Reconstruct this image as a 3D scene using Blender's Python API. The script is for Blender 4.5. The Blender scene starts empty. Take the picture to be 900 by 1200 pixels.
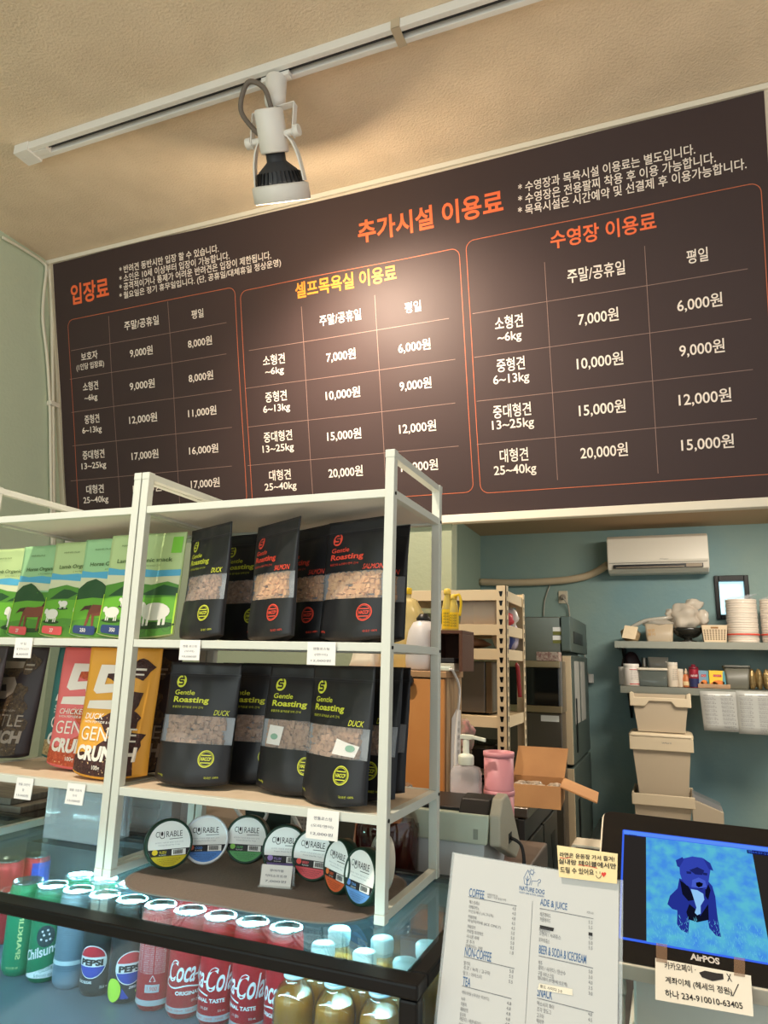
import bpy, bmesh, math, random
from mathutils import Vector, Matrix
from mathutils.geometry import tessellate_polygon
random.seed(7)
SC = bpy.context.scene
COL = SC.collection

# ---------------------------------------------------------------- camera
CAM_YAW, CAM_PITCH, CAM_ROLL, FPX = -21.96118, 12.1024, 1.43446, 823.23
CAMP = Vector((0, 0, 1.52))
_y, _p, _r = map(math.radians, (CAM_YAW, CAM_PITCH, CAM_ROLL))
FWD = Vector((math.sin(_y)*math.cos(_p), math.cos(_y)*math.cos(_p), math.sin(_p)))
_r0 = Vector((math.cos(_y), -math.sin(_y), 0))
_u0 = _r0.cross(FWD)
RGT = math.cos(_r)*_r0 + math.sin(_r)*_u0
UPV = -math.sin(_r)*_r0 + math.cos(_r)*_u0
cd = bpy.data.cameras.new('camera')
cam = bpy.data.objects.new('camera', cd); COL.objects.link(cam)
cd.sensor_fit = 'VERTICAL'; cd.sensor_height = 36.0; cd.sensor_width = 27.0
cd.lens = FPX*36.0/1200.0
cd.clip_start = 0.02
cam.matrix_world = Matrix(((RGT.x, UPV.x, -FWD.x, CAMP.x), (RGT.y, UPV.y, -FWD.y, CAMP.y),
                           (RGT.z, UPV.z, -FWD.z, CAMP.z), (0, 0, 0, 1)))
SC.camera = cam

# ---------------------------------------------------------------- light and exposure
SC.view_settings.view_transform = 'Standard'
SC.view_settings.look = 'None'
SC.view_settings.gamma = 1.0
SC.view_settings.use_curve_mapping = False
SC.view_settings.exposure = 0.0
w = bpy.data.worlds.new('world'); SC.world = w; w.use_nodes = True
bg = w.node_tree.nodes['Background']
bg.inputs[0].default_value = (0.92, 0.97, 1.0, 1); bg.inputs[1].default_value = 0.80

def aim(o, target):
    d = (Vector(target) - o.location)
    o.rotation_euler = d.to_track_quat('-Z', 'Y').to_euler()

def lamp(name, kind, loc, target, energy, color, **kw):
    l = bpy.data.lights.new(name, kind); l.energy = energy; l.color = color
    for k, v in kw.items(): setattr(l, k, v)
    o = bpy.data.objects.new(name, l); COL.objects.link(o); o.location = loc
    if target is not None: aim(o, target)
    return o
# daylight from the glazed shop front behind the camera
lamp('daylight_window', 'AREA', (-1.6, -2.6, 2.0), (-0.8, 1.5, 1.4), 50, (0.86, 1.0, 0.97), shape='RECTANGLE', size=3.4, size_y=2.0)
# the track spot seen in the photograph and its neighbour along the same track, out of frame
lamp('track_spot_light', 'SPOT', (-1.175, 1.93, 3.075), (-0.96, 2.55, 2.40), 125, (1.0, 0.80, 0.62), spot_size=math.radians(150), spot_blend=1.0, shadow_soft_size=0.03)
lamp('shelf_spot_light', 'SPOT', (-0.95, 0.42, 3.3), (-0.72, 1.1, 1.2), 170, (1.0, 0.85, 0.68), spot_size=math.radians(62), spot_blend=0.6, shadow_soft_size=0.02)
lamp('track_bulb_glow', 'POINT', (-1.18, 1.935, 3.07), None, 15, (1.0, 0.78, 0.54), shadow_soft_size=0.02)
lamp('floor_bounce_sun', 'SUN', (0, -6, 6), (0.4, 0, 0), 7.0, (1.0, 0.93, 0.82), angle=0.02)  # added sun on the front floor; its bounce lifts the dark ceiling
lamp('kitchen_fill_light', 'AREA', (0.55, 3.5, 2.38), (0.2, 3.9, 0.0), 34, (1.0, 0.90, 0.76), shape='RECTANGLE', size=0.9, size_y=0.2)  # added fill to brighten the kitchen; stands for no known lamp

# ---------------------------------------------------------------- measuring helpers
def ray(px, py): return (px-450)/FPX*RGT - (py-600)/FPX*UPV + FWD
def at(px, py, Y=None, Z=None, X=None):
    d = ray(px, py)
    if Y is not None: t = (Y-CAMP.y)/d.y
    elif Z is not None: t = (Z-CAMP.z)/d.z
    else: t = (X-CAMP.x)/d.x
    return CAMP + d*t
R = math.radians

# ---------------------------------------------------------------- materials
def lin(c):
    return tuple((v/255/12.92 if v/255 <= 0.04045 else ((v/255+0.055)/1.055)**2.4) for v in c)
MATS = {}
def mat(name, rgb, rough=0.5, metal=0.0, spec=0.5, bump=None, var=None, emit=0.0, alpha=None, stretch=(1,1,1), sheen=0, trans=0, ior=1.45):
    """rgb 0-255. bump=(scale,strength) var=(scale, rgb2)"""
    if name in MATS: return MATS[name]
    m = bpy.data.materials.new(name); m.use_nodes = True
    nt = m.node_tree; b = nt.nodes['Principled BSDF']
    c = lin(rgb) + (1,)
    b.inputs['Base Color'].default_value = c
    b.inputs['Roughness'].default_value = rough
    b.inputs['Metallic'].default_value = metal
    b.inputs['Specular IOR Level'].default_value = spec
    b.inputs['IOR'].default_value = ior
    if trans: b.inputs['Transmission Weight'].default_value = trans
    if alpha is not None: b.inputs['Alpha'].default_value = alpha
    if bump or var:
        tc = nt.nodes.new('ShaderNodeTexCoord'); mp = nt.nodes.new('ShaderNodeMapping')
        mp.inputs['Scale'].default_value = stretch
        nt.links.new(tc.outputs['Object'], mp.inputs['Vector'])
    if var:
        n = nt.nodes.new('ShaderNodeTexNoise'); n.inputs['Scale'].default_value = var[0]; n.inputs['Detail'].default_value = 5
        mx = nt.nodes.new('ShaderNodeMix'); mx.data_type = 'RGBA'
        mx.inputs['A'].default_value = c; mx.inputs['B'].default_value = lin(var[1]) + (1,)
        rp = nt.nodes.new('ShaderNodeMapRange'); rp.inputs['From Min'].default_value = 0.35; rp.inputs['From Max'].default_value = 0.65
        nt.links.new(mp.outputs[0], n.inputs['Vector']); nt.links.new(n.outputs['Fac'], rp.inputs['Value'])
        nt.links.new(rp.outputs[0], mx.inputs['Factor']); nt.links.new(mx.outputs['Result'], b.inputs['Base Color'])
    if bump:
        n = nt.nodes.new('ShaderNodeTexNoise'); n.inputs['Scale'].default_value = bump[0]; n.inputs['Detail'].default_value = 4
        bp = nt.nodes.new('ShaderNodeBump'); bp.inputs['Strength'].default_value = bump[1]; bp.inputs['Distance'].default_value = bump[2] if len(bump) > 2 else 0.01
        nt.links.new(mp.outputs[0], n.inputs['Vector']); nt.links.new(n.outputs['Fac'], bp.inputs['Height'])
        nt.links.new(bp.outputs[0], b.inputs['Normal'])
    if emit:
        b.inputs['Emission Color'].default_value = c; b.inputs['Emission Strength'].default_value = emit
    MATS[name] = m
    return m

def glass(name, rgb=(255,255,255), refl=0.10, rough=0.0, tint_rgb=(235,245,243)):
    if name in MATS: return MATS[name]
    m = bpy.data.materials.new(name); m.use_nodes = True
    nt = m.node_tree; nt.nodes.clear()
    o = nt.nodes.new('ShaderNodeOutputMaterial'); mx = nt.nodes.new('ShaderNodeMixShader')
    t = nt.nodes.new('ShaderNodeBsdfTransparent'); g = nt.nodes.new('ShaderNodeBsdfGlossy')
    t.inputs[0].default_value = lin(tint_rgb) + (1,); g.inputs[0].default_value = lin(rgb) + (1,); g.inputs['Roughness'].default_value = rough
    fr = nt.nodes.new('ShaderNodeLayerWeight'); fr.inputs['Blend'].default_value = 0.35
    mr = nt.nodes.new('ShaderNodeMapRange'); mr.inputs['To Min'].default_value = refl*0.4; mr.inputs['To Max'].default_value = min(1, refl*4)
    nt.links.new(fr.outputs['Fresnel'], mr.inputs['Value']); nt.links.new(mr.outputs[0], mx.inputs[0])
    nt.links.new(t.outputs[0], mx.inputs[1]); nt.links.new(g.outputs[0], mx.inputs[2]); nt.links.new(mx.outputs[0], o.inputs[0])
    MATS[name] = m
    return m

def film(name, rgb, op, rough=0.25):
    """thin plastic: mostly see-through, part diffuse, part gloss"""
    if name in MATS: return MATS[name]
    m = bpy.data.materials.new(name); m.use_nodes = True
    nt = m.node_tree; nt.nodes.clear()
    o = nt.nodes.new('ShaderNodeOutputMaterial'); mx = nt.nodes.new('ShaderNodeMixShader')
    t = nt.nodes.new('ShaderNodeBsdfTransparent'); p = nt.nodes.new('ShaderNodeBsdfPrincipled')
    p.inputs['Base Color'].default_value = lin(rgb) + (1,); p.inputs['Roughness'].default_value = rough
    mx.inputs[0].default_value = op
    nt.links.new(t.outputs[0], mx.inputs[1]); nt.links.new(p.outputs[0], mx.inputs[2]); nt.links.new(mx.outputs[0], o.inputs[0])
    MATS[name] = m
    return m

def screen_mat(name, rgb, k=1.0, var=None):
    if name in MATS: return MATS[name]
    m = bpy.data.materials.new(name); m.use_nodes = True
    nt = m.node_tree; nt.nodes.clear()
    o = nt.nodes.new('ShaderNodeOutputMaterial'); e = nt.nodes.new('ShaderNodeEmission')
    e.inputs[0].default_value = lin(rgb) + (1,); e.inputs[1].default_value = k
    if var:
        tc = nt.nodes.new('ShaderNodeTexCoord'); n = nt.nodes.new('ShaderNodeTexNoise'); n.inputs['Scale'].default_value = var[0]; n.inputs['Detail'].default_value = 6
        mp = nt.nodes.new('ShaderNodeMapping'); mp.inputs['Scale'].default_value = (1, 1, 0.45)
        mx = nt.nodes.new('ShaderNodeMix'); mx.data_type = 'RGBA'; mx.inputs['A'].default_value = lin(rgb)+(1,); mx.inputs['B'].default_value = lin(var[1])+(1,)
        rp = nt.nodes.new('ShaderNodeMapRange'); rp.inputs['From Min'].default_value = 0.35; rp.inputs['From Max'].default_value = 0.65
        nt.links.new(tc.outputs['Object'], mp.inputs[0]); nt.links.new(mp.outputs[0], n.inputs['Vector']); nt.links.new(n.outputs['Fac'], rp.inputs['Value'])
        nt.links.new(rp.outputs[0], mx.inputs['Factor']); nt.links.new(mx.outputs['Result'], e.inputs[0])
    nt.links.new(e.outputs[0], o.inputs[0])
    MATS[name] = m
    return m

M_CEIL = mat('ceiling_stucco', (232, 212, 184), 0.9, bump=(110, 0.55, 0.008), var=(6, (224, 204, 176)))
M_SAGE = mat('sage_paint', (192, 206, 182), 0.7, bump=(60, 0.15))
M_TEAL = mat('teal_paint', (138, 160, 152), 0.6, bump=(18, 0.25), var=(1.4, (116, 150, 156)))
M_TRIM = mat('white_trim', (228, 222, 205), 0.55)
M_WHITE = mat('white_powder_coat', (208, 212, 202), 0.4, spec=0.5)
M_WHITEP = mat('white_plastic', (232, 230, 224), 0.4)
M_BOARD = mat('shelf_board', (214, 196, 172), 0.6, var=(20, (204, 186, 160)))
M_BANNER = mat('banner_print', (64, 50, 49), 0.55, spec=0.35, bump=(5, 0.12))
M_BWHITE = mat('banner_white_ink', (244, 232, 220), 0.5)
M_BORANGE = mat('banner_orange_ink', (246, 112, 62), 0.5)
M_BYELLOW = mat('banner_amber_ink', (240, 150, 50), 0.5)
M_BLINE = mat('banner_line_ink', (150, 122, 112), 0.5)
M_BFRAME = mat('banner_frame_ink', (200, 108, 72), 0.5)
M_BLACK = mat('black_plastic', (22, 22, 24), 0.4)
M_BLACKM = mat('black_metal', (9, 9, 10), 0.35, spec=0.22)
M_DARK = mat('dark_grey_plastic', (52, 54, 58), 0.5)
M_STEEL = mat('brushed_steel', (150, 146, 138), 0.32, metal=1.0, bump=(40, 0.08), stretch=(1, 1, 30))
M_ALU = mat('aluminium', (205, 208, 212), 0.25, metal=1.0)
M_INK = mat('black_ink', (30, 28, 30), 0.6)
M_PAPER = mat('white_paper', (236, 236, 232), 0.7)
M_CARD = mat('cardboard', (186, 140, 92), 0.8, var=(9, (174, 128, 84)))
M_FLOOR = mat('floor_vinyl', (182, 168, 150), 0.5)

# ---------------------------------------------------------------- mesh helpers
def nb(): return bmesh.new()
def face(bm, vs, mi=0, sm=False):
    try:
        f = bm.faces.new(vs); f.material_index = mi; f.smooth = sm; return f
    except ValueError: return None
def bx(bm, x0, x1, y0, y1, z0, z1, mi=0, M=None):
    c = [Vector((x, y, z)) for z in (z0, z1) for y in (y0, y1) for x in (x0, x1)]
    if M is not None: c = [M @ v for v in c]
    v = [bm.verts.new(p) for p in c]
    for q in ((0,2,3,1),(4,5,7,6),(0,1,5,4),(2,6,7,3),(0,4,6,2),(1,3,7,5)): face(bm, [v[i] for i in q], mi)
def hexa(bm, b, t, mi=0):
    """frustum from bottom quad b to top quad t (each four points, ccw from above)"""
    vb = [bm.verts.new(p) for p in b]; vt = [bm.verts.new(p) for p in t]
    face(bm, vb[::-1], mi); face(bm, vt, mi)
    for i in range(4): face(bm, [vb[i], vb[(i+1) % 4], vt[(i+1) % 4], vt[i]], mi)
def ring(c, ax, r, n, ref=None):
    ax = Vector(ax).normalized()
    a = ax.orthogonal().normalized() if ref is None else (Vector(ref) - ax*Vector(ref).dot(ax)).normalized()
    b = ax.cross(a)
    return [Vector(c) + (a*math.cos(2*math.pi*i/n) + b*math.sin(2*math.pi*i/n))*r for i in range(n)]
def cyl(bm, p0, p1, r0, r1=None, n=24, mi=0, caps=True):
    p0, p1 = Vector(p0), Vector(p1); r1 = r0 if r1 is None else r1
    ax = p1-p0; ref = ax.orthogonal()
    A = [bm.verts.new(p) for p in ring(p0, ax, r0, n, ref)]; B = [bm.verts.new(p) for p in ring(p1, ax, r1, n, ref)]
    for i in range(n): face(bm, [A[i], A[(i+1) % n], B[(i+1) % n], B[i]], mi, True)
    if caps: face(bm, A[::-1], mi); face(bm, B, mi)
def lathe(bm, prof, c=(0,0,0), n=32, mi=0, ax=(0,0,1), caps=(True, True), sx=1.0):
    """prof: list of (radius, height[, mi])"""
    c = Vector(c); ax = Vector(ax).normalized(); rings = []
    ref = Vector((1,0,0)) if abs(ax.x) < 0.9 else Vector((0,1,0))
    for q in prof: rings.append([bm.verts.new(p) for p in ring(c + ax*q[1], ax, max(q[0], 1e-5), n, ref)])
    for k in range(len(prof)-1):
        m = prof[k][2] if len(prof[k]) > 2 else mi
        for i in range(n): face(bm, [rings[k][i], rings[k][(i+1) % n], rings[k+1][(i+1) % n], rings[k+1][i]], m, True)
    if caps[0]: face(bm, rings[0][::-1], prof[0][2] if len(prof[0]) > 2 else mi)
    if caps[1]: face(bm, rings[-1], prof[-1][2] if len(prof[-1]) > 2 else mi)
def smooth_path(pts, k=6):
    P = [Vector(p) for p in pts]; out = []
    for i in range(len(P)-1):
        a, b, c, d = P[max(i-1, 0)], P[i], P[i+1], P[min(i+2, len(P)-1)]
        for j in range(k):
            t = j/k
            out.append(0.5*((2*b) + (c-a)*t + (2*a-5*b+4*c-d)*t*t + (3*b-a-3*c+d)*t**3))
    out.append(P[-1]); return out
def tube(bm, pts, r, n=10, mi=0, smooth=0):
    P = smooth_path(pts, smooth) if smooth else [Vector(p) for p in pts]
    prev = None; up = None
    for i, p in enumerate(P):
        t = (P[min(i+1, len(P)-1)] - P[max(i-1, 0)]).normalized()
        if up is None: up = t.orthogonal().normalized()
        up = (up - t*up.dot(t)).normalized()
        vs = [bm.verts.new(q) for q in ring(p, t, r, n, up)]
        if prev:
            for j in range(n): face(bm, [prev[j], prev[(j+1) % n], vs[(j+1) % n], vs[j]], mi, True)
        else: face(bm, vs[::-1], mi)
        prev = vs
    face(bm, prev, mi)
def prism(bm, pts, fn, d, mi=0):
    """pts 2D, fn(u,v,depth)->3D ; extrudes from depth 0 to d"""
    A = [bm.verts.new(fn(u, v, 0)) for u, v in pts]; B = [bm.verts.new(fn(u, v, d)) for u, v in pts]
    n = len(pts)
    fa = face(bm, A[::-1], mi); fb = face(bm, B, mi)
    for i in range(n): face(bm, [A[i], A[(i+1) % n], B[(i+1) % n], B[i]], mi)
def grid(bm, fn, us, vs, mi=0, sm=True, skip=None):
    V = [[bm.verts.new(fn(u, v)) for u in us] for v in vs]
    for j in range(len(vs)-1):
        for i in range(len(us)-1):
            if skip and skip((us[i]+us[i+1])/2, (vs[j]+vs[j+1])/2): continue
            face(bm, [V[j][i], V[j][i+1], V[j+1][i+1], V[j+1][i]], mi, sm)
    return V
def lsp(a, b, n): return [a+(b-a)*i/(n-1) for i in range(n)]
def decal(bm, pts, fn, mi=0, maxlen=None):
    """flat printed shape: 2D polygon mapped by fn(u,v) onto a surface"""
    t = bmesh.new()
    vs = [t.verts.new((u, v, 0)) for u, v in pts]
    tris = tessellate_polygon([[Vector((u, v, 0)) for u, v in pts]])
    for a, b, c in tris:
        try: t.faces.new((vs[a], vs[b], vs[c]))
        except ValueError: pass
    if maxlen:
        for _ in range(6):
            ed = [e for e in t.edges if e.calc_length() > maxlen]
            if not ed: break
            bmesh.ops.subdivide_edges(t, edges=ed, cuts=1)
            bmesh.ops.triangulate(t, faces=[f for f in t.faces if len(f.verts) > 3])
    bmesh.ops.recalc_face_normals(t, faces=t.faces)
    mp = {v: bm.verts.new(fn(v.co.x, v.co.y)) for v in t.verts}
    for f in t.faces:
        q = [mp[v] for v in f.verts]
        if f.normal.z < 0: q = q[::-1]
        face(bm, q, mi, True)
    t.free()
def rrect(x0, x1, y0, y1, r, k=5):
    out = []
    for cx, cy, a in ((x1-r, y1-r, 0), (x0+r, y1-r, 90), (x0+r, y0+r, 180), (x1-r, y0+r, 270)):
        for i in range(k+1):
            t = R(a+90*i/k); out.append((cx+r*math.cos(t), cy+r*math.sin(t)))
    return out
def ell(cx, cy, rx, ry=None, n=20, a0=0, a1=360):
    ry = rx if ry is None else ry
    m = n if a1-a0 >= 360 else n+1
    return [(cx+rx*math.cos(R(a0+(a1-a0)*i/n)), cy+ry*math.sin(R(a0+(a1-a0)*i/n))) for i in range(m)]
def stroke(bm, pts, wd, fn, mi=0, maxlen=None):
    """a printed line of width wd along 2D pts"""
    for (a, b), (c, d) in zip(pts, pts[1:]):
        dx, dy = c-a, d-b; L = math.hypot(dx, dy) or 1e-6; nx, ny = -dy/L*wd/2, dx/L*wd/2
        decal(bm, [(a-nx, b-ny), (c-nx, d-ny), (c+nx, d+ny), (a+nx, b+ny)], fn, mi, maxlen)

_fc = bpy.data.curves.new('letters', 'FONT'); _fo = bpy.data.objects.new('letters', _fc)
_tcache = {}
def glyphs(s, bold=0.0, shear=0.0):
    k = (s, bold, shear)
    if k not in _tcache:
        _fc.body = s; _fc.offset = bold; _fc.shear = shear; _fc.resolution_u = 3
        me = bpy.data.meshes.new_from_object(_fo)
        vs = [(v.co.x, v.co.y) for v in me.vertices]; fs = [tuple(p.vertices) for p in me.polygons]
        bpy.data.meshes.remove(me)
        xs = [v[0] for v in vs] or [0, 1]; ys = [v[1] for v in vs] or [0, 1]
        _tcache[k] = (vs, fs, min(xs), max(xs), min(ys), max(ys))
    return _tcache[k]
def txt(bm, s, fn, x, y, size=None, w=None, h=None, align='C', mi=0, bold=0.0, shear=0.0, rot=0.0, xs=1.0):
    """letters laid out in 2D (x,y = baseline corner or centre); w,h fit the ink box"""
    vs, fs, a, b, c, d = glyphs(s, bold, shear)
    if h is not None: sy = h/max(d-c, 1e-6); yo = c
    else: sy = size; yo = 0
    if w is not None: sx = w/max(b-a, 1e-6)
    else: sx = sy*xs
    W = (b-a)*sx
    ox = {'L': 0, 'C': -W/2, 'R': -W}[align]
    cr, sr = math.cos(rot), math.sin(rot)
    out = []
    for px, py in vs:
        u, v = (px-a)*sx+ox, (py-yo)*sy
        out.append(bm.verts.new(fn(x+u*cr-v*sr, y+u*sr+v*cr)))
    for f in fs: face(bm, [out[i] for i in f], mi)
    return W

def obj(name, bm, mats, parent=None, bevel=0.0, angle=40, loc=None, seg=2, solid=0.0, mesh=None):
    me = mesh
    if me is None:
        me = bpy.data.meshes.new(name)
        if bevel: bmesh.ops.recalc_face_normals(bm, faces=bm.faces)
        bm.to_mesh(me); bm.free()
        for m in (mats if isinstance(mats, (list, tuple)) else [mats]): me.materials.append(m)
    o = bpy.data.objects.new(name, me); COL.objects.link(o)
    if parent is not None: o.parent = parent
    if loc is not None: o.location = loc
    if bevel:
        b = o.modifiers.new('edge', 'BEVEL'); b.width = bevel; b.segments = seg; b.limit_method = 'ANGLE'; b.angle_limit = R(35)
    if solid:
        b = o.modifiers.new('thick', 'SOLIDIFY'); b.thickness = solid; b.offset = -1
    return o
def fixn(bm): bmesh.ops.recalc_face_normals(bm, faces=bm.faces); return bm
def thing(name, label, cat, loc=(0,0,0), rz=0.0, group=None, tilt=0.0):
    o = bpy.data.objects.new(name, None); COL.objects.link(o)
    o.location = loc; o.rotation_euler = (tilt, 0, rz); o.empty_display_size = 0.05
    return tag(o, label, cat, group)
def tag(o, label=None, cat=None, group=None, kind=None):
    if label: o['label'] = label
    if cat: o['category'] = cat
    if group: o['group'] = group
    if kind: o['kind'] = kind
    return o
def struct(name, bm, m, bevel=0.0, parent=None):
    return tag(obj(name, bm, m, parent, bevel), kind='structure' if parent is None else None)
def dup(root, loc, rz, label=None, group=None, tilt=None):
    r = root.copy(); COL.objects.link(r); r.location = loc; r.rotation_euler = (root.rotation_euler[0] if tilt is None else tilt, 0, rz)
    if label: r['label'] = label
    if group: r['group'] = group
    for ch in list(root.children):
        c = ch.copy(); COL.objects.link(c); c.parent = r
        for g in list(ch.children):
            d = g.copy(); COL.objects.link(d); d.parent = c
    return r
XZ = lambda y=0.0: (lambda u, v: Vector((u, y, v)))     # print on a face that looks to -Y
XY = lambda z=0.0: (lambda u, v: Vector((u, v, z)))
# ================================================================ the room
ZC = 3.545            # shop ceiling
YS, ZS = 2.765, 2.12  # foot of the leaning fascia
LEAN = R(13)
YT = YS - (ZC-ZS)*math.tan(LEAN)
XL = -2.93            # left wall
YB, ZK = 4.83, 2.42   # kitchen back wall and ceiling
XP = -0.81            # edge of the partition under the fascia
XKL = at(563, 628, Y=YB).x
CT = 1.155            # glass top of the display case

bm = nb(); bx(bm, XL-0.1, 3.4, -3.2, YB+0.1, -0.1, 0); struct('floor', bm, M_FLOOR)
bm = nb(); bx(bm, XL-0.1, 3.4, -3.2, YS+0.05, ZC, ZC+0.1); struct('ceiling', bm, M_CEIL)
bm = nb(); bx(bm, XL-0.1, XL, -3.2, YS+0.05, 0, ZC); struct('wall_left', bm, M_SAGE)
bm = nb(); bx(bm, XL, XP, YS+0.002, YS+0.08, 0, ZS); struct('wall_partition', bm, mat('partition_sage_paint', (148, 158, 134), 0.7, bump=(60, 0.15)))
bm = nb()
A = [Vector((x, y, z)) for x in (XL, 3.4) for y, z in ((YS, ZS), (YT, ZC), (YS+0.08, ZC), (YS+0.08, ZS))]
v = [bm.verts.new(p) for p in A]
for q in ((0,1,2,3), (7,6,5,4), (0,4,5,1), (1,5,6,2), (2,6,7,3), (3,7,4,0)): face(bm, [v[i] for i in q])
struct('wall_fascia', fixn(bm), mat('cream_fascia', (222, 208, 186), 0.7))
bm = nb(); bx(bm, XKL-0.1, XKL, YS+0.08, YB, 0, ZK); struct('wall_kitchen_left', bm, mat('kitchen_sage_paint', (146, 164, 148), 0.65, bump=(18, 0.2)))
bm = nb(); bx(bm, 2.3, 2.4, YS+0.08, YB, 0, ZK); struct('wall_kitchen_right', bm, M_TEAL)
# back wall with the small window opening
wx0, wx1, wz0, wz1 = 0.286, 0.478, 1.83, 2.10
bm = nb()
for a in ((XKL-0.1, wx0, 0, ZK), (wx1, 2.4, 0, ZK), (wx0, wx1, 0, wz0), (wx0, wx1, wz1, ZK)): bx(bm, a[0], a[1], YB, YB+0.1, a[2], a[3])
struct('wall_kitchen_back', bm, M_TEAL)
bm = nb(); bx(bm, XKL-0.1, 2.4, YS+0.08, YB+0.1, ZK, ZK+0.06); struct('ceiling_kitchen', bm, mat('kitchen_ceiling_paint', (196, 166, 132), 0.8))
bm = nb()
for a in ((wx0, wx0+0.026, wz0, wz1), (wx1-0.026, wx1, wz0, wz1), (wx0+0.026, wx1-0.026, wz1-0.034, wz1), (wx0+0.026, wx1-0.026, wz0, wz0+0.03)):
    bx(bm, a[0], a[1], YB-0.025, YB+0.07, a[2], a[3])
win = struct('window_1', bm, M_BLACKM, 0.003)
bm = nb(); bx(bm, wx0+0.026, wx1-0.026, YB+0.03, YB+0.036, wz0+0.03, wz1-0.034)
obj('pane', bm, mat('frosted_daylight', (176, 222, 236), 0.5, emit=1.3, var=(30, (196, 232, 240))), win)

# white trims along the top and foot of the fascia
def ban(u, v, d=0.0):
    """point on the leaning fascia: u across, v up from its foot, d proud of it"""
    return Vector((u, YS - v*math.sin(LEAN) - d*math.cos(LEAN), ZS + v*math.cos(LEAN) - d*math.sin(LEAN)))
NB = Vector((0, -math.cos(LEAN), -math.sin(LEAN)))
P0 = Vector((0, YS, ZS))
def banpx(px, py):
    d = ray(px, py); k = (P0-CAMP).dot(NB)/d.dot(NB); q = CAMP + d*k
    return q.x, (q-P0).dot(Vector((0, -math.sin(LEAN), math.cos(LEAN))))
bm = nb(); bx(bm, -2.9, 3.4, YS-0.022, YS+0.02, ZS-0.028, ZS+0.006); struct('trim_1', bm, M_TRIM, 0.003)
L = (ZC-ZS)/math.cos(LEAN)
bm = nb(); prism(bm, [(XL, L-0.020), (3.4, L-0.020), (3.4, L), (XL, L)], lambda u, v, d: ban(u, v, d), 0.014); struct('trim_2', fixn(bm), M_TRIM)
bm = nb(); prism(bm, [(XL, 0), (XL+0.03, 0), (XL+0.03, L), (XL, L)], lambda u, v, d: ban(u, v, d), 0.012); struct('trim_3', fixn(bm), mat('cream_trim', (206, 198, 176), 0.6))

# ================================================================ price banner
bu0, bv1 = banpx(63, 311); bu1, _ = banpx(895, 109)
bv0 = 0.004
ban_root = thing('price_banner', 'wide dark brown price banner with three tables of Korean fees under the ceiling', 'banner', (0, 0, 0))
bm = nb()
def bsheet(u, v):
    e = 0.006*math.sin(u*2.1+0.6) if v > bv1-0.02 else 0.0
    return ban(u, v+e, 0.004 + 0.0035*(1+math.sin(u*7.3+v*2)*math.sin(v*5+u)))
grid(bm, bsheet, lsp(bu0, bu1, 90), lsp(bv0, bv1, 24))
obj('banner_sheet', bm, M_BANNER, ban_root)
def bfn(u, v):
    q = bsheet(u, v); return q + NB*0.0014
def bt(bm, s, xl, yl, xr, yr, hp, bold=0.012):
    u0, v0 = banpx(xl, yl); u1, v1 = banpx(xr, yr)
    xm, ym = (xl+xr)/2, (yl+yr)/2
    _, va = banpx(xm, ym); _, vb = banpx(xm, ym-hp)
    txt(bm, s, bfn, (u0+u1)/2, (v0+v1)/2, w=u1-u0, h=vb-va, align='C', bold=bold)
bw = nb()
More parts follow.
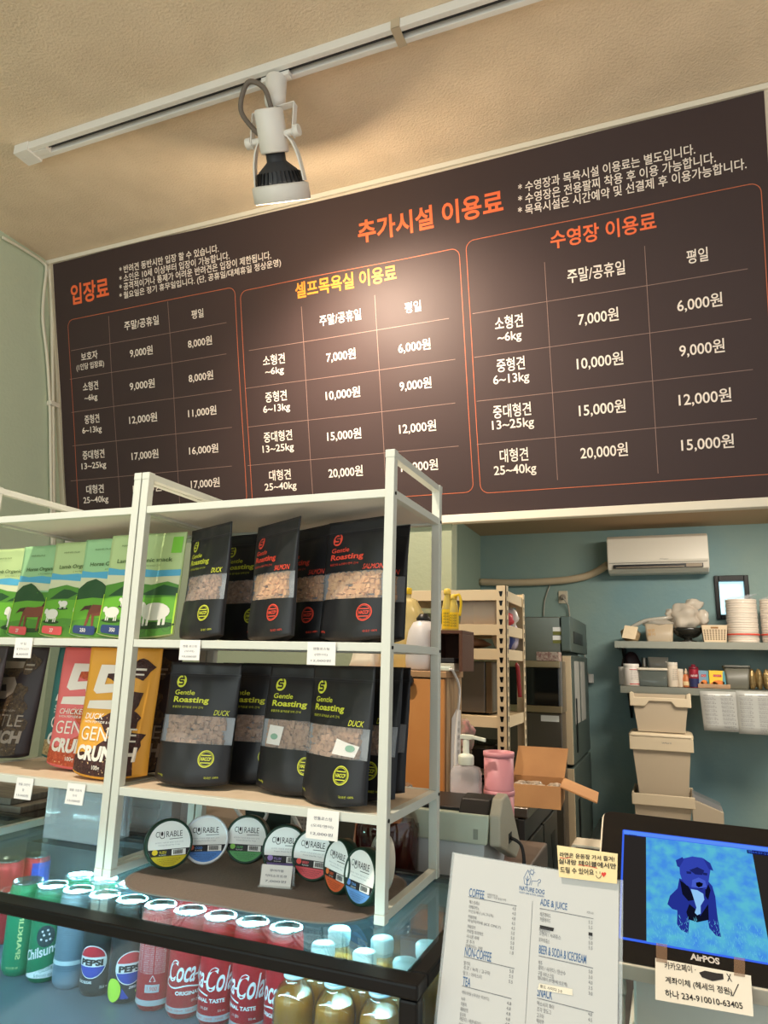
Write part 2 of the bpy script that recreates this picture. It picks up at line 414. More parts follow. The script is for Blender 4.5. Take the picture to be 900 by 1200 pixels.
for s, *q in [
 ('* 반려견 동반시만 입장 할 수 있습니다.', 141.7, 320, 257.3, 298.3, 9.5), ('* 소인은 10세 이상부터 입장이 가능합니다.', 141.7, 331, 270, 306, 9.5),
 ('* 공격적이거나 통제가 어려운 반려견은 입장이 제한됩니다.', 141.7, 341.5, 319.3, 305.3, 9.5), ('* 월요일은 정기 휴무일입니다. (단, 공휴일/대체휴일 정상운영)', 141.7, 352, 331, 315, 10),
 ('주말/공휴일', 147.3, 387, 187.7, 381.7, 11), ('평일', 226, 374.5, 240, 372.3, 10.5),
 ('보호자', 97.3, 423.5, 116.7, 421, 10), ('(1인당 입장료)', 91.7, 435.7, 124.3, 431.7, 9), ('소형견', 99.3, 459, 117.3, 456.7, 10.5), ('~6kg', 101, 472, 116.3, 470.5, 9),
 ('중형견', 101, 497.3, 118.3, 495.3, 10.5), ('6~13kg', 98.3, 510.3, 121, 508.3, 9.5), ('중대형견', 98.7, 538.7, 124, 536.7, 10.5), ('13~25kg', 97.7, 552, 126, 550.3, 9.5),
 ('대형견', 103.3, 579.3, 123.3, 577.3, 10.5), ('25~40kg', 100, 592, 128.7, 590.3, 9.5),
 ('9,000원', 154, 420, 180.3, 416.5, 11.5), ('9,000원', 154, 458.7, 182.7, 455.3, 11.5), ('12,000원', 153.3, 497.7, 185.7, 495.3, 11.5), ('17,000원', 155.7, 540.3, 187.3, 537.7, 11.5), ('18,000원', 157, 579, 190.7, 576, 11.5),
 ('8,000원', 221.7, 409.3, 250, 405, 11.5), ('8,000원', 222.3, 448.7, 251.3, 446.3, 11.5), ('11,000원', 221.7, 490, 255, 487, 11.5), ('16,000원', 223.3, 534.3, 257.3, 531, 11.5), ('17,000원', 225.7, 574, 259.3, 571, 12),
 ('주말/공휴일', 375.8, 382.5, 424.4, 375.5, 13), ('평일', 475.4, 368, 494.4, 365, 13),
 ('소형견', 310, 429.5, 335.3, 426.5, 12.5), ('~6kg', 312.8, 442, 334.2, 440.2, 10.5), ('중형견', 312.8, 472.5, 337.7, 469.4, 12.5), ('6~13kg', 310.4, 486, 341.6, 484, 11),
 ('중대형견', 310.8, 519, 343.9, 516, 12.5), ('13~25kg', 309.3, 533, 345.8, 530.4, 11), ('대형견', 316.7, 564, 342, 561.5, 12.5), ('25~40kg', 311.6, 577.7, 348.6, 575, 11),
 ('7,000원', 383.6, 425.5, 417.8, 422, 13.5), ('10,000원', 382.8, 470, 422.9, 466.7, 13.5), ('15,000원', 384.7, 518, 424.4, 515, 13.5), ('20,000원', 386.3, 561, 426.4, 559, 13.5),
 ('6,000원', 468, 415.2, 505.7, 411.2, 14), ('9,000원', 469.5, 460, 506.9, 456, 14), ('12,000원', 468.8, 509.5, 512.3, 506.5, 14), ('15,000원', 471, 555.2, 514.3, 551.2, 14),
 ('* 수영장과 목욕시설 이용료는 별도입니다.', 608, 226, 815, 184, 12.5), ('* 수영장은 전용팔찌 착용 후 이용 가능합니다.', 608, 239.5, 839, 194.5, 13), ('* 목욕시설은 시간예약 및 선결제 후 이용가능합니다.', 608, 253, 875, 201.5, 13),
 ('주말/공휴일', 665.6, 332.5, 733, 322.7, 17), ('평일', 805, 310.3, 830, 306.8, 16.5),
 ('소형견', 581, 387.5, 613.7, 384, 16), ('~6kg', 584, 403.5, 612, 401.5, 13.5), ('중형견', 583, 436.8, 615.8, 433.3, 16), ('6~13kg', 579, 453.3, 621, 450.3, 14),
 ('중대형견', 579, 491, 623, 487, 16), ('13~25kg', 577.7, 506.5, 626.7, 503.5, 14), ('대형견', 586.8, 543, 619.7, 539.5, 16), ('25~40kg', 579.9, 560, 629.3, 557, 14),
 ('7,000원', 678.2, 383, 725.4, 377.8, 17), ('10,000원', 676.5, 434.2, 731, 429.8, 17), ('15,000원', 679, 489.2, 733.7, 485.3, 17), ('20,000원', 680.8, 539, 736.3, 536, 17),
 ('6,000원', 793.9, 366.5, 846.8, 361.5, 17.5), ('9,000원', 796.5, 420, 849.4, 414.8, 17.5), ('12,000원', 795.6, 477.2, 857.2, 472.8, 17.5), ('15,000원', 798.7, 530.5, 860.2, 526, 17.5)]:
    bt(bw, s, *q)
obj('white_lettering', bw, M_BWHITE, ban_root)
for q in (('입장료', 85, 357.5, 129.5, 350.5, 25, 0.025), ('추가시설 이용료', 421, 286.5, 591, 251, 28, 0.025), ('수영장 이용료', 646, 293, 769.6, 270.5, 22, 0.02)):
    bw = nb(); bt(bw, *q); tag(obj('orange_heading', bw, M_BORANGE, ban_root), 'orange heading')
bw = nb(); bt(bw, '셀프목욕실 이용료', 347.8, 352, 465.6, 328.5, 19.5, 0.02)
tag(obj('amber_heading', bw, M_BYELLOW, ban_root), 'amber heading')
bl = nb()
def bline(a, b, c, d, wd=0.0022):
    u0, v0 = banpx(a, b); u1, v1 = banpx(c, d)
    if abs(u1-u0) > abs(v1-v0): v0 = v1 = (v0+v1)/2
    else: u0 = u1 = (u0+u1)/2
    stroke(bl, [(u0, v0), (u1, v1)], wd, bfn, 0, 0.09)
for q in [(133.3,370,137.7,598),(202.3,353,207.7,590),(85,411.7,266.7,378.3),(83.3,445,266.7,415),(85,483,273,458),(86.7,522.7,273,501),(85,564,273,546),
          (356.3,359.5,365.3,580),(442.7,345.8,450.5,570),(293.3,412,526.7,373),(289.4,454.8,534.5,422.5),(291.4,499.5,534.5,474.2),(291.4,544,538.4,524.8),
          (640.5,308,651.8,562.7),(757,288.5,769.6,555),(554.3,367.8,875.8,316.6),(556.5,419.8,880,373.8),(559.5,470.5,882,433.6),(559.5,520,886.6,492)]: bline(*q)
obj('table_lines', bl, M_BLINE, ban_root)
bl = nb()
def bframe(tl, tr, br):
    u0, v1 = banpx(*tl); u1, _ = banpx(*tr); ub, v0 = banpx(*br)
    p = rrect(u0, u1, v0, v1, 0.035, 6); stroke(bl, p + [p[0]], 0.0028, bfn, 0, 0.09)
for q in (((81, 376), (276, 338.5), (286, 590)), ((282.4, 342), (538.4, 287.5), (548, 577)), ((546.5, 284), (891, 215), (900, 556))):
    bl = nb(); bframe(*q); obj('table_frame', bl, M_BFRAME, ban_root)

# ================================================================ ceiling track and spot lamp
tr_root = thing('lighting_track', 'long white ceiling track rail with dark slot above the price banner', 'lighting track', (0, 0, 0))
T0 = at(17, 176, Z=ZC-0.02); TY = 1.775; tx0 = T0.x; tx1 = 0.7
bm = nb()
bx(bm, tx0+0.07, tx1, TY-0.034, TY-0.014, ZC-0.034, ZC); bx(bm, tx0+0.07, tx1, TY+0.014, TY+0.034, ZC-0.034, ZC); bx(bm, tx0+0.07, tx1, TY-0.014, TY+0.014, ZC-0.006, ZC)
obj('rail', bm, M_WHITEP, tr_root, 0.002)
bm = nb(); bx(bm, tx0+0.08, tx1, TY-0.0135, TY+0.0135, ZC-0.012, ZC-0.006); bx(bm, tx0+0.08, tx1, TY-0.003, TY+0.001, ZC-0.022, ZC-0.012)
obj('conductor_slot', bm, M_DARK, tr_root)
bm = nb(); bx(bm, tx0, tx0+0.075, TY-0.038, TY+0.038, ZC-0.040, ZC); bx(bm, tx0+0.07, tx0+0.15, TY-0.013, TY+0.013, ZC-0.036, ZC-0.012)
for k in (0.02, 0.045): cyl(bm, (tx0+k, TY, ZC-0.040), (tx0+k, TY, ZC-0.0415), 0.004, n=10)
obj('end_cap', bm, M_WHITEP, tr_root, 0.003)
bm = nb(); bx(bm, -0.72, -0.69, TY-0.038, TY+0.038, ZC-0.0365, ZC-0.0345); bx(bm, -0.72, -0.69, TY-0.038, TY-0.0345, ZC-0.036, ZC)
obj('clip', bm, mat('tape_plastic', (196, 180, 154), 0.5), tr_root)

lp = at(322, 120, Y=TY)
LX = lp.x
PIV = Vector((LX-0.012, TY+0.02, 3.285)); AX = Vector((-0.10, 0.60, -0.78)).normalized()
sp = thing('track_spotlight', 'white adjustable spotlight with black finned bulb hanging from the ceiling track', 'spotlight', (LX, TY, ZC))
W2L = Matrix.Translation((-LX, -TY, -ZC))
def lpart(name, bm, m, bevel=0.0, parent=sp):
    for v_ in bm.verts: v_.co = W2L @ v_.co
    return obj(name, bm, m, parent, bevel)
bm = nb(); bx(bm, LX-0.055, LX+0.055, TY-0.012, TY+0.012, ZC-0.052, ZC-0.034)
lathe(bm, [(0.034, 0), (0.037, -0.004), (0.037, -0.085), (0.033, -0.105), (0.02, -0.118), (0.008, -0.122)], (LX, TY, ZC-0.045), 28); fixn(bm)
lpart('adapter', bm, M_WHITEP, 0.001)
bm = nb(); bx(bm, LX-0.082, LX+0.082, TY-0.012, TY+0.012, ZC-0.172, ZC-0.168)
for s in (-1, 1): hexa(bm, [(LX+s*0.082-0.002, TY-0.012, ZC-0.172), (LX+s*0.082+0.002, TY-0.012, ZC-0.172), (LX+s*0.082+0.002, TY+0.012, ZC-0.172), (LX+s*0.082-0.002, TY+0.012, ZC-0.172)][::-1] if False else
     [(PIV.x+s*0.082-0.002, PIV.y-0.012, PIV.z-0.02), (PIV.x+s*0.082+0.002, PIV.y-0.012, PIV.z-0.02), (PIV.x+s*0.082+0.002, PIV.y+0.012, PIV.z-0.02), (PIV.x+s*0.082-0.002, PIV.y+0.012, PIV.z-0.02)],
     [(LX+s*0.082-0.002, TY-0.012, ZC-0.17), (LX+s*0.082+0.002, TY-0.012, ZC-0.17), (LX+s*0.082+0.002, TY+0.012, ZC-0.17), (LX+s*0.082-0.002, TY+0.012, ZC-0.17)])
lpart('bracket', fixn(bm), M_WHITEP, 0.0008)
for s in (-1, 1):
    bm = nb(); cyl(bm, PIV+Vector((s*0.083, 0, 0)), PIV+Vector((s*0.104, 0, 0)), 0.019, n=18); cyl(bm, PIV+Vector((s*0.04, 0, 0)), PIV+Vector((s*0.083, 0, 0)), 0.011, n=14)
    lpart('pivot_knob', bm, M_WHITEP, 0.0015)
bm = nb(); lathe(bm, [(0.046, -0.085), (0.050, -0.080), (0.050, 0.045), (0.046, 0.050)], PIV, 36, ax=AX); fixn(bm)
lpart('socket', bm, M_WHITEP)
bm = nb(); pts = [PIV-AX*0.085+Vector((0.012, 0, 0)), PIV-AX*0.12+Vector((0.0, -0.02, 0.02)), PIV-AX*0.13+Vector((-0.055, -0.03, 0.035)), PIV-AX*0.07+Vector((-0.095, -0.03, 0.02)), PIV-AX*0.02+Vector((-0.06, 0.0, 0.01)), PIV-AX*0.03+Vector((-0.048, 0.0, 0.0))]
tube(bm, pts, 0.0085, 10, smooth=8); tube(bm, [PIV-AX*0.085+Vector((0.03, 0.01, 0)), (LX+0.012, TY, ZC-0.165)], 0.006, 8)
tag(lpart('cord', bm, mat('grey_braided_cord', (112, 102, 92), 0.6)), 'braided grey cord')
bm = nb()
prof = [(0.034, 0.045), (0.034, 0.075), (0.036, 0.078), (0.068, 0.105)]
lathe(bm, prof + [(0.07, 0.11), (0.083, 0.15), (0.085, 0.165), (0.02, 0.168)], PIV, 40, ax=AX); fixn(bm)
bulb = lpart('bulb', bm, M_DARK)
bm = nb(); a1 = AX.orthogonal().normalized(); a2 = AX.cross(a1)
for i in range(30):
    t = 2*math.pi*i/30; d = a1*math.cos(t)+a2*math.sin(t); e = AX.cross(d)*0.0018
    q = [PIV+AX*0.108+d*0.07, PIV+AX*0.165+d*0.083, PIV+AX*0.165+d*0.091, PIV+AX*0.112+d*0.078]
    hexa(bm, [q[0]-e, q[1]-e, q[2]-e, q[3]-e], [q[0]+e, q[1]+e, q[2]+e, q[3]+e])
lpart('heat_sink', fixn(bm), M_BLACK, 0, bulb)
bm = nb(); lathe(bm, [(0.078, 0.172), (0.06, 0.178), (0.0, 0.181)], PIV, 36, ax=AX, caps=(True, False)); fixn(bm)
lpart('lens', bm, mat('lamp_glow', (255, 226, 186), 0.5, emit=3.0), 0, bulb)
bm = nb(); lathe(bm, [(0.089, 0.148), (0.098, 0.150), (0.101, 0.155), (0.101, 0.203), (0.096, 0.207), (0.093, 0.204), (0.093, 0.152), (0.089, 0.148)], PIV, 44, ax=AX, caps=(False, False)); fixn(bm)
ringo = lpart('reflector_ring', bm, M_WHITEP)
for s in (-1, 1):
    d = Vector((s, 0, 0)); n_ = AX.cross(d).normalized()*0.011
    bm = nb(); path = [PIV+d*0.05+AX*0.0, PIV+d*0.072+AX*0.03, PIV+d*0.088+AX*0.08, PIV+d*0.0975+AX*0.155]
    P = smooth_path(path, 5); pr = None
    for i, p in enumerate(P):
        dd = d*0.003
        vs = [bm.verts.new(p+n_-dd), bm.verts.new(p+n_+dd), bm.verts.new(p-n_+dd), bm.verts.new(p-n_-dd)]
        if pr:
            for j in range(4): face(bm, [pr[j], pr[(j+1) % 4], vs[(j+1) % 4], vs[j]])
        else: face(bm, vs[::-1])
        pr = vs
    face(bm, pr); lpart('ring_arm', fixn(bm), M_WHITEP)

# ================================================================ white cables in the wall corner
cb = thing('corner_cable', 'pair of thin white cables running down the wall corner left of the banner', 'cable', (0, 0, 0))
M_CABLE = mat('white_cable', (222, 218, 198), 0.5)
def crn(px, py): p = at(px, py, X=XL+0.02); return Vector((XL+0.016, p.y, p.z))
bm = nb(); tube(bm, [crn(4, 278), crn(30, 293), crn(52, 308), crn(55, 318), crn(52, 345), crn(51, 375), crn(56, 420), crn(59, 470), crn(60, 530), crn(61, 600), crn(62, 640)], 0.008, 8, smooth=4); obj('cable_run', bm, M_CABLE, cb)
bm = nb(); tube(bm, [crn(57, 312), crn(61, 350), crn(62, 420), crn(63, 520), crn(64, 640)], 0.010, 8, smooth=4); obj('cable_run', bm, M_CABLE, cb)
p = crn(63, 474); bm = nb(); bx(bm, XL+0.001, XL+0.034, p.y-0.03, p.y+0.03, p.z-0.012, p.z+0.012); obj('cable_clip', bm, M_TRIM, cb, 0.003)

# ================================================================ display shelves on the glass case
def shelf_unit(name, label, x0, x1, y0, y1):
    """open steel frame: four square posts, side rails, three boards"""
    t = thing(name, label, 'shelf', (0, 0, 0), group=None)
    pw = 0.0157; zt = 1.8605
    tops = (1.795, 1.550, 1.300)
    for x in (x0, x1-pw):
        for y in (y0, y1-pw):
            bm = nb(); bx(bm, x, x+pw, y, y+pw, CT+0.0135, zt-0.006)
            p = obj('post', bm, M_WHITE, t, 0.001)
            bm = nb(); bx(bm, x-0.0006, x+pw+0.0006, y-0.0006, y+pw+0.0006, zt-0.0135, zt); bx(bm, x-0.0006, x+pw+0.0006, y-0.0006, y+pw+0.0006, CT, CT+0.0135); obj('post_cap', bm, M_WHITE, p, 0.001)
            bm = nb()
            for z in tops: cyl(bm, (x-0.0012, y+pw*0.5, z-0.007), (x+pw+0.0012, y+pw*0.5, z-0.007), 0.0028, n=12)
            obj('bolt', bm, M_BLACKM, p)
        bm = nb(); bx(bm, x+0.001, x+pw-0.001, y0+pw, y1-pw, zt-0.0135, zt-0.001); obj('top_rail', bm, M_WHITE, t, 0.0008)
        bm = nb(); bx(bm, x+0.001, x+pw-0.001, y0+pw, y1-pw, CT+0.002, CT+0.016); obj('foot_rail', bm, M_WHITE, t, 0.0008)
    for z in tops:
        bm = nb(); bx(bm, x0+pw, x1-pw, y0+0.002, y0+pw-0.002, z-0.0135, z); bx(bm, x0+pw, x1-pw, y1-pw+0.002, y1-0.002, z-0.0135, z)
        for x in (x0+0.001, x1-pw+0.001): bx(bm, x, x+pw-0.002, y0+pw, y1-pw, z-0.0135, z)
        fr = obj('shelf_frame', bm, M_WHITE, t, 0.0008)
        bm = nb(); bx(bm, x0+pw, x1-pw, y0+pw-0.002, y1-pw+0.002, z-0.009, z-0.0008); obj('board', bm, M_BOARD if z < 1.7 else mat('white_board', (222, 220, 212), 0.5), fr)
    return t
SX0, SX1, SY0, SY1 = -0.9055, -0.3957, 1.0214, 1.2835
shelf_unit('display_shelf', 'white steel frame shelf of black roasting pouches on the glass case', SX0, SX1, SY0, SY1)
shelf_unit('display_shelf', 'white steel frame shelf of green snack pouches cut off by the photo edge', -1.30, SX0-0.003, SY0, SY1)
# ================================================================ pouches
M_BPOUCH = mat('black_pouch_film', (30, 31, 34), 0.42, spec=0.45, bump=(14, 0.12))
M_CLEAR = film('pouch_window_film', (200, 205, 208), 0.20, 0.12)
M_LINER = mat('pouch_window_liner', (128, 136, 146), 0.4)
M_LIME = mat('lime_ink', (206, 214, 66), 0.5)
M_RED = mat('salmon_red_ink', (226, 78, 58), 0.5)
def treat_mat(n, a, b): return mat(n, a, 0.75, var=(120, b))
M_DUCK = treat_mat('duck_treat', (178, 144, 118), (142, 110, 88))
M_SALM = treat_mat('salmon_treat', (222, 174, 124), (192, 140, 94))

def pouch_surface(w, h, T, seed=0):
    rs = random.Random(seed); a, b, c = rs.random()*6, rs.random()*6, rs.random()*6
    def thick(u, v):
        s = min(1, abs(u)/(w/2)); t = v/h
        g = max(0.0, 1 - s**2.6)**0.8
        f = (max(0, 1 - t/0.90))**0.62 * min(1, 0.80+t*2.2)
        return T*f*g + 0.0012
    def front(u, v, d=0.0):
        t = v/h; s = u/(w/2)
        k = thick(u, v)
        wr = 0.0016*math.sin(9*s+5*t+a)*math.sin(7*t+b)*(1-abs(s)) + 0.0022*math.sin(3*t*2+c)*t
        dip = -0.000*(1-s*s)
        uu = u*(1-0.018*math.sin(math.pi*min(1, t*1.1)))
        return Vector((uu, -k + wr - d, v + 0.010*(s*s)*(1-t)**6))
    def back(u, v, d=0.0):
        p = front(u, v); k = thick(u, v)
        wr = p.y + k
        return Vector((p.x, k*0.55 + wr + d, p.z))
    return front, back, thick

def pouch_body(bm, front, back, w, h, win=None, mi=0):
    us = lsp(-w/2, w/2, 23); vs = lsp(0, h, 31)
    if win:
        u0, u1, v0, v1 = win
        us = sorted([x for x in us if min(abs(x-u0), abs(x-u1)) > w*0.02] + [u0, u1]); vs = sorted([x for x in vs if min(abs(x-v0), abs(x-v1)) > h*0.015] + [v0, v1])
    sk = (lambda u, v: win[0] < u < win[1] and win[2] < v < win[3]) if win else None
    A = grid(bm, front, us, vs, mi, True, sk)
    B = grid(bm, back, us[::-1], vs, mi, True)
    nu, nv = len(us), len(vs)
    for j in range(nv-1):
        face(bm, [A[j][nu-1], B[j][0], B[j+1][0], A[j+1][nu-1]], mi); face(bm, [B[j][nu-1], A[j][0], A[j+1][0], B[j+1][nu-1]], mi)
    for i in range(nu-1):
        face(bm, [A[nv-1][i], A[nv-1][i+1], B[nv-1][nu-2-i], B[nv-1][nu-1-i]], mi)
        face(bm, [B[0][nu-1-i], B[0][nu-2-i], A[0][i+1], A[0][i]], mi)
    return us, vs

def roast_pouch(kind, w=0.155, h=0.212, seed=0, sachet=False):
    """black stand-up pouch with a clear window of diced treats"""
    ink, treat = (M_LIME, M_DUCK) if kind == 'DUCK' else (M_RED, M_SALM)
    t = thing('treat_pouch', 'x', 'treat pouch')
    T = 0.027
    front, back, th = pouch_surface(w, h, T, seed)
    win = (-w*0.485, w*0.485, h*0.335, h*0.555)
    bm = nb(); us, vs = pouch_body(bm, front, back, w, h, win)
    obj('pouch_body', bm, M_BPOUCH, t)
    wu = [u for u in us if win[0]-1e-6 <= u <= win[1]+1e-6]; wv = [v for v in vs if win[2]-1e-6 <= v <= win[3]+1e-6]
    bm = nb(); grid(bm, lambda u, v: front(u, v, -min(0.016, th(u, v)*0.75)), wu, wv)
    obj('window_liner', bm, M_LINER, t)
    bm = nb(); grid(bm, lambda u, v: front(u, v, 0.0006), wu, wv)
    obj('window', bm, M_CLEAR, t)
    rs = random.Random(seed+50); bm = nb(); s = 0.0052
    v = win[2]+0.003
    while v < win[3]-0.002:
        u = -w*0.37
        while u < w*0.38:
            k = s*(0.75+0.5*rs.random()); q = front(u+rs.uniform(-.002, .002), min(v+rs.uniform(-.002, .002), win[3]-k*0.8), -k*1.75-.0008)
            Mx = Matrix.Translation(q) @ Matrix.Rotation(rs.uniform(-.7, .7), 4, Vector((rs.random()-.5, rs.random()-.5, rs.random()-.5)).normalized())
            bx(bm, -k, k, -k, k, -k*0.8, k*0.8, 0, Mx)
            u += s*1.75
        v += s*1.6
    tag(obj('diced_treats', bm, treat, t), kind='stuff')
    if sachet:
        bm = nb(); f2 = lambda u, v: front(u, v, -0.0004)
        su = w*0.06 if sachet == 1 else -w*0.36
        decal(bm, [(su, h*0.36), (su+w*0.30, h*0.35), (su+w*0.34, h*0.43), (su+w*0.03, h*0.47)] if sachet == 1 else [(su, h*0.36), (su+w*0.22, h*0.355), (su+w*0.24, h*0.50), (su+w*0.02, h*0.51)], f2, 0, 0.012)
        f3 = lambda u, v: front(u, v, 0.0001)
        lx, lz = (su+w*0.24, h*0.41) if sachet == 1 else (su+w*0.12, h*0.42)
        decal(bm, ell(lx, lz, 0.009, 0.005), f3, 1, 0.01)
        obj('freshness_sachet', bm, [M_PAPER, mat('sachet_green', (120, 176, 150), 0.6)], t)
    bm = nb(); f = lambda u, v: front(u, v, 0.0007)
    x0 = -w*0.36
    txt(bm, 'Gentle', f, x0, h*0.722, w=w*.29, h=h*0.040, align='L', bold=0.01)
    txt(bm, 'Roasting', f, x0, h*0.645, w=w*0.50, h=h*0.062, align='L', bold=0.025)
    txt(bm, '동결건조 닭가슴살 오리 간식' if kind == 'DUCK' else '동결건조 노르웨이 연어 간식', f, x0, h*0.612, w=w*0.44, h=h*0.019, align='L')
    txt(bm, kind, f, w*0.42, h*0.567, size=h*0.060, align='R', shear=0.25, xs=0.8)
    obj('lettering', bm, ink, t)
    bm = nb(); cx, cz, r = -w*0.29, h*0.835, w*0.072
    decal(bm, ell(cx, cz, r), f, 0, 0.012); logo = obj('round_logo', bm, ink, t); bm = nb()
    # round badge
    bx_, bz_ = w*0.24, h*0.22
    p = ell(bx_, bz_, w*0.088, n=24); stroke(bm, p+[p[0]], 0.0016, f)
    p = ell(bx_, bz_, w*0.074, n=20); stroke(bm, p+[p[0]], 0.0007, f)
    txt(bm, 'HACCP', f, bx_, bz_-0.003, w=w*0.12, h=0.006, bold=0.03)
    stroke(bm, [(bx_-w*0.055, bz_+0.006), (bx_+w*0.055, bz_+0.006)], 0.0015, f); stroke(bm, [(bx_-w*0.055, bz_-0.0065), (bx_+w*0.055, bz_-0.0065)], 0.0015, f)
    obj('round_badge', bm, ink, t); bm = nb()
    txt(bm, 'net 60g', f, -w*0.40, h*0.055, size=h*0.024, align='L'); obj('weight_print', bm, ink, t); bm = nb(); txt(bm, '국내산 100%', f, w*0.40, h*0.062, size=h*0.022, align='R')
    obj('origin_print', bm, ink, t)
    bm = nb(); f = lambda u, v: front(u, v, 0.0012)
    stroke(bm, [(cx+r*0.55, cz+r*0.45), (cx-r*0.45, cz+r*0.45), (cx-r*0.45, cz+r*0.02), (cx+r*0.4, cz+r*0.02), (cx+r*0.4, cz-r*0.5), (cx-r*0.55, cz-r*0.5)], r*0.28, f)
    stroke(bm, [(cx+r*0.1, cz+r*0.9), (cx+r*0.35, cz+r*0.6)], r*0.2, f)
    obj('logo_mark', bm, M_BPOUCH, logo)
    bm = nb(); stroke(bm, [(-w*0.49, h*0.90), (w*0.49, h*0.90)], 0.0022, lambda u, v: front(u, v, 0.0008), 0, 0.015); stroke(bm, [(-w*0.49, h*0.885), (w*0.49, h*0.885)], 0.0012, lambda u, v: front(u, v, 0.0008), 0, 0.015)
    obj('zip_seal', bm, mat('black_zip', (44, 45, 50), 0.35), t)
    return t

def put(root, px, Y, z, rz, lean=8, first=True, label=None, group=None):
    """stand a pouch on the board at height z: px = photo point at the foot"""
    p = at(px[0], px[1], Y=Y)
    loc = (p.x, Y, z+0.0012)
    if first:
        root.location = loc; root.rotation_euler = (-R(lean), 0, R(rz)); root['label'] = label
        if group: root['group'] = group
        return root
    return dup(root, loc, R(rz), label, group, tilt=-R(lean))
ZT, ZM, ZB = 1.795, 1.550, 1.300
G1, G2 = 'black roasting pouches on the upper board', 'black roasting pouches on the lower board'
duck = roast_pouch('DUCK', seed=1)
salm = roast_pouch('SALMON', seed=2)
duck_a = roast_pouch('DUCK', seed=3, sachet=2)
duck_b = roast_pouch('DUCK', seed=5, sachet=1)
put(duck, (224, 917), 1.085, ZB, 2, 6, True, 'black duck roasting pouch alone in front beside the yellow bag, lower board', G2)
put(duck, (292, 917), 1.165, ZB, 8, 5, False, 'black duck pouch half hidden right behind the front left black pouch, lower board', G2)
put(duck, (318, 905), 1.215, ZB, 6, 3, False, 'rearmost black duck pouch in the middle of the lower board, mostly hidden', G2)
put(duck_a, (342, 921), 1.105, ZB, -8, 6, True, 'black duck pouch with a white sachet at the left of its window, lower board', G2)
put(duck_b, (390, 943), 1.062, ZB, -24, 4, True, 'frontmost black duck pouch turned sideways with a white sachet low in its window', G2)
put(duck, (422, 930), 1.125, ZB, -22, 5, False, 'black duck pouch partly behind the right front shelf post, lower board', G2)
put(duck, (434, 925), 1.185, ZB, -20, 4, False, 'black duck pouch hindmost by the right end of the lower board', G2)
put(duck, (236, 747), 1.085, ZM, -26, 1.5, False, 'black pouch with lime duck lettering on the upper board beside a green pouch', G1)
put(duck, (283, 747), 1.165, ZM, -10, 4, False, 'black duck pouch in shade between two front pouches on the upper board', G1)
put(salm, (317, 748), 1.080, ZM, -30, 1, True, 'black salmon pouch leaning in the middle front of the upper board', G1)
put(salm, (356, 748), 1.145, ZM, -28, 1.5, False, 'black salmon pouch directly behind the middle front one, upper board', G1)
put(salm, (388, 748), 1.205, ZM, -12, 4, False, 'deeply shaded salmon pouch at the back centre of the upper board', G1)
put(salm, (414, 750), 1.085, ZM, -17, 3, False, 'large looking black salmon pouch behind the right front shelf post, upper board', G1)
put(salm, (432, 748), 1.165, ZM, -14, 4, False, 'black salmon pouch at the right end of the upper board seen past the post', G1)

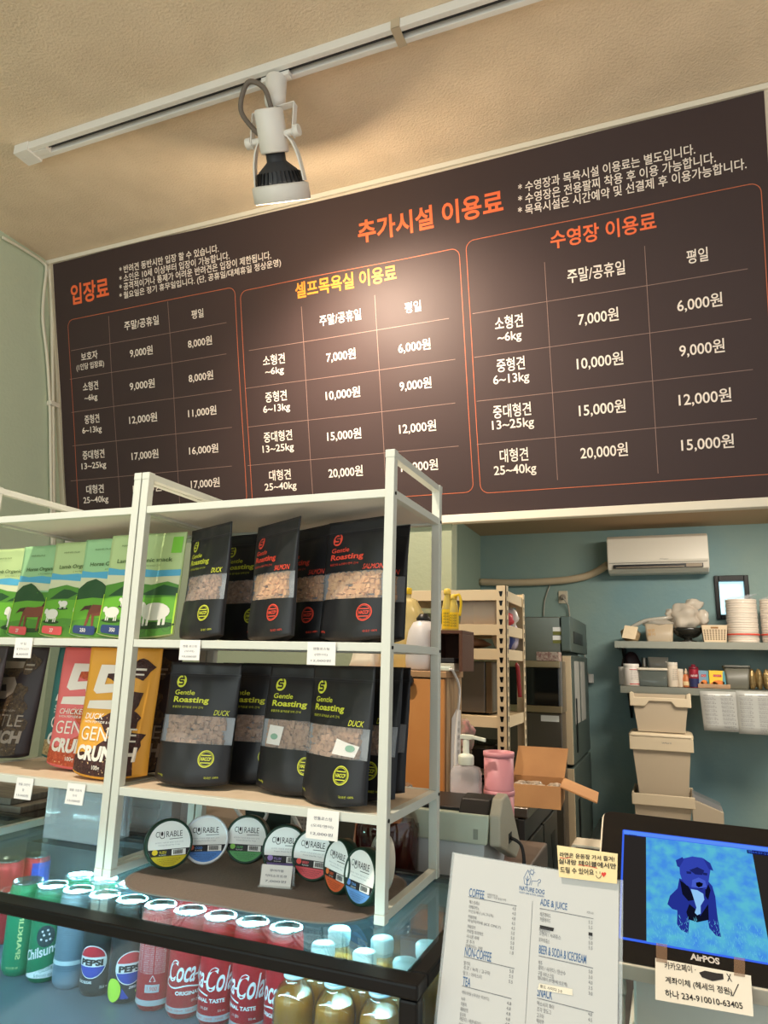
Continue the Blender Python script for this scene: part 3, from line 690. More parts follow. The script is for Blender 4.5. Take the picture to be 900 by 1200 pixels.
# ---------------------------------------------------------------- green snack pouches
GINK = mat('dark_green_ink', (62, 92, 50), 0.5)
def green_pouch(kind, tagcol, number, seed):
    w, h = 0.182, 0.207
    t = thing('snack_pouch', 'x', 'snack pouch')
    front, back, th = pouch_surface(w, h, 0.012, seed)
    base = mat('pale_green_film', (176, 200, 142), 0.45, spec=0.4) if kind == 'Lamb' else mat('mint_green_film', (150, 196, 146), 0.45, spec=0.4)
    bm = nb(); pouch_body(bm, front, back, w, h); obj('pouch_body', bm, base, t)
    F = lambda d: (lambda u, v: front(u, v, d))
    cols = [mat('sky_blue_ink', (80, 164, 200), 0.5), mat('forest_ink', (34, 76, 40), 0.5), mat('meadow_ink', (78, 138, 48), 0.5), mat('grass_ink', (98, 166, 48), 0.5), mat('cream_ink', (200, 206, 172), 0.5),
            mat('lime_edge_ink', (170, 214, 60), 0.5)]
    bm = nb(); ml = 0.018
    decal(bm, [(-w*.49, h*.60), (w*.49, h*.56), (w*.49, h*.645), (w*.2, h*.635), (-w*.05, h*.66), (-w*.3, h*.655), (-w*.49, h*.68)], F(.0006), 0 if kind == 'Lamb' else 0, ml)
    decal(bm, [(-w*.49, h*.50), (w*.49, h*.50), (w*.49, h*.585), (w*.1, h*.57), (-w*.2, h*.595), (-w*.49, h*.61)], F(.0009), 4, ml)
    if kind == 'Lamb':
        decal(bm, [(-w*.49, h*.2), (w*.49, h*.2), (w*.49, h*.50), (w*.36, h*.53), (w*.16, h*.50), (-w*.02, h*.515), (-w*.18, h*.545), (-w*.36, h*.52), (-w*.49, h*.51)], F(.0012), 2, ml)
        decal(bm, [(-w*.42, h*.40), (-w*.1, h*.40), (w*.05, h*.45), (-w*.1, h*.49), (-w*.2, h*.50)], F(.0015), 1, ml)
        decal(bm, [(w*.02, h*.40), (w*.49, h*.40), (w*.49, h*.47), (w*.32, h*.50)], F(.0015), 1, ml)
    else:
        decal(bm, [(-w*.49, h*.2), (w*.49, h*.2), (w*.49, h*.50), (w*.1, h*.48), (-w*.49, h*.48)], F(.0012), 2, ml)
        decal(bm, [(-w*.49, h*.36), (w*.15, h*.36), (w*.05, h*.46), (-w*.12, h*.55), (-w*.22, h*.585), (-w*.36, h*.56), (-w*.49, h*.49)], F(.0015), 1, ml)
        decal(bm, [(w*.05, h*.37), (w*.49, h*.37), (w*.49, h*.50), (w*.3, h*.48)], F(.0015), 1, ml)
    decal(bm, [(-w*.49, h*.012), (w*.49, h*.012), (w*.49, h*.39), (w*.2, h*.375), (-w*.2, h*.395), (-w*.49, h*.38)], F(.0018), 3, ml)
    decal(bm, [(-w*.49, h*.16), (-w*.1, h*.20), (w*.49, h*.17), (w*.49, h*.012), (-w*.49, h*.012)], F(.0021), 2, ml)
    for s in (-1, 1): stroke(bm, [(s*w*.488, h*.01), (s*w*.488, h*.42)], 0.003, F(.0024), 5, ml)
    obj('landscape_print', bm, cols, t)
    bm = nb(); f = F(.0027); wool = 0; shade = 1
    acols = [mat('sheep_white_ink', (214, 216, 206), 0.6), mat('dark_shade_ink', (36, 66, 30), 0.6), mat('horse_brown_ink', (120, 66, 50), 0.6), mat('horse_mane_ink', (70, 40, 34), 0.6)]
    def sheep(cx, cz, k):
        decal(bm, ell(cx, cz-k*.62, k*1.0, k*.16, 14), F(.0024), 1, ml)
        for dx in (-.5, -.3, .3, .5): decal(bm, [(cx+k*(dx-.06), cz-k*.62), (cx+k*(dx+.06), cz-k*.62), (cx+k*(dx+.06), cz-k*.1), (cx+k*(dx-.06), cz-k*.1)], f, 0)
        decal(bm, ell(cx, cz, k*.72, k*.40, 18), F(.0029), 0, ml)
        decal(bm, ell(cx-k*.72, cz+k*.22, k*.24, k*.22, 12), F(.0031), 0, ml)
        decal(bm, ell(cx-k*.84, cz+k*.14, k*.12, k*.12, 10), F(.0033), 0, ml)
    if kind == 'Lamb':
        sheep(-w*.14, h*.345, w*.09); sheep(-w*.30, h*.24, w*.15) if number else None; sheep(w*.27, h*.245, w*.24)
    else:
        cx, cz, k = -w*.02, h*.255, w*.21
        decal(bm, ell(cx, cz-k*.95, k*1.2, k*.12, 14), F(.0024), 1, ml)
        decal(bm, [(cx-k*.95, cz+k*.05), (cx-k*.7, cz+k*.38), (cx, cz+k*.34), (cx+k*.65, cz+k*.42), (cx+k*.9, cz+k*.85), (cx+k*1.25, cz+k*.8), (cx+k*1.5, cz+k*.35), (cx+k*1.35, cz+k*.28), (cx+k*1.1, cz+k*.45), (cx+k*.95, cz), (cx+k*.6, cz-k*.2), (cx-k*.4, cz-k*.22), (cx-k*.85, cz-k*.1)], f, 2, ml)
        for x0, x1 in ((-.85, -1.0), (-.6, -.45), (.55, .5), (.75, .95)):
            decal(bm, [(cx+k*(x1-.08), cz-k*.95), (cx+k*(x1+.06), cz-k*.95), (cx+k*(x0+.14), cz), (cx+k*(x0-.1), cz)], f, 2, ml)
        decal(bm, [(cx-k*.9, cz+k*.1), (cx-k*.75, cz+k*.36), (cx-k*1.3, cz+k*.3), (cx-k*1.6, cz+k*.02), (cx-k*1.2, cz+k*.12)], F(.0031), 3, ml)
        decal(bm, [(cx+k*.55, cz+k*.4), (cx+k*.85, cz+k*.88), (cx+k*.95, cz+k*.8), (cx+k*.72, cz+k*.36)], F(.0031), 3, ml)
    obj('animal_print', bm, acols, t)
    bm = nb()
    txt(bm, kind + ' Organic snack', f, -w*.36, h*.705, w=w*.74, h=h*.052, align='L', bold=0.015)
    txt(bm, '오가닉 저알러지 반려견 간식', f, -w*.12, h*.672, w=w*.36, h=h*.018, align='L'); txt(bm, 'MARVELOUS', f, -w*.33, h*.88, w=w*.24, h=h*.018, align='L')
    for i in range(3):
        p = ell(w*(.15+.14*i), h*.085, w*.045, n=16); stroke(bm, p+[p[0]], 0.0007, F(.003)); txt(bm, 'FRE', F(.003), w*(.15+.14*i), h*.078, w=w*.04, h=h*.012)
    obj('lettering', bm, GINK, t)
    bm = nb(); decal(bm, rrect(-w*.42, -w*.06, h*.03, h*.115, 0.006), F(.0035), 0, ml); 
    b2 = nb(); decal(b2, [(w*.34, h*.80), (w*.47, h*.80), (w*.47, h*.955), (w*.34, h*.955)], F(.0012), 0, ml); obj('corner_badge', b2, mat('leaf_green_ink', (118, 190, 60), 0.5), t)
    txt(bm, number, F(.004), -w*.24, h*.055, size=h*.05, mi=1, bold=0.02)
    obj('weight_label', bm, [mat('label_' + tagcol[0], tagcol[1], 0.5), M_WHITEP], t)
    return t
PINK, NAVY, OLIVE = ('pink', (226, 92, 96)), ('navy', (44, 66, 116)), ('olive', (62, 84, 50))
GG = 'green snack pouches on the upper board'
lamb = green_pouch('Lamb', NAVY, '350', 11); horse = green_pouch('Horse', PINK, '27', 12)
lamb2 = green_pouch('Lamb', PINK, '27', 13); horse2 = green_pouch('Horse', NAVY, '250', 14); lamb3 = green_pouch('Lamb', OLIVE, '77', 15)
put(lamb3, (2, 748), 1.165, ZM, -2, 5, True, 'pale green lamb snack pouch cut by the left photo edge, rear of the row', GG)
put(horse, (41, 748), 1.145, ZM, -4, 5, True, 'mint green horse snack pouch with a pink number label', GG)
put(lamb2, (83, 747), 1.125, ZM, -2, 5, True, 'pale green lamb snack pouch with a pink number label between two horse pouches', GG)
put(horse2, (121, 748), 1.105, ZM, -2, 5, True, 'mint green horse snack pouch with a dark blue number label', GG)
put(lamb, (157, 748), 1.083, ZM, 0, 5, True, 'pale green lamb snack pouch standing frontmost right behind the double shelf posts', GG)

# ---------------------------------------------------------------- crunch bags
def crunch_pouch(base, flavour, gran, seed, w=0.158, h=0.235, dark=False):
    t = thing('crunch_bag', 'x', 'crunch bag')
    front, back, th = pouch_surface(w, h, 0.030, seed)
    bm = nb(); pouch_body(bm, front, back, w, h); obj('bag_body', bm, base, t)
    F = lambda d: (lambda u, v: front(u, v, d)); rs = random.Random(seed)
    G = mat(gran[0], gran[1], 0.55, bump=(160, 0.5), var=(170, gran[2]))
    bm = nb(); ml = 0.014
    def blob(pts, k=3):
        out = []
        for (a, b), (c, d) in zip(pts, pts[1:]+pts[:1]):
            for i in range(k): out.append((a+(c-a)*i/k + (rs.uniform(-.02, .02)*w), b+(d-b)*i/k + rs.uniform(-.012, .012)*h))
        return [(max(-w*.485, min(w*.485, u)), max(.004, v)) for u, v in out]
    decal(bm, blob([(-w*.48, h*.01), (w*.36, h*.01), (w*.40, h*.22), (w*.44, h*.33), (w*.30, h*.36), (w*.40, h*.45), (w*.30, h*.52), (w*.34, h*.64), (w*.12, h*.66), (w*.02, h*.50), (-w*.20, h*.44), (w*.04, h*.30), (-w*.22, h*.19), (-w*.48, h*.15)]), F(.0007), 0, ml)
    decal(bm, blob([(w*.16, h*.76), (w*.30, h*.74), (w*.44, h*.86), (w*.24, h*.93), (w*.14, h*.88)]), F(.0007), 0, ml)
    decal(bm, blob([(-w*.22, h*.76), (w*.1, h*.70), (w*.18, h*.80), (-w*.12, h*.84)]), F(.0007), 0, ml)
    tag(obj('granola_print', bm, G, t), kind=None)
    bm = nb(); sp_ = F(.0011)
    for _ in range(70):
        u, v = rs.uniform(-.4, .38)*w, rs.uniform(.02, .5)*h
        if u < -.2*w and v > .16*h: continue
        r = rs.uniform(.0006, .0014); decal(bm, ell(u, v, r, n=6), sp_)
    obj('crumb_print', bm, mat(gran[0]+'_crumb', (226, 190, 140) if not dark else (150, 128, 92), 0.6), t)
    bm = nb(); f = F(.0014)
    x0, x1 = -w*.34, w*.16
    b = [(x1, h*.86), (x0+w*.04, h*.86), (x0, h*.655), (x0+w*.06, h*.63), (x0+w*.30, h*.645), (x0+w*.33, h*.585), (x0-w*.03, h*.575), (x0-w*.05, h*.515), (x0+w*.34, h*.515), (x0+w*.455, h*.575), (x0+w*.47, h*.65), (x0+w*.40, h*.715), (x0+w*.15, h*.705), (x0+w*.17, h*.79), (x1, h*.80)]
    decal(bm, b, f, 0, ml)
    stroke(bm, [(w*.20, h*.83), (w*.34, h*.83)], .004, f); stroke(bm, [(w*.20, h*.79), (w*.32, h*.79)], .003, f)
    txt(bm, flavour, f, -w*.38, h*.435, w=w*(.28 if len(flavour) < 6 else .44), h=h*.045, align='L', shear=.15, bold=.01)
    txt(bm, 'WITH PEPTIDE & COLLAGEN', f, -w*.38, h*.405, w=w*.62, h=h*.018, align='L', bold=.01)
    txt(bm, 'GENTLE', f, -w*.39, h*.275, w=w*.76, h=h*.105, align='L')
    txt(bm, 'CRUNCH', f, -w*.40, h*.125, w=w*.80, h=h*.115, align='L', bold=.05, shear=.05)
    txt(bm, '100g', f, -w*.12, h*.065, size=h*.045, align='L', bold=.02); txt(bm, '(250kcal)', f, w*.08, h*.068, size=h*.025, align='L')
    obj('lettering', bm, mat('bag_white_ink', (234, 228, 216), 0.5) if not dark else mat('bag_grey_ink', (150, 138, 124), 0.5), t)
    return t
CHOC = ('choc_granola', (74, 40, 36), (50, 24, 24)); ORNG = ('orange_granola', (206, 96, 56), (176, 70, 44))
yel = crunch_pouch(mat('yellow_bag_film', (226, 164, 58), 0.5), 'DUCK', CHOC, 21)
pnk = crunch_pouch(mat('pink_bag_film', (226, 112, 112), 0.5), 'CHICKEN', ORNG, 22)
drk = crunch_pouch(mat('dark_brown_bag_film', (48, 38, 40), 0.5), 'BEEF', ('dark_granola', (58, 46, 40), (92, 74, 50)), 23, dark=True)
teal = crunch_pouch(mat('teal_bag_film', (56, 112, 108), 0.5), 'SALMON', ('oat_granola', (196, 170, 120), (150, 120, 80)), 24)
GC = 'crunch bags on the lower board'
put(yel, (128, 907), 1.078, ZB, 6, 4, True, 'yellow duck crunch bag with chocolate granola standing behind the double posts', GC)
put(pnk, (95, 903), 1.135, ZB, 10, 5, True, 'pink chicken crunch bag tucked behind the yellow one', GC)
put(teal, (88, 898), 1.21, ZB, 14, 5, True, 'teal crunch bag with oat picture behind the pink one', GC)
put(drk, (0, 882), 1.165, ZB, 2, 6, True, 'dark brown crunch bag by the shelf gap, right one of the dark pair', GC)
put(drk, (-50, 885), 1.115, ZB, 2, 6, False, 'dark brown crunch bag at the left photo edge, mostly cut off', GC)
put(drk, (158, 903), 1.155, ZB, 4, 3, False, 'dark brown crunch bag almost hidden between yellow bag and black pouch', GC)

# ---------------------------------------------------------------- price cards on the board edges
def price_card(px, py, Y, z, w, h, lines, label, rz=0, lean=0):
    p = at(px, py, Y=Y)
    t = thing('price_card', label, 'price card', (p.x, Y, z), R(rz), 'price cards on the shelf edges', R(lean))
    bm = nb(); bx(bm, -w/2, w/2, -0.0012, 0, -h, 0.004); obj('card', bm, M_PAPER, t)
    bm = nb(); n = len(lines)
    for i, s in enumerate(lines): txt(bm, s, lambda u, v: Vector((u, -0.0016, v)), 0, -h*(0.28+0.29*i), w=min(w*0.7, w*0.115*len(s)), h=h*0.13)
    obj('handwriting', bm, mat('pencil_ink', (96, 96, 112), 0.6), t)
E1 = SY0-0.0004
price_card(29, 748, E1, ZM-0.004, 0.044, 0.034, ['부 담', '말 오가닉 소고기', '8,000원'], 'white handwritten price card under the green snack pouches')
price_card(223, 758, E1, ZM-0.004, 0.042, 0.030, ['젠틀 로스팅', '(오리)', '10,000원'], 'white price card on the mid board edge under the duck pouch')
price_card(377, 760, E1, ZM-0.004, 0.050, 0.032, ['젠틀로스팅', '(연어)', '12,000원'], 'white price card on the mid board edge under the salmon pouches')
price_card(30, 915, E1, ZB-0.006, 0.040, 0.032, ['젠틀 크런치', '말', '13,000원'], 'white price card at the left end of the lower board edge', lean=-4)
price_card(90, 923, E1, ZB-0.006, 0.040, 0.030, ['젠틀 크런치', '오리', '13,000원'], 'white price card on the lower board edge under the yellow bag', lean=-6)
price_card(379, 957, E1, ZB-0.004, 0.053, 0.037, ['젠틀로스팅', '(오리/연어)', '12,000원'], 'white price card on the lower board edge under the frontmost pouch', lean=-5)
# ================================================================ glass display case
CX0, CX1, CY0, CY1, CZ0 = -1.95, -0.291, 0.863, 1.305, 0.72
FLZ = 0.940   # inner shelf
case = thing('glass_display_case', 'black framed glass display case full of drink cans and juice bottles', 'display case', (0, 0, 0))
bm = nb()
fb = 0.017
bx(bm, CX0, CX1, CY0, CY0+0.038, CT-fb, CT-0.0005); bx(bm, CX0, CX1, CY1-0.025, CY1, CT-fb, CT-0.0005)
bx(bm, CX1-0.028, CX1, CY0+0.038, CY1-0.025, CT-fb, CT-0.0005); bx(bm, CX0, CX0+0.024, CY0+0.038, CY1-0.025, CT-fb, CT-0.0005)
obj('top_frame', bm, M_BLACKM, case, 0.003)
for x in (CX0, CX1-0.024):
    for y in (CY0, CY1-0.022):
        bm = nb(); bx(bm, x, x+0.024, y, y+0.022, CZ0, CT-fb); obj('corner_post', bm, M_BLACKM, case, 0.003)
bm = nb(); bx(bm, CX0, CX1, CY0, CY1, CZ0-0.03, CZ0); bx(bm, CX0, CX1, CY0, CY0+0.02, CZ0, CZ0+0.03); obj('base_frame', bm, M_BLACKM, case, 0.003)
M_GLASS = glass('case_glass', (255, 255, 255), 0.10, 0.0, (226, 240, 238))
bm = nb(); bx(bm, CX0+0.02, CX1-0.02, CY0+0.03, CY1-0.02, CT-0.005, CT-0.0003); obj('glass_top', bm, M_GLASS, case)
bm = nb(); bx(bm, CX0+0.024, CX1-0.024, CY0+0.004, CY0+0.008, CZ0+0.03, CT-fb); obj('front_glass', bm, glass('front_case_glass', (235, 245, 255), 0.035, 0.02, (214, 230, 236)), case)
bm = nb(); bx(bm, CX1-0.008, CX1-0.004, CY0+0.022, CY1-0.022, CZ0, CT-fb); obj('side_glass', bm, M_GLASS, case)
bm = nb(); bx(bm, CX0+0.024, CX1-0.024, CY1-0.012, CY1-0.006, CZ0, CT-fb); obj('back_panel', bm, mat('case_back_steel', (52, 58, 64), 0.7), case)
bm = nb(); bx(bm, CX0+0.026, CX1-0.026, CY0+0.05, CY1-0.014, FLZ-0.012, FLZ); obj('inner_shelf', bm, mat('case_shelf_grey', (78, 92, 104), 0.4), case, 0.002)
bm = nb(); bx(bm, CX0+0.026, CX1-0.026, CY0+0.05, CY0+0.054, FLZ-0.03, FLZ+0.004); obj('price_rail', bm, mat('rail_alu', (180, 186, 190), 0.3, metal=0.8), case)
bm = nb(); bx(bm, -1.21, -0.45, 1.200, 1.208, CT-0.011, CT-0.0066); bx(bm, CX0+0.05, CX1-0.05, CY0+0.024, CY0+0.032, CT-fb-0.007, CT-fb-0.001); obj('led_strip', bm, mat('led_cool', (190, 236, 255), 0.5, emit=9.0), case)
lamp('case_led_light', 'AREA', (-0.83, 1.204, CT-0.012), (-0.83, 1.11, FLZ), 12, (0.45, 0.88, 1.0), shape='RECTANGLE', size=0.76, size_y=0.010)
lamp('case_front_led', 'AREA', (-1.0, CY0+0.028, CT-fb-0.009), (-1.0, CY0+0.30, FLZ), 5, (0.72, 0.94, 1.0), shape='RECTANGLE', size=1.3, size_y=0.010)

bm = nb(); bx(bm, -1.22, -0.44, 1.158, 1.211, CT-0.0065, CT-0.0052); obj('added_led_cover', bm, mat('led_cover_grey', (58, 66, 68), 0.6), case)  # added cover, keeps the bright strip below it out of view
# lower counter pieces
bm = nb(); bx(bm, -2.9, -0.293, 0.93, 1.30, 0.02, CZ0-0.032); bx(bm, -2.9, -0.293, 0.95, 1.28, 0, 0.02)
tag(obj('base_cabinet', bm, mat('dark_cabinet', (52, 48, 46), 0.5)), 'dark base cabinet carrying the glass display case', 'cabinet')
bm = nb(); bx(bm, -2.9, -0.29, 1.312, 1.80, 0.0, 1.115); 
tag(obj('back_counter', fixn(bm), mat('back_counter_top', (96, 84, 74), 0.5), None, 0.004), 'brown work counter right behind the glass display case', 'counter')
bm = nb(); bx(bm, -0.288, 1.3, 0.78, 1.80, 0.0, 0.972)
tag(obj('till_counter', bm, mat('till_counter_top', (70, 64, 60), 0.5), None, 0.004), 'low till counter under the menu sheet and touch screen', 'counter')

# ---------------------------------------------------------------- drinks
def can_base(bm_r=0.0291, H=0.157, mi=0):
    bm = nb()
    lathe(bm, [(0.021, 0.003), (0.0235, 0.0), (0.0245, 0.001), (0.0285, 0.009), (0.0291, 0.013), (0.0291, H-0.020), (0.0285, H-0.014), (0.0262, H-0.004), (0.0262, H-0.003)], n=36, caps=(True, False))
    return bm
def wrap(H0=0.0, r=0.0291, d=0.0003):
    return lambda u, v: Vector(((r+d)*math.sin(u/r), -(r+d)*math.cos(u/r), v))
CAN_H = 0.157
def drink_can(body, kind):
    t = thing('drink_can', 'x', 'drink can')
    obj('can_body', fixn(can_base()), body, t)
    bm = nb(); H = CAN_H; lathe(bm, [(0.0262, H-0.003), (0.0272, H-0.001), (0.0270, H), (0.0248, H-0.0005), (0.0236, H-0.005), (0.010, H-0.0045), (0.0001, H-0.0045)], n=36, caps=(False, False)); fixn(bm)
    bx(bm, -0.005, 0.005, -0.012, 0.006, H-0.0044, H-0.0034); cyl(bm, (0, -0.014, H-0.0044), (0, -0.014, H-0.0036), 0.008, n=14)
    obj('lid', bm, M_ALU, t)
    W = wrap(); W2 = wrap(d=0.0006); W3 = wrap(d=0.0009); bm = nb(); ml = 0.006
    def out(n, mats): obj(n, bm, mats, t)
    if kind == 'coke':
        txt(bm, 'Coca', W, -0.050, 0.056, w=0.047, h=0.033, align='L', shear=0.35, bold=0.015); txt(bm, 'Cola', W, 0.002, 0.053, w=0.048, h=0.036, align='L', shear=0.35, bold=0.015)
        stroke(bm, smooth2([(-0.050, 0.062), (-0.055, 0.052), (-0.040, 0.047), (-0.016, 0.051), (0.006, 0.047)]), 0.0022, W, 0, ml); stroke(bm, [(-0.003, 0.066), (0.004, 0.067)], 0.003, W)
        txt(bm, 'ORIGINAL TASTE', W, 0, 0.037, w=0.070, h=0.0058, bold=0.03); txt(bm, '코카-콜라', W, 0.0, 0.026, w=0.016, h=0.0045); txt(bm, '355 mL', W, 0.03, 0.024, w=0.012, h=0.003)
        decal(bm, [(-0.0913, 0.010), (0.0913, 0.010), (0.0913, 0.0185), (-0.0913, 0.0185)], W, 1, ml)
        for i in range(10): txt(bm, '코카콜라사 제조', W2, -0.081+0.018*i, 0.0125, w=0.014, h=0.0035, mi=2)
        out('can_print', [mat('can_white_ink', (232, 232, 232), 0.4), mat('can_silver_band', (200, 196, 200), 0.35, metal=0.3), M_RED])
    elif kind == 'cokeback':
        for i in range(26): 
            for k in range(3): txt(bm, ['영양정보 나트륨', '탄산음료 콜라', '유통기한 원재료'][(i+k) % 3], W, -0.03+0.0205*k, 0.058+0.0032*i, w=0.018, h=0.0024)
        for i in range(14): decal(bm, [(0.032+0.0009*i, 0.085), (0.0325+0.0009*i, 0.085), (0.0325+0.0009*i, 0.115), (0.032+0.0009*i, 0.115)], W, 0)
        decal(bm, [(-0.012, 0.03), (0.012, 0.03), (0.012, 0.042), (-0.012, 0.042)], W, 1, ml); txt(bm, '1.900', W2, 0, 0.033, w=0.016, h=0.006, mi=2)
        stroke(bm, [(-0.005, 0.047), (0.005, 0.047), (0.0, 0.056), (-0.005, 0.047)], 0.0010, W)
        decal(bm, [(-0.0913, 0.010), (0.0913, 0.010), (0.0913, 0.0185), (-0.0913, 0.0185)], W, 1, ml)
        out('can_print', [mat('can_pale_ink', (240, 214, 216), 0.4), MATS.get('can_silver_band') or mat('can_silver_band', (200, 196, 200), 0.35, metal=0.3), M_RED])
    elif kind in ('pepsi', 'pepsilime'):
        cz, r = 0.056, 0.0245
        decal(bm, ell(0, cz, r+0.0016, n=36), W, 0, ml)
        decal(bm, ell(0, cz, r, n=24, a0=18, a1=162), W2, 1, ml); decal(bm, ell(0, cz, r, n=24, a0=198, a1=342), W2, 2, ml)
        txt(bm, 'PEPSI', W3, 0, cz-0.006, w=0.040, h=0.0105, mi=3, bold=0.06)
        if kind == 'pepsilime':
            decal(bm, ell(-0.028, 0.022, 0.014, 0.018, n=24), W, 4, ml); decal(bm, [(-0.014, 0.0095), (0.0, 0.0095), (-0.012, 0.026)], W2, 2, ml)
            txt(bm, 'ZERO SUGAR', W2, 0.014, 0.024, w=0.030, h=0.004, mi=0, bold=.03); txt(bm, 'LIME', W2, 0.018, 0.017, w=0.014, h=0.004, mi=4, bold=.03)
            decal(bm, [(-0.028, 0.125), (-0.012, 0.125), (-0.020, 0.139)], W, 0, ml)
        else:
            txt(bm, 'ZERO SUGAR', W2, -0.010, 0.022, w=0.028, h=0.0045, mi=0, bold=.03); txt(bm, '355 mL', W2, 0.026, 0.014, w=0.018, h=0.004, mi=0)
        out('can_print', [mat('can_white_ink', (232, 232, 232), 0.4), mat('globe_red_ink', (206, 44, 58), 0.35), mat('globe_blue_ink', (30, 64, 170), 0.35), M_INK, mat('lime_green_ink', (188, 226, 60), 0.4)])
    elif kind == 'cider':
        decal(bm, [(-0.034, 0.0095), (0.036, 0.0095), (0.036, 0.036), (-0.034, 0.014)], W, 0, ml)
        decal(bm, ell(0.0, 0.078, 0.016, 0.018, n=20), W, 1, ml)
        for i, (a, b) in enumerate(((-.006, .086), (.003, .088), (-.003, .080), (.006, .081), (-.007, .073), (.002, .071), (.008, .073))): decal(bm, ell(a, b, 0.0022, n=5), W2, 0)
        txt(bm, 'Chilsung', W2, -0.033, 0.030, w=0.064, h=0.022, align='L', mi=0, shear=.3, bold=.02, rot=0.30)
        txt(bm, 'ZERO', W2, -0.001, 0.024, w=0.014, h=0.0045, align='L', mi=2, rot=.2); txt(bm, 'CALORIE', W2, -0.004, 0.018, w=0.022, h=0.0045, align='L', mi=2, rot=.2); txt(bm, '칠성사이다 제로', W2, -0.014, 0.0112, w=0.032, h=0.005, align='L', mi=2)
        out('can_print', [mat('can_white_ink', (232, 232, 232), 0.4), mat('can_navy_ink', (34, 56, 66), 0.4), mat('can_green_dark', (22, 120, 84), 0.4)])
    elif kind == 'text':
        for i in range(30):
            for k in range(3): txt(bm, ['제품명 원재료명 함량', '영양정보 탄산음료', '보관방법 주의사항'][(i+k) % 3], W, -0.032+0.0215*k, 0.030+0.0036*i, w=0.020, h=0.0026)
        decal(bm, [(-0.045, 0.040), (0.045, 0.040), (0.045, 0.047), (-0.045, 0.047)], W2, 1, ml)
        out('can_print', [mat('can_blueprint_ink', (70, 92, 112), 0.5), mat('can_light_band', (204, 218, 222), 0.4)])
    elif kind == 'green':
        txt(bm, 'SPARKLING', lambda u, v: W(v, u), 0.030, 0.004, w=0.09, h=0.008, align='L', bold=.03)
        txt(bm, '탄산음료', W, 0.0, 0.014, w=0.022, h=0.004)
        out('can_print', [mat('can_yellow_ink', (206, 224, 150), 0.4)])
    elif kind == 'redblue':
        decal(bm, [(0.004, 0.0095), (0.05, 0.0095), (0.05, 0.145), (0.004, 0.145)], W, 0, ml)
        out('can_print', [mat('globe_blue_ink', (30, 64, 170), 0.35)])
    elif kind == 'redS':
        txt(bm, 'S', W, 0.006, 0.06, w=0.026, h=0.05, bold=.06)
        out('can_print', [mat('can_white_ink', (232, 232, 232), 0.4)])
    return t
def smooth2(pts, k=5): return [(p.x, p.y) for p in smooth_path([(a, b, 0) for a, b in pts], k)]
MC = lambda n, c, r=0.3: mat(n, c, r, metal=0.35)
C_RED, C_BLK, C_GRN, C_GRY, C_CID = MC('red_can', (196, 24, 40)), MC('black_can', (44, 48, 54)), MC('green_can', (20, 150, 104)), MC('grey_blue_can', (136, 156, 172), 0.4), MC('cider_can', (34, 140, 96))
KY, K0, DK = 1.112, -0.726, 0.0625
coke = drink_can(C_RED, 'coke'); cokeback = drink_can(C_RED, 'cokeback'); pep = drink_can(C_BLK, 'pepsi'); pepl = drink_can(C_BLK, 'pepsilime')
cider = drink_can(C_CID, 'cider'); ctext = drink_can(C_GRY, 'text'); cgreen = drink_can(C_GRN, 'green'); credb = drink_can(C_RED, 'redblue'); cS = drink_can(C_RED, 'redS')
used = set()
GCAN = 'drink cans in the glass case'
def place_can(proto, k, label, rz, Y=KY, X=None):
    loc = (K0+DK*k if X is None else X, Y, FLZ)
    if proto.name in used: return dup(proto, loc, R(rz), label, GCAN)
    used.add(proto.name); proto.location = loc; proto.rotation_euler = (0, 0, R(rz)); proto['label'] = label; proto['group'] = GCAN
place_can(cgreen, -7, 'plain green can in the front row of the glass case, left of the cider can', 25)
place_can(cider, -6, 'green can with white slanted base and starred badge in the front row', 40)
place_can(ctext, -5, 'grey blue can covered in fine print in the front row', 30)
place_can(pep, -4, 'black can with a round red and blue emblem left of the lime one', 18)
place_can(pepl, -3, 'black can with lime green circle and round emblem in the front row', 55)
place_can(cokeback, -2, 'red can turned to its fine print and barcode side', 30)
place_can(coke, -1, 'red can with the start of its white script showing, first of three', 74)
place_can(coke, 0, 'red can with white script, middle one of the three in front', -6)
place_can(coke, 1, 'red can with white script beside the amber juice bottles', -14)
place_can(coke, 2, 'red can mostly hidden behind the leftmost juice bottle', 20)
Y2 = KY+0.066
place_can(cgreen, -6, 'green can in the second row under the left shelf post', 70, Y2)
place_can(cider, -5, 'green starred can in the second row of the case', 120, Y2)
place_can(ctext, -4, 'grey blue can in the second row of the case', 80, Y2)
place_can(pepl, -3, 'black and lime can in the second row of the case', 90, Y2)
place_can(coke, -2, 'red can in the second row behind the fine print can', 150, Y2)
place_can(coke, -1, 'red can in the second row behind the first script can', 130, Y2)
p = at(12, 1006, Z=FLZ+CAN_H); place_can(cS, 0, 'red can with a white letter at the left photo edge, back of the case', 40, p.y, p.x)
p = at(39, 1002, Z=FLZ+CAN_H); place_can(credb, 0, 'red and blue can standing alone at the back left of the case', 25, p.y+0.01, p.x)

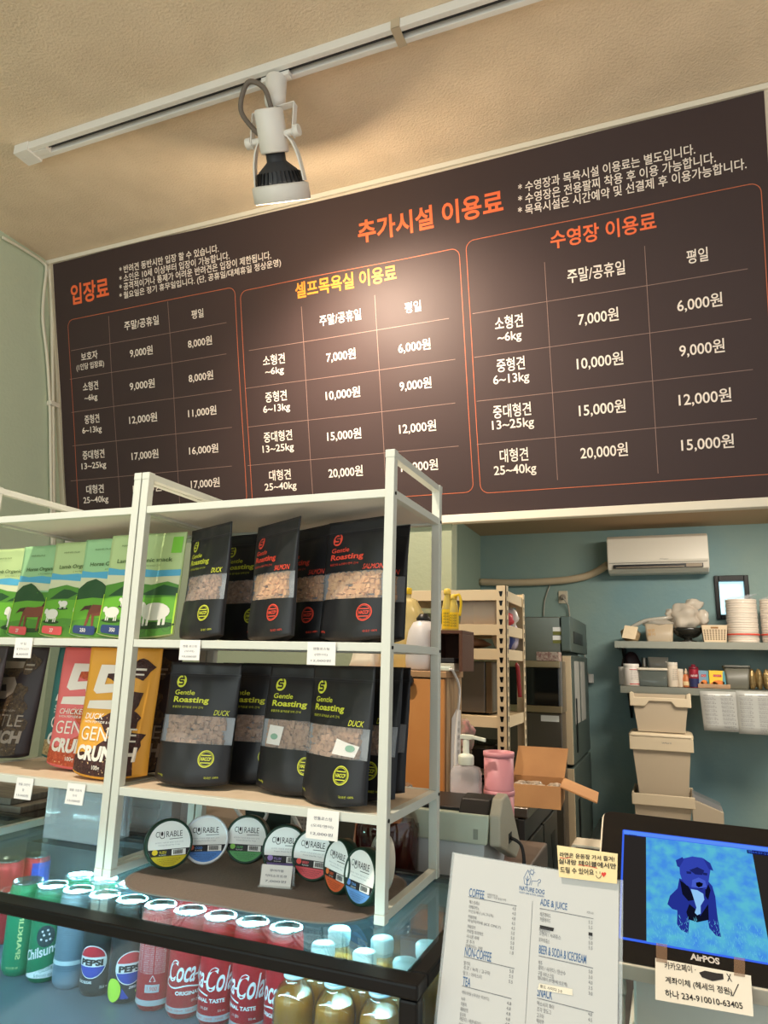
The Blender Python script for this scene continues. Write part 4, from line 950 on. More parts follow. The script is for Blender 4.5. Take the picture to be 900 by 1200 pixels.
def juice_bottle():
    t = thing('juice_bottle', 'x', 'juice bottle')
    r = 0.0305
    bm = nb(); lathe(bm, [(0.024, 0.0), (0.029, 0.003), (r, 0.01), (r, 0.092), (0.0295, 0.102), (0.025, 0.113), (0.0165, 0.123), (0.0145, 0.128), (0.0145, 0.134)], n=36, caps=(True, False)); fixn(bm)
    obj('bottle_glass', bm, glass('bottle_glass', (255, 255, 255), 0.14, 0.02, (244, 240, 226)), t)
    bm = nb(); q = r-0.0018; lathe(bm, [(0.023, 0.002), (q, 0.011), (q, 0.092), (0.0272, 0.102), (0.024, 0.108)], n=32); fixn(bm)
    tag(obj('juice', bm, mat('amber_juice', (216, 138, 44), 0.15, spec=0.5, trans=0.35, var=(40, (196, 142, 58))), t), 'amber juice')
    bm = nb(); lathe(bm, [(0.0175, 0.134), (0.0185, 0.136), (0.0185, 0.149), (0.0165, 0.152), (0.012, 0.1535)], n=30); fixn(bm); cyl(bm, (0, 0, 0.129), (0, 0, 0.133), 0.0165, n=24)
    obj('cap', bm, mat('pale_blue_cap', (206, 226, 232), 0.3), t)
    bm = nb(); W = wrap(r=r, d=0.0004)
    decal(bm, [(-0.035, 0.018), (0.012, 0.018), (0.012, 0.062), (-0.035, 0.062)], W, 0, 0.006)
    W2 = wrap(r=r, d=0.0008); txt(bm, 'JUICE', W2, -0.012, 0.045, w=0.03, h=0.008, mi=1, bold=.04)
    for i in range(4): txt(bm, '과일음료 사과즙', W2, -0.012, 0.038-0.0045*i, w=0.03, h=0.003, mi=1)
    obj('label_sticker', bm, [M_PAPER, mat('label_blue_ink', (70, 88, 130), 0.5)], t)
    return t
jb = juice_bottle(); first = True
B = [(-0.535, 1.024, 40, 'amber juice bottle in the front row beside the red can'), (-0.468, 1.022, -10, 'amber juice bottle in the front row between two others'), (-0.400, 1.024, -60, 'amber juice bottle in the front row next to the black corner post'),
     (-0.523, 1.090, 120, 'amber juice bottle of the second row, left, pale blue cap under glass'), (-0.452, 1.088, 200, 'amber juice bottle of the second row, middle'), (-0.386, 1.086, 70, 'amber juice bottle of the second row, right by the side glass'),
     (-0.527, 1.158, 10, 'amber juice bottle in the back row, leftmost cap'), (-0.448, 1.150, 90, 'amber juice bottle in the back row beneath the right shelf post'), (-0.377, 1.162, 160, 'amber juice bottle in the back row by the case corner')]
for x, y, a, lb in B:
    if first: jb.location = (x, y, FLZ); jb.rotation_euler = (0, 0, R(a)); jb['label'] = lb; jb['group'] = 'amber juice bottles in the glass case'; first = False
    else: dup(jb, (x, y, FLZ), R(a), lb, 'amber juice bottles in the glass case')

# ---------------------------------------------------------------- mat and round tins
bm = nb(); mp_ = rrect(-0.872, -0.425, 0.985, 1.262, 0.085, 10)
prism(bm, mp_, lambda u, v, d: Vector((u, v, CT+0.0002+d)), 0.0022)
mt = tag(obj('counter_mat', fixn(bm), mat('taupe_mat', (118, 106, 97), 0.75, bump=(200, 0.2))), 'taupe counter mat with rounded corners under the round tins', 'mat')
bm = nb(); q = rrect(-0.872, -0.425, 0.985, 1.262, 0.085, 10); stroke(bm, [(u*1, v) for u, v in q]+[q[0]], 0.004, lambda u, v: Vector((u, v, CT+0.0027))); obj('edge_binding', bm, mat('mat_edge', (120, 114, 108), 0.5), mt)
MTOP = CT+0.0026
def tin(col, acc, name, rim=None):
    t = thing('round_tin', 'x', 'tin')
    r, d = 0.0405, 0.019
    bm = nb(); lathe(bm, [(r-0.002, 0), (r, 0.001), (r, d-0.003), (r-0.0008, d-0.0015), (r-0.0008, d+0.001), (r-0.003, d+0.0022), (r-0.0045, d+0.0010), (r-0.0048, d)], (0, 0, r), 48, ax=(0, -1, 0)); fixn(bm)
    obj('tin_body', bm, mat('dark_green_tin', (26, 56, 42), 0.35, metal=0.2) if rim is None else rim, t)
    bm = nb(); f = lambda u, v: Vector((u, -d-0.0004, r+v)); f2 = lambda u, v: Vector((u, -d-0.0008, r+v)); f3 = lambda u, v: Vector((u, -d-0.0011, r+v)); q = r-0.0045
    decal(bm, ell(0, 0, q, n=48), f, 0)
    a = math.degrees(math.asin(0.24)); decal(bm, ell(0, 0, q, n=30, a0=180+a+18, a1=360-a-18), f2, 1)
    zb = -q*0.235; zt = q*math.sin(R(-34)); 
    xb = math.sqrt(q*q-zb*zb); xt = math.sqrt(q*q-zt*zt)
    decal(bm, [(-xt, zt), (xt, zt), (xb, zb), (-xb, zb)], f2, 2)
    decal(bm, [(q*.12, zt+.0015), (q*.78, zt+.0015), (q*.78, zb-.001), (q*.12, zb-.001)], f3, 0)
    for i in range(18): 
        wd = .0004 if i % 3 else .0008
        decal(bm, [(q*.2+.0009*i, zt+.003), (q*.2+.0009*i+wd, zt+.003), (q*.2+.0009*i+wd, zb-.0018), (q*.2+.0009*i, zb-.0018)], lambda u, v: Vector((u, -d-0.0014, r+v)), 3)
    txt(bm, name, f3, -q*.30, zt+.005, w=q*.34, h=.004, mi=1, bold=.03); txt(bm, 'FLAVOR', f3, -q*.30, zt+.0022, w=q*.34, h=.0016, mi=0)
    decal(bm, ell(-q*.66, zb-.004, .005, .0045, n=8), f3, 4)
    txt(bm, 'C', f2, -q*.58, q*.30, w=q*.14, h=q*.25, mi=3); txt(bm, 'RABLE', f2, -q*.16, q*.30, w=q*.76, h=q*.25, align='L', mi=3)
    stroke(bm, [(-q*.47, q*.55), (-q*.47, q*.34), (-q*.38, q*.24), (-q*.25, q*.27), (-q*.25, q*.55)], .0010, f2, 3); decal(bm, ell(-q*.36, q*.45, q*.055, q*.10, n=10), f2, 3)
    stroke(bm, [(q*.0, q*.20), (q*.62, q*.215)], .0009, f2, 3); txt(bm, '반려견 기호성 영양 보조 간식', f2, 0, q*.03, w=q*1.3, h=q*.055, mi=5); txt(bm, 'Freeze Dried Pet Treat', f2, 0, -q*.08, w=q*1.0, h=q*.05, mi=5)
    for i in range(4): txt(bm, '원료: 닭고기 외 국내산 첨가물', f3, 0, -q*(.68+.075*i), w=q*(1.1-.2*i), h=q*.042, mi=2)
    obj('tin_label', bm, [M_PAPER, mat('tin_'+name.lower().replace(' ', '_'), col, 0.5), M_INK, M_INK, mat('fruit_'+name.lower().replace(' ', '_'), acc, 0.5), mat('grey_print', (150, 150, 156), 0.6)], t)
    return t
for (px, py), rz, tl, col, acc, nm, rim, lb in [
    ((189, 1024), 48, -12, (206, 190, 40), (230, 200, 40), 'YUZU', None, 'round tin with yellow lower label, leftmost of the row on the mat'),
    ((234, 1018), 34, -12, (74, 130, 206), (226, 120, 90), 'COD', mat('white_tin', (226, 232, 236), 0.35), 'round tin with blue label and white rim, second from the left'),
    ((285, 1017), 14, -10, (70, 150, 80), (120, 180, 60), 'OLIVE', None, 'round tin with green lower label'),
    ((330, 1032), 14, -10, (120, 100, 160), (150, 120, 190), 'PLUM', None, 'round tin with purple label behind the small standing card'),
    ((365, 1038), -2, -10, (222, 84, 92), (226, 70, 60), 'BERRY', None, 'round tin with coral red label in the row on the mat'),
    ((398, 1054), -34, -8, (224, 104, 58), (236, 130, 60), 'CARROT', None, 'round tin with orange label turned sideways'),
    ((425, 1068), -30, -8, (96, 150, 214), (90, 130, 200), 'TUNA', None, 'round tin with light blue label just left of the shelf post')]:
    t = tin(col, acc, nm, rim); p = at(px, py, Z=MTOP); t.location = (p.x, p.y+0.012, MTOP+0.0042); t.rotation_euler = (R(tl), 0, R(rz)); t['label'] = lb; t['group'] = 'round tins leaning on the mat'
t = tin((214, 206, 190), (200, 190, 170), 'PLAIN', mat('cream_tin', (222, 216, 200), 0.4)); p = at(455, 1050, Z=MTOP); t.location = (-0.448, 1.155, MTOP+0.003); t.rotation_euler = (R(-6), 0, R(-52)); t['label'] = 'cream round tin peeking out behind the right front shelf post'; t['group'] = 'round tins leaning on the mat'
p = at(322, 1040, Z=MTOP); t = thing('standing_card', 'small white price card standing on the mat before the purple tin', 'price card', (p.x, p.y, MTOP), R(12))
bm = nb(); k = 0.26
f = lambda u, v: Vector((u, v*k, v*0.95)); 
prism(bm, [(-0.026, 0), (0.026, 0), (0.026, 0.033), (-0.026, 0.033)], lambda u, v, d: f(u, v)+Vector((0, d, 0)), 0.0012); obj('card', fixn(bm), M_PAPER, t)
bm = nb()
for i, s in enumerate(('큐어러블', '닥터소프트캔', '7,000원')): txt(bm, s, lambda u, v: f(u, v)+Vector((0, -0.0006, 0)), 0, 0.023-0.008*i, w=0.006*len(s), h=0.004)
obj('handwriting', bm, MATS['pencil_ink'], t)
bm = nb(); bx(bm, -0.028, 0.030, -0.004, 0.016, 0, 0.0025); bx(bm, -0.028, 0.030, 0.0085, 0.0105, 0.0025, 0.030); obj('acrylic_foot', bm, film('clear_acrylic', (220, 228, 230), 0.3, 0.1), t)

# ---------------------------------------------------------------- things standing on the case and the counter behind it
M_ACR = film('acrylic_sheet', (205, 216, 222), 0.30, 0.08)
def acrylic_bin(x0, x1, y0, y1, h, label, card, z=CT+0.0005):
    t = thing('acrylic_bin', label, 'clear bin', ((x0+x1)/2, (y0+y1)/2, z)); a, b = (x1-x0)/2, (y1-y0)/2
    bm = nb(); th = 0.002
    bx(bm, -a, a, -b, -b+th, 0, h); bx(bm, -a, a, b-th, b, 0, h); bx(bm, -a, -a+th, -b+th, b-th, 0, h); bx(bm, a-th, a, -b+th, b-th, 0, h); bx(bm, -a+th, a-th, -b+th, b-th, 0, th)
    obj('bin_walls', bm, M_ACR, t)
    if card:
        bm = nb(); bx(bm, a-0.045, a-0.006, b-0.012, b-0.006, th, h*0.96); obj('card_insert', bm, mat('grey_white_card', (206, 206, 214), 0.6), t)
    return t
acrylic_bin(-1.205, -1.06, 1.175, 1.262, 0.095, 'clear acrylic bin on the glass top below the lower left board', True)
q0, q1 = at(141, 985, Y=1.335).x, at(198, 985, Y=1.335).x
acrylic_bin(q0, q1, 1.335, 1.44, 0.135, 'clear acrylic box right behind the double shelf posts', True, 1.1155)
for i in range(4):
    bm = nb(); z = 1.1155+0.0165*i; bx(bm, -1.78+0.01*(i % 2), -1.452+0.012*(i % 3)-0.01*i, 1.335, 1.52-0.006*i, z, z+0.0155)
    tag(obj('plank', bm, mat('grey_weathered_wood', (120, 116, 104), 0.8, var=(14, (92, 90, 82)), stretch=(1, 8, 1)), None, 0.002), ['grey weathered plank, bottom one of the stack at the left edge', 'grey plank second from the bottom of the stack', 'grey plank third up in the stack', 'grey plank on top of the stack at the left edge'][i], 'plank', 'grey planks stacked behind the case')
t = thing('wooden_crate', 'brown slatted wooden crate on the counter behind the left shelf', 'crate', (-1.30, 1.52, 1.1155))
for i in range(3): bm = nb(); bx(bm, -0.15, 0.15, -0.06, -0.05, 0.008+0.052*i, 0.050+0.052*i); obj('front_slat', bm, mat('brown_wood', (120, 84, 54), 0.7, var=(10, (92, 62, 40)), stretch=(1, 6, 6)), t, 0.002)
bm = nb(); bx(bm, -0.15, -0.135, -0.05, 0.12, 0, 0.17); bx(bm, 0.135, 0.15, -0.05, 0.12, 0, 0.17); bx(bm, -0.135, 0.135, 0.11, 0.12, 0, 0.16); bx(bm, -0.135, 0.135, -0.05, 0.11, 0, 0.01); obj('crate_body', bm, MATS['brown_wood'], t, 0.002)
t = thing('storage_box', 'dark green storage box in the gap under the lower board', 'box', (-0.80, 1.53, 1.1155))
bm = nb(); hexa(bm, [(-0.10, -0.07, 0), (0.10, -0.07, 0), (0.10, 0.07, 0), (-0.10, 0.07, 0)], [(-0.11, -0.08, 0.115), (0.11, -0.08, 0.115), (0.11, 0.08, 0.115), (-0.11, 0.08, 0.115)]); obj('box_body', bm, mat('dark_green_plastic', (36, 52, 42), 0.5), t, 0.004)
bm = nb(); bx(bm, -0.116, 0.116, -0.086, 0.086, 0.115, 0.128); obj('lid', bm, mat('green_lid', (70, 104, 66), 0.5), t, 0.004)
t = thing('syrup_jar', 'big glass jar of dark red syrup behind the right shelf post', 'jar', (-0.535, 1.385, 1.1155))
bm = nb(); lathe(bm, [(0.055, 0), (0.063, 0.004), (0.064, 0.09), (0.058, 0.112), (0.045, 0.128), (0.045, 0.15)], n=36, caps=(True, False)); fixn(bm); obj('jar_glass', bm, glass('jar_glass', (255, 255, 255), 0.12, 0.0, (240, 226, 216)), t)
bm = nb(); lathe(bm, [(0.05, 0.003), (0.061, 0.006), (0.0615, 0.088), (0.052, 0.105)], n=32); fixn(bm); obj('syrup', bm, mat('dark_red_syrup', (74, 20, 18), 0.1, spec=0.6), t)
bm = nb(); lathe(bm, [(0.047, 0.148), (0.049, 0.150), (0.049, 0.166), (0.045, 0.169)], n=32); fixn(bm); obj('lid', bm, M_ALU, t)
t = thing('syrup_bottle', 'brown glass bottle with printed label behind the purple and coral tins', 'bottle', (-0.72, 1.40, 1.1155))
bm = nb(); lathe(bm, [(0.030, 0), (0.034, 0.004), (0.034, 0.10), (0.028, 0.122), (0.013, 0.142), (0.013, 0.165)], n=30); fixn(bm); obj('bottle_glass', bm, mat('brown_glass', (112, 58, 24), 0.12, trans=0.3), t)
bm = nb(); W = wrap(r=0.034, d=0.0005); decal(bm, [(-0.03, 0.055), (0.04, 0.055), (0.04, 0.095), (-0.03, 0.095)], W, 0, 0.008); W2 = wrap(r=0.034, d=0.0009)
for i in range(4): txt(bm, '시럽 당류가공품', W2, 0.005, 0.085-0.008*i, w=0.05, h=0.004, mi=1)
obj('label_sticker', bm, [mat('kraft_label', (190, 182, 170), 0.6), M_INK], t)
bm = nb(); lathe(bm, [(0.0145, 0.152), (0.0145, 0.170), (0.012, 0.172)], n=20); fixn(bm); obj('cap', bm, M_BLACK, t)
t = thing('white_cable', 'white looped power cable hanging below the lower board behind the tins', 'cable', (0, 0, 0))
bm = nb(); tube(bm, [(-0.86, 1.30, 1.27), (-0.84, 1.315, 1.22), (-0.80, 1.32, 1.19), (-0.77, 1.32, 1.215), (-0.785, 1.32, 1.255), (-0.74, 1.32, 1.25), (-0.70, 1.325, 1.2), (-0.68, 1.325, 1.16)], 0.004, 8, smooth=5); obj('cord', bm, M_WHITEP, t)
bm = nb(); bx(bm, -0.69, -0.665, 1.316, 1.336, 1.1155, 1.165); obj('plug', bm, M_WHITEP, t, 0.003)

# receipt printer / till machine
PM = mat('pale_sage_plastic', (196, 208, 190), 0.5); PM2 = mat('pale_grey_plastic', (206, 212, 214), 0.45)
t = thing('receipt_machine', 'pale two-tone till machine with black dome cover beside the shelf', 'receipt machine', (0, 0, 0))
X0, X1, Y0, Y1 = -0.505, -0.335, 1.40, 1.60
bm = nb(); hexa(bm, [(X0+0.012, Y0+0.008, 1.1155), (X1-0.014, Y0+0.008, 1.1155), (X1-0.014, Y1, 1.1155), (X0+0.012, Y1, 1.1155)], [(X0+0.008, Y0+0.006, 1.187), (X1-0.010, Y0+0.006, 1.187), (X1-0.010, Y1, 1.187), (X0+0.008, Y1, 1.187)]); obj('lower_body', bm, PM2, t, 0.003)
bm = nb(); hexa(bm, [(X0+0.006, Y0, 1.187), (X1-0.004, Y0, 1.187), (X1-0.004, Y1, 1.187), (X0+0.006, Y1, 1.187)], [(X0-0.012, Y0+0.004, 1.240), (X1+0.0, Y0+0.004, 1.240), (X1+0.0, Y1, 1.240), (X0-0.012, Y1, 1.240)]); ub = obj('upper_body', bm, PM, t, 0.003)
bm = nb()
for x in (X0+0.022, X1-0.030): bx(bm, x, x+0.009, Y0-0.0005, Y0+0.003, 1.196, 1.214)
obj('latch', bm, mat('latch_grey', (150, 160, 146), 0.5), ub)
bm = nb(); bx(bm, X0-0.005, X1-0.05, Y0+0.02, Y1-0.02, 1.240, 1.246); obj('top_tray', bm, M_BLACK, t, 0.002)
def side(u, v, d): return Vector((X1+d, u, v))
prof = [(Y0+0.002, 1.187), (Y0+0.004, 1.240), (Y0+0.03, 1.268), (Y0+0.07, 1.272), (Y0+0.10, 1.255), (Y0+0.15, 1.205), (Y0+0.19, 1.160), (Y0+0.185, 1.145), (Y0+0.15, 1.135)]
bm = nb(); prism(bm, prof, side, 0.022); sd = obj('side_cheek', fixn(bm), mat('warm_grey_plastic', (182, 178, 160), 0.5), t, 0.004)
bm = nb(); bx(bm, X1+0.021, X1+0.0232, Y0+0.075, Y0+0.10, 1.178, 1.196); obj('socket_recess', bm, M_BLACK, sd)
bm = nb(); pr2 = [(a, b-0.004) for a, b in prof[1:7]]+[(Y0+0.15, 1.19)]; prism(bm, pr2, lambda u, v, d: Vector((X1-0.062+d, u, v)), 0.060); obj('dome_cover', fixn(bm), M_BLACK, t, 0.006)
bm = nb(); tube(bm, [(X1+0.022, Y0+0.088, 1.187), (X1+0.045, Y0+0.085, 1.175), (X1+0.05, Y0+0.07, 1.135), (X1+0.02, Y0+0.06, 1.1195)], 0.0035, 8, smooth=5); obj('power_lead', bm, M_BLACK, t)

t = thing('sanitizer_bottle', 'clear pump bottle of gel with white pump beside the pink cups', 'pump bottle', (-0.448, 1.655, 1.1155))
def rsq(bm, prof, mi=0, n=5):
    rings = []
    for a, b, r, z in prof: rings.append([bm.verts.new((u, v, z)) for u, v in rrect(-a, a, -b, b, min(r, a*0.98, b*0.98), n)])
    for A_, B_ in zip(rings, rings[1:]):
        for i in range(len(A_)): face(bm, [A_[i], A_[(i+1) % len(A_)], B_[(i+1) % len(A_)], B_[i]], mi, True)
    face(bm, rings[0][::-1], mi); face(bm, rings[-1], mi)
bm = nb(); rsq(bm, [(0.033, 0.022, 0.012, 0), (0.034, 0.023, 0.012, 0.004), (0.034, 0.023, 0.012, 0.162), (0.030, 0.020, 0.012, 0.174), (0.014, 0.014, 0.013, 0.180)]); obj('bottle', bm, film('clear_gel_bottle', (226, 220, 222), 0.34, 0.06), t)
bm = nb(); rsq(bm, [(0.031, 0.020, 0.010, 0.003), (0.032, 0.021, 0.010, 0.006), (0.032, 0.021, 0.010, 0.140)]); obj('gel', bm, film('clear_gel', (206, 186, 190), 0.45, 0.1), t)
bm = nb(); lathe(bm, [(0.018, 0.180), (0.018, 0.198), (0.015, 0.202), (0.0075, 0.204), (0.0075, 0.236)], n=24); fixn(bm); bx(bm, -0.012, 0.016, -0.008, 0.008, 0.236, 0.246); hexa(bm, [(0.014, -0.005, 0.238), (0.046, -0.004, 0.232), (0.046, 0.004, 0.232), (0.014, 0.005, 0.238)], [(0.014, -0.005, 0.245), (0.046, -0.004, 0.240), (0.046, 0.004, 0.240), (0.014, 0.005, 0.245)]); obj('pump', bm, mat('ivory_pump', (226, 230, 214), 0.4), t, 0.001)
PK = mat('pink_plastic', (206, 140, 148), 0.4)
t = thing('pink_cup', 'dusty pink ribbed cup, top one of the pair behind the pump bottle', 'cup', (-0.388, 1.728, 1.1155+0.085), group='stacked dusty pink cups')
def cup():
    bm = nb(); lathe(bm, [(0.031, 0.0), (0.033, 0.004), (0.0335, 0.03), (0.0355, 0.032), (0.0355, 0.040), (0.034, 0.043), (0.035, 0.118), (0.033, 0.118), (0.031, 0.05), (0.029, 0.006)], n=36, caps=(True, True)); return fixn(bm)
obj('cup_body', cup(), PK, t); bm = nb(); lathe(bm, [(0.0337, 0.108), (0.0366, 0.110), (0.0366, 0.120), (0.0325, 0.120), (0.0322, 0.108)], n=36, caps=(False, False)); obj('rim', fixn(bm), PK, t)
t2 = dup(t, (-0.388, 1.728, 1.1155), 0, 'dusty pink ribbed cup, lower one of the pair beside the gel bottle')
# ================================================================ menu sheet, notes and till screen
def plane_of(TL, rz, tilt, roll=0.0):
    ex = Vector((math.cos(rz), math.sin(rz), 0)); bk = Vector((-math.sin(rz), math.cos(rz), 0))
    ez = math.cos(tilt)*Vector((0, 0, 1)) + math.sin(tilt)*bk
    c, s = math.cos(roll), math.sin(roll); ex, ez = c*ex+s*ez, c*ez-s*ex
    n = ex.cross(ez)            # points towards the viewer side (-Y)
    def px(x, y):
        d = ray(x, y); k = (TL-CAMP).dot(n)/d.dot(n); q = CAMP + d*k - TL
        return q.dot(ex), q.dot(ez)
    return ex, ez, n, px
MTL, MRZ, MTI = CAMP + ray(533, 1000)*0.9083, R(-7.435), R(16.29)
mex, mez, mn, mpx = plane_of(MTL, MRZ, MTI)
MW, MH = 0.2055, 0.316
t = thing('menu_sheet', 'white cafe menu sheet in a clear acrylic stand at the right of the glass case', 'menu', MTL, 0)
def mf(d): return lambda u, v: mex*u + mez*v + mn*d
bm = nb(); prism(bm, [(0, -MH), (MW, -MH), (MW, 0), (0, 0)], lambda u, v, d: mf(d)(u, v), 0.0008); obj('paper', fixn(bm), mat('menu_paper', (194, 197, 197), 0.6), t)
bm = nb(); prism(bm, [(-0.004, -MH-0.004), (MW+0.004, -MH-0.004), (MW+0.004, 0.001), (-0.004, 0.001)], lambda u, v, d: mf(-0.0035+d)(u, v), 0.003)
zb = 0.9735 - MTL.z
foot = mez*(-MH-0.004); prism(bm, [(0, 0), (0.11, 0), (0.11, 0.003), (0, 0.003)], lambda u, v, d: Vector((foot.x, foot.y, zb)) + mex*(d*70-0.004) - Vector((0, 0, 0)) + Vector((0, u-0.03, v)), 0.003)
obj('acrylic_stand', fixn(bm), film('clear_acrylic', (220, 228, 230), 0.3, 0.1), t)
MB_ = mat('menu_blue_ink', (62, 104, 152), 0.6); MG_ = mat('menu_grey_ink', (108, 110, 116), 0.6)
Zp = lambda a, b: mpx(510+a*230/900, 960+b*240/939)     # measured on an enlarged view
bmB, bmG, bmK = nb(), nb(), nb(); f = mf(0.0012)
def mt_(bm, s, a, b, c, d, hp, bold=0.0):
    u0, v0 = Zp(a, b); u1, v1 = Zp(c, d); txt(bm, s, f, u0, (v0+v1)/2, w=u1-u0, h=hp*0.2556/850*1.05, align='L', bold=bold)
def hd(*q):
    b_ = nb(); mt_(b_, *q); tag(obj('heading', b_, MB_, t), 'blue heading')
def ml_(a, b, c, d, wd=0.0006):
    u0, v0 = Zp(a, b); u1, v1 = Zp(c, d)
    if abs(u1-u0) > abs(v1-v0): v0 = v1 = (v0+v1)/2
    else: u0 = u1 = (u0+u1)/2
    stroke(bmG, [(u0, v0), (u1, v1)], wd, f)
hd('COFFEE', 155, 358, 225, 362, 29, .005); hd('NON-COFFEE', 135, 632, 258, 648, 30, .005); hd('TEA', 126, 762, 162, 768, 28, .005)
hd('ADE & JUICE', 481, 408, 606, 424, 30, .005); hd('BEER & SODA & ICECREAM', 476, 622, 693, 656, 27, .005); hd('SNACK', 468, 815, 538, 824, 30, .005)
hd('NATURE DOG', 387, 328, 502, 342, 15, .01); hd('PLANT CAFE & POOL GARDEN', 387, 343, 500, 354, 6)
u0, v0 = Zp(424, 272); p = [(u0, v0+.0095), (u0+.0045, v0), (u0+.003, v0-.0065), (u0-.003, v0-.0065), (u0-.0045, v0)]; stroke(bmB, p+[p[0]], .0005, f); stroke(bmB, [(u0, v0+.003), (u0, v0-.0085)], .0007, f); stroke(bmB, [(u0-.0025, v0+.0005), (u0, v0-.003), (u0+.0025, v0+.0005)], .0006, f)
u1, v1 = Zp(445, 243); p = ell(u1, v1, .0024, n=12); stroke(bmB, p+[p[0]], .0006, f)
for i in range(6): stroke(bmB, [(u1+.0032*math.cos(i), v1+.0032*math.sin(i)), (u1+.0042*math.cos(i), v1+.0042*math.sin(i))], .0005, f)
u2, v2 = Zp(462, 290); p = [(u2-.005, v2-.004), (u2-.005, v2+.001), (u2+.002, v2+.0015), (u2+.004, v2+.004), (u2+.006, v2+.0035), (u2+.0055, v2+.001), (u2+.003, v2-.0005), (u2+.003, v2-.004)]; stroke(bmB, p, .0005, f)
mt_(bmG, '디카페인 변경 가능', 240, 352, 288, 356, 8); mt_(bmG, 'HOT / ICE 동일가격', 240, 363, 325, 374, 8)
ml_(153, 360, 375, 393); ml_(133, 634, 366, 680); ml_(124, 768, 352, 818); ml_(480, 413, 727, 452); ml_(475, 630, 725, 678); ml_(468, 825, 727, 880)
ml_(441, 375, 422, 939, .0004)
left = [('에스프레소', 4.0), ('아메리카노', 4.0), ('아인슈페너 (시그니처)', 4.8), ('카페라떼', 4.5), ('바닐라라떼 (ICE ONLY)', 4.5), ('카페모카', 5.0), ('카라멜 마끼아또', 5.0), ('시나몬 라떼', 5.0), ('샷 추가', 0.5), ('아메리카노 리필', 1.0)]
for i, (s, pr) in enumerate(left):
    a = 157-1.8*i; b = 388+22.5*i; mt_(bmG, s, a, b, a+9.5*len(s), b+1.5*len(s), 13); mt_(bmG, '%.1f' % pr, 355-1.2*i, b+28, 371-1.2*i, b+31, 10)
for i, (s, pr) in enumerate([('딸기티', 5.0), ('초코 / 녹차 / 고구마', 5.5), ('밀크 / 아이스티', 5.5)]):
    b = 668+24*i; mt_(bmG, s, 132-2*i, b, 132-2*i+9.5*len(s), b+1.5*len(s), 13); mt_(bmG, '%.1f' % pr, 342-2*i, b+35, 360-2*i, b+38, 10)
for i, (s, pr) in enumerate([('캐모마일 (국내산 허브티)', 4.8), ('녹차', 4.8), ('자몽차', 4.8), ('페퍼민트', 4.8), ('유자차', 4.8), ('레몬티 / 레몬생강차', 5.0), ('얼그레이', 5.0)]):
    b = 808+24*i; mt_(bmG, s, 122-2*i, b, 122-2*i+9*len(s), b+1.6*len(s), 13); mt_(bmG, '%.1f' % pr, 330-2*i, b+42, 349-2*i, b+45, 10)
for i, (s, pr) in enumerate([('레몬에이드', 5.5), ('자몽에이드', 5.5), (None, 0), ('매실에이드', 4.5), ('오렌지 / 사과쥬스', 5.0), ('토마토쥬스', 5.5)]):
    b = 450+23.5*i
    if s: mt_(bmG, s, 481-i, b-4, 481-i+10*len(s), b+2, 14); mt_(bmG, '%.1f' % pr, 704, b+29, 722, b+32, 10)
    else:
        u, v = Zp(481, 492); u3, v3 = Zp(543, 492); decal(bmK, [(u, v-.0022), (u3, v-.0022), (u3+.001, v+.0014), (u, v+.0016)], f); u, v = Zp(704, 526); decal(bmK, [(u, v-.0015), (u+.0045, v-.0015), (u+.0045, v+.0018), (u, v+.0018)], f)
for i, (s, pr) in enumerate([('맥주', 5.0), ('콜라 / 사이다 / 탄산수', 3.0), ('구름 아이스크림', 4.0), ('멜티웨이 (아멜/배/초코케)', 3.5), (' ', 3.0)]):
    b = 668+25*i
    if s.strip(): mt_(bmG, s, 474-i, b, 474-i+9*len(s), b+1.5*len(s), 14)
    mt_(bmG, '%.1f' % pr, 704, b+37, 722, b+40, 10)
for i, (s, pr) in enumerate([('떡소시지 파이', 4.0), ('조각 핫도그', 4.5), ('고구마', 4.5), ('떡라면', 4.0), ('볶음밥', 5.0)]):
    b = 858+26*i; mt_(bmG, s, 468-i, b, 468-i+11*len(s), b+1.5*len(s), 14); mt_(bmG, '%.1f' % pr, 702, b+42, 720, b+45, 10)
mt_(bmG, 'ICE 6.0', 697, 432, 726, 436, 7)
tag(obj('logo', bmB, MB_, t), 'blue leaf, sun and dog logo'); obj('grey_lettering', bmG, MG_, t); tag(obj('marker_strikeout', bmK, M_INK, t), 'black marker strikeout')
q = [Zp(479, 752), Zp(630, 778), Zp(632, 808), Zp(470, 780)]
bm = nb(); decal(bm, q, mf(0.0014)); bmk = nb(); u, v = Zp(482, 772); txt(bm, '황도 사이다 3.0', mf(0.0016), u, v, w=.025, h=.0032, align='L', mi=1); obj('paper_patch', bm, [mat('cream_patch', (228, 222, 204), 0.7), M_INK], t); bmk.free()

YN = mat('cream_note_paper', (232, 212, 162), 0.7); RI = mat('red_ink', (206, 62, 50), 0.6)
t = thing('sticky_note', 'cream sticky note with handwritten lines and a heart on the menu corner', 'note', MTL, 0)
q = [mpx(656.5, 1028), mpx(724, 1036), mpx(725, 1001), mpx(654, 991)]
bm = nb(); prism(bm, q, lambda u, v, d: mf(0.0046+d)(u, v), 0.0006); obj('paper', fixn(bm), YN, t)
f = mf(0.0058); bm, bR = nb(), nb(); Np = lambda a, b: mpx(620+a*120/900, 980+b*100/750)
for s, a, b, c, d, h in [('라면은 운동장 가서 즐겨!', 280, 185, 760, 225, 36), ('실내랑 테이블에서만', 270, 245, 775, 290, 40), ('드릴 수 있어요', 285, 322, 580, 345, 44)]:
    u0, v0 = Np(a, b); u1, v1 = Np(c, d); an = math.atan2(v1-v0, u1-u0)*0.9
    txt(bm, s, f, u0, v0, w=math.hypot(u1-u0, v1-v0), h=h*0.000148, align='L', bold=.02, rot=an)
def sm(pts): return [Np(a, b) for a, b in smooth2(pts)]
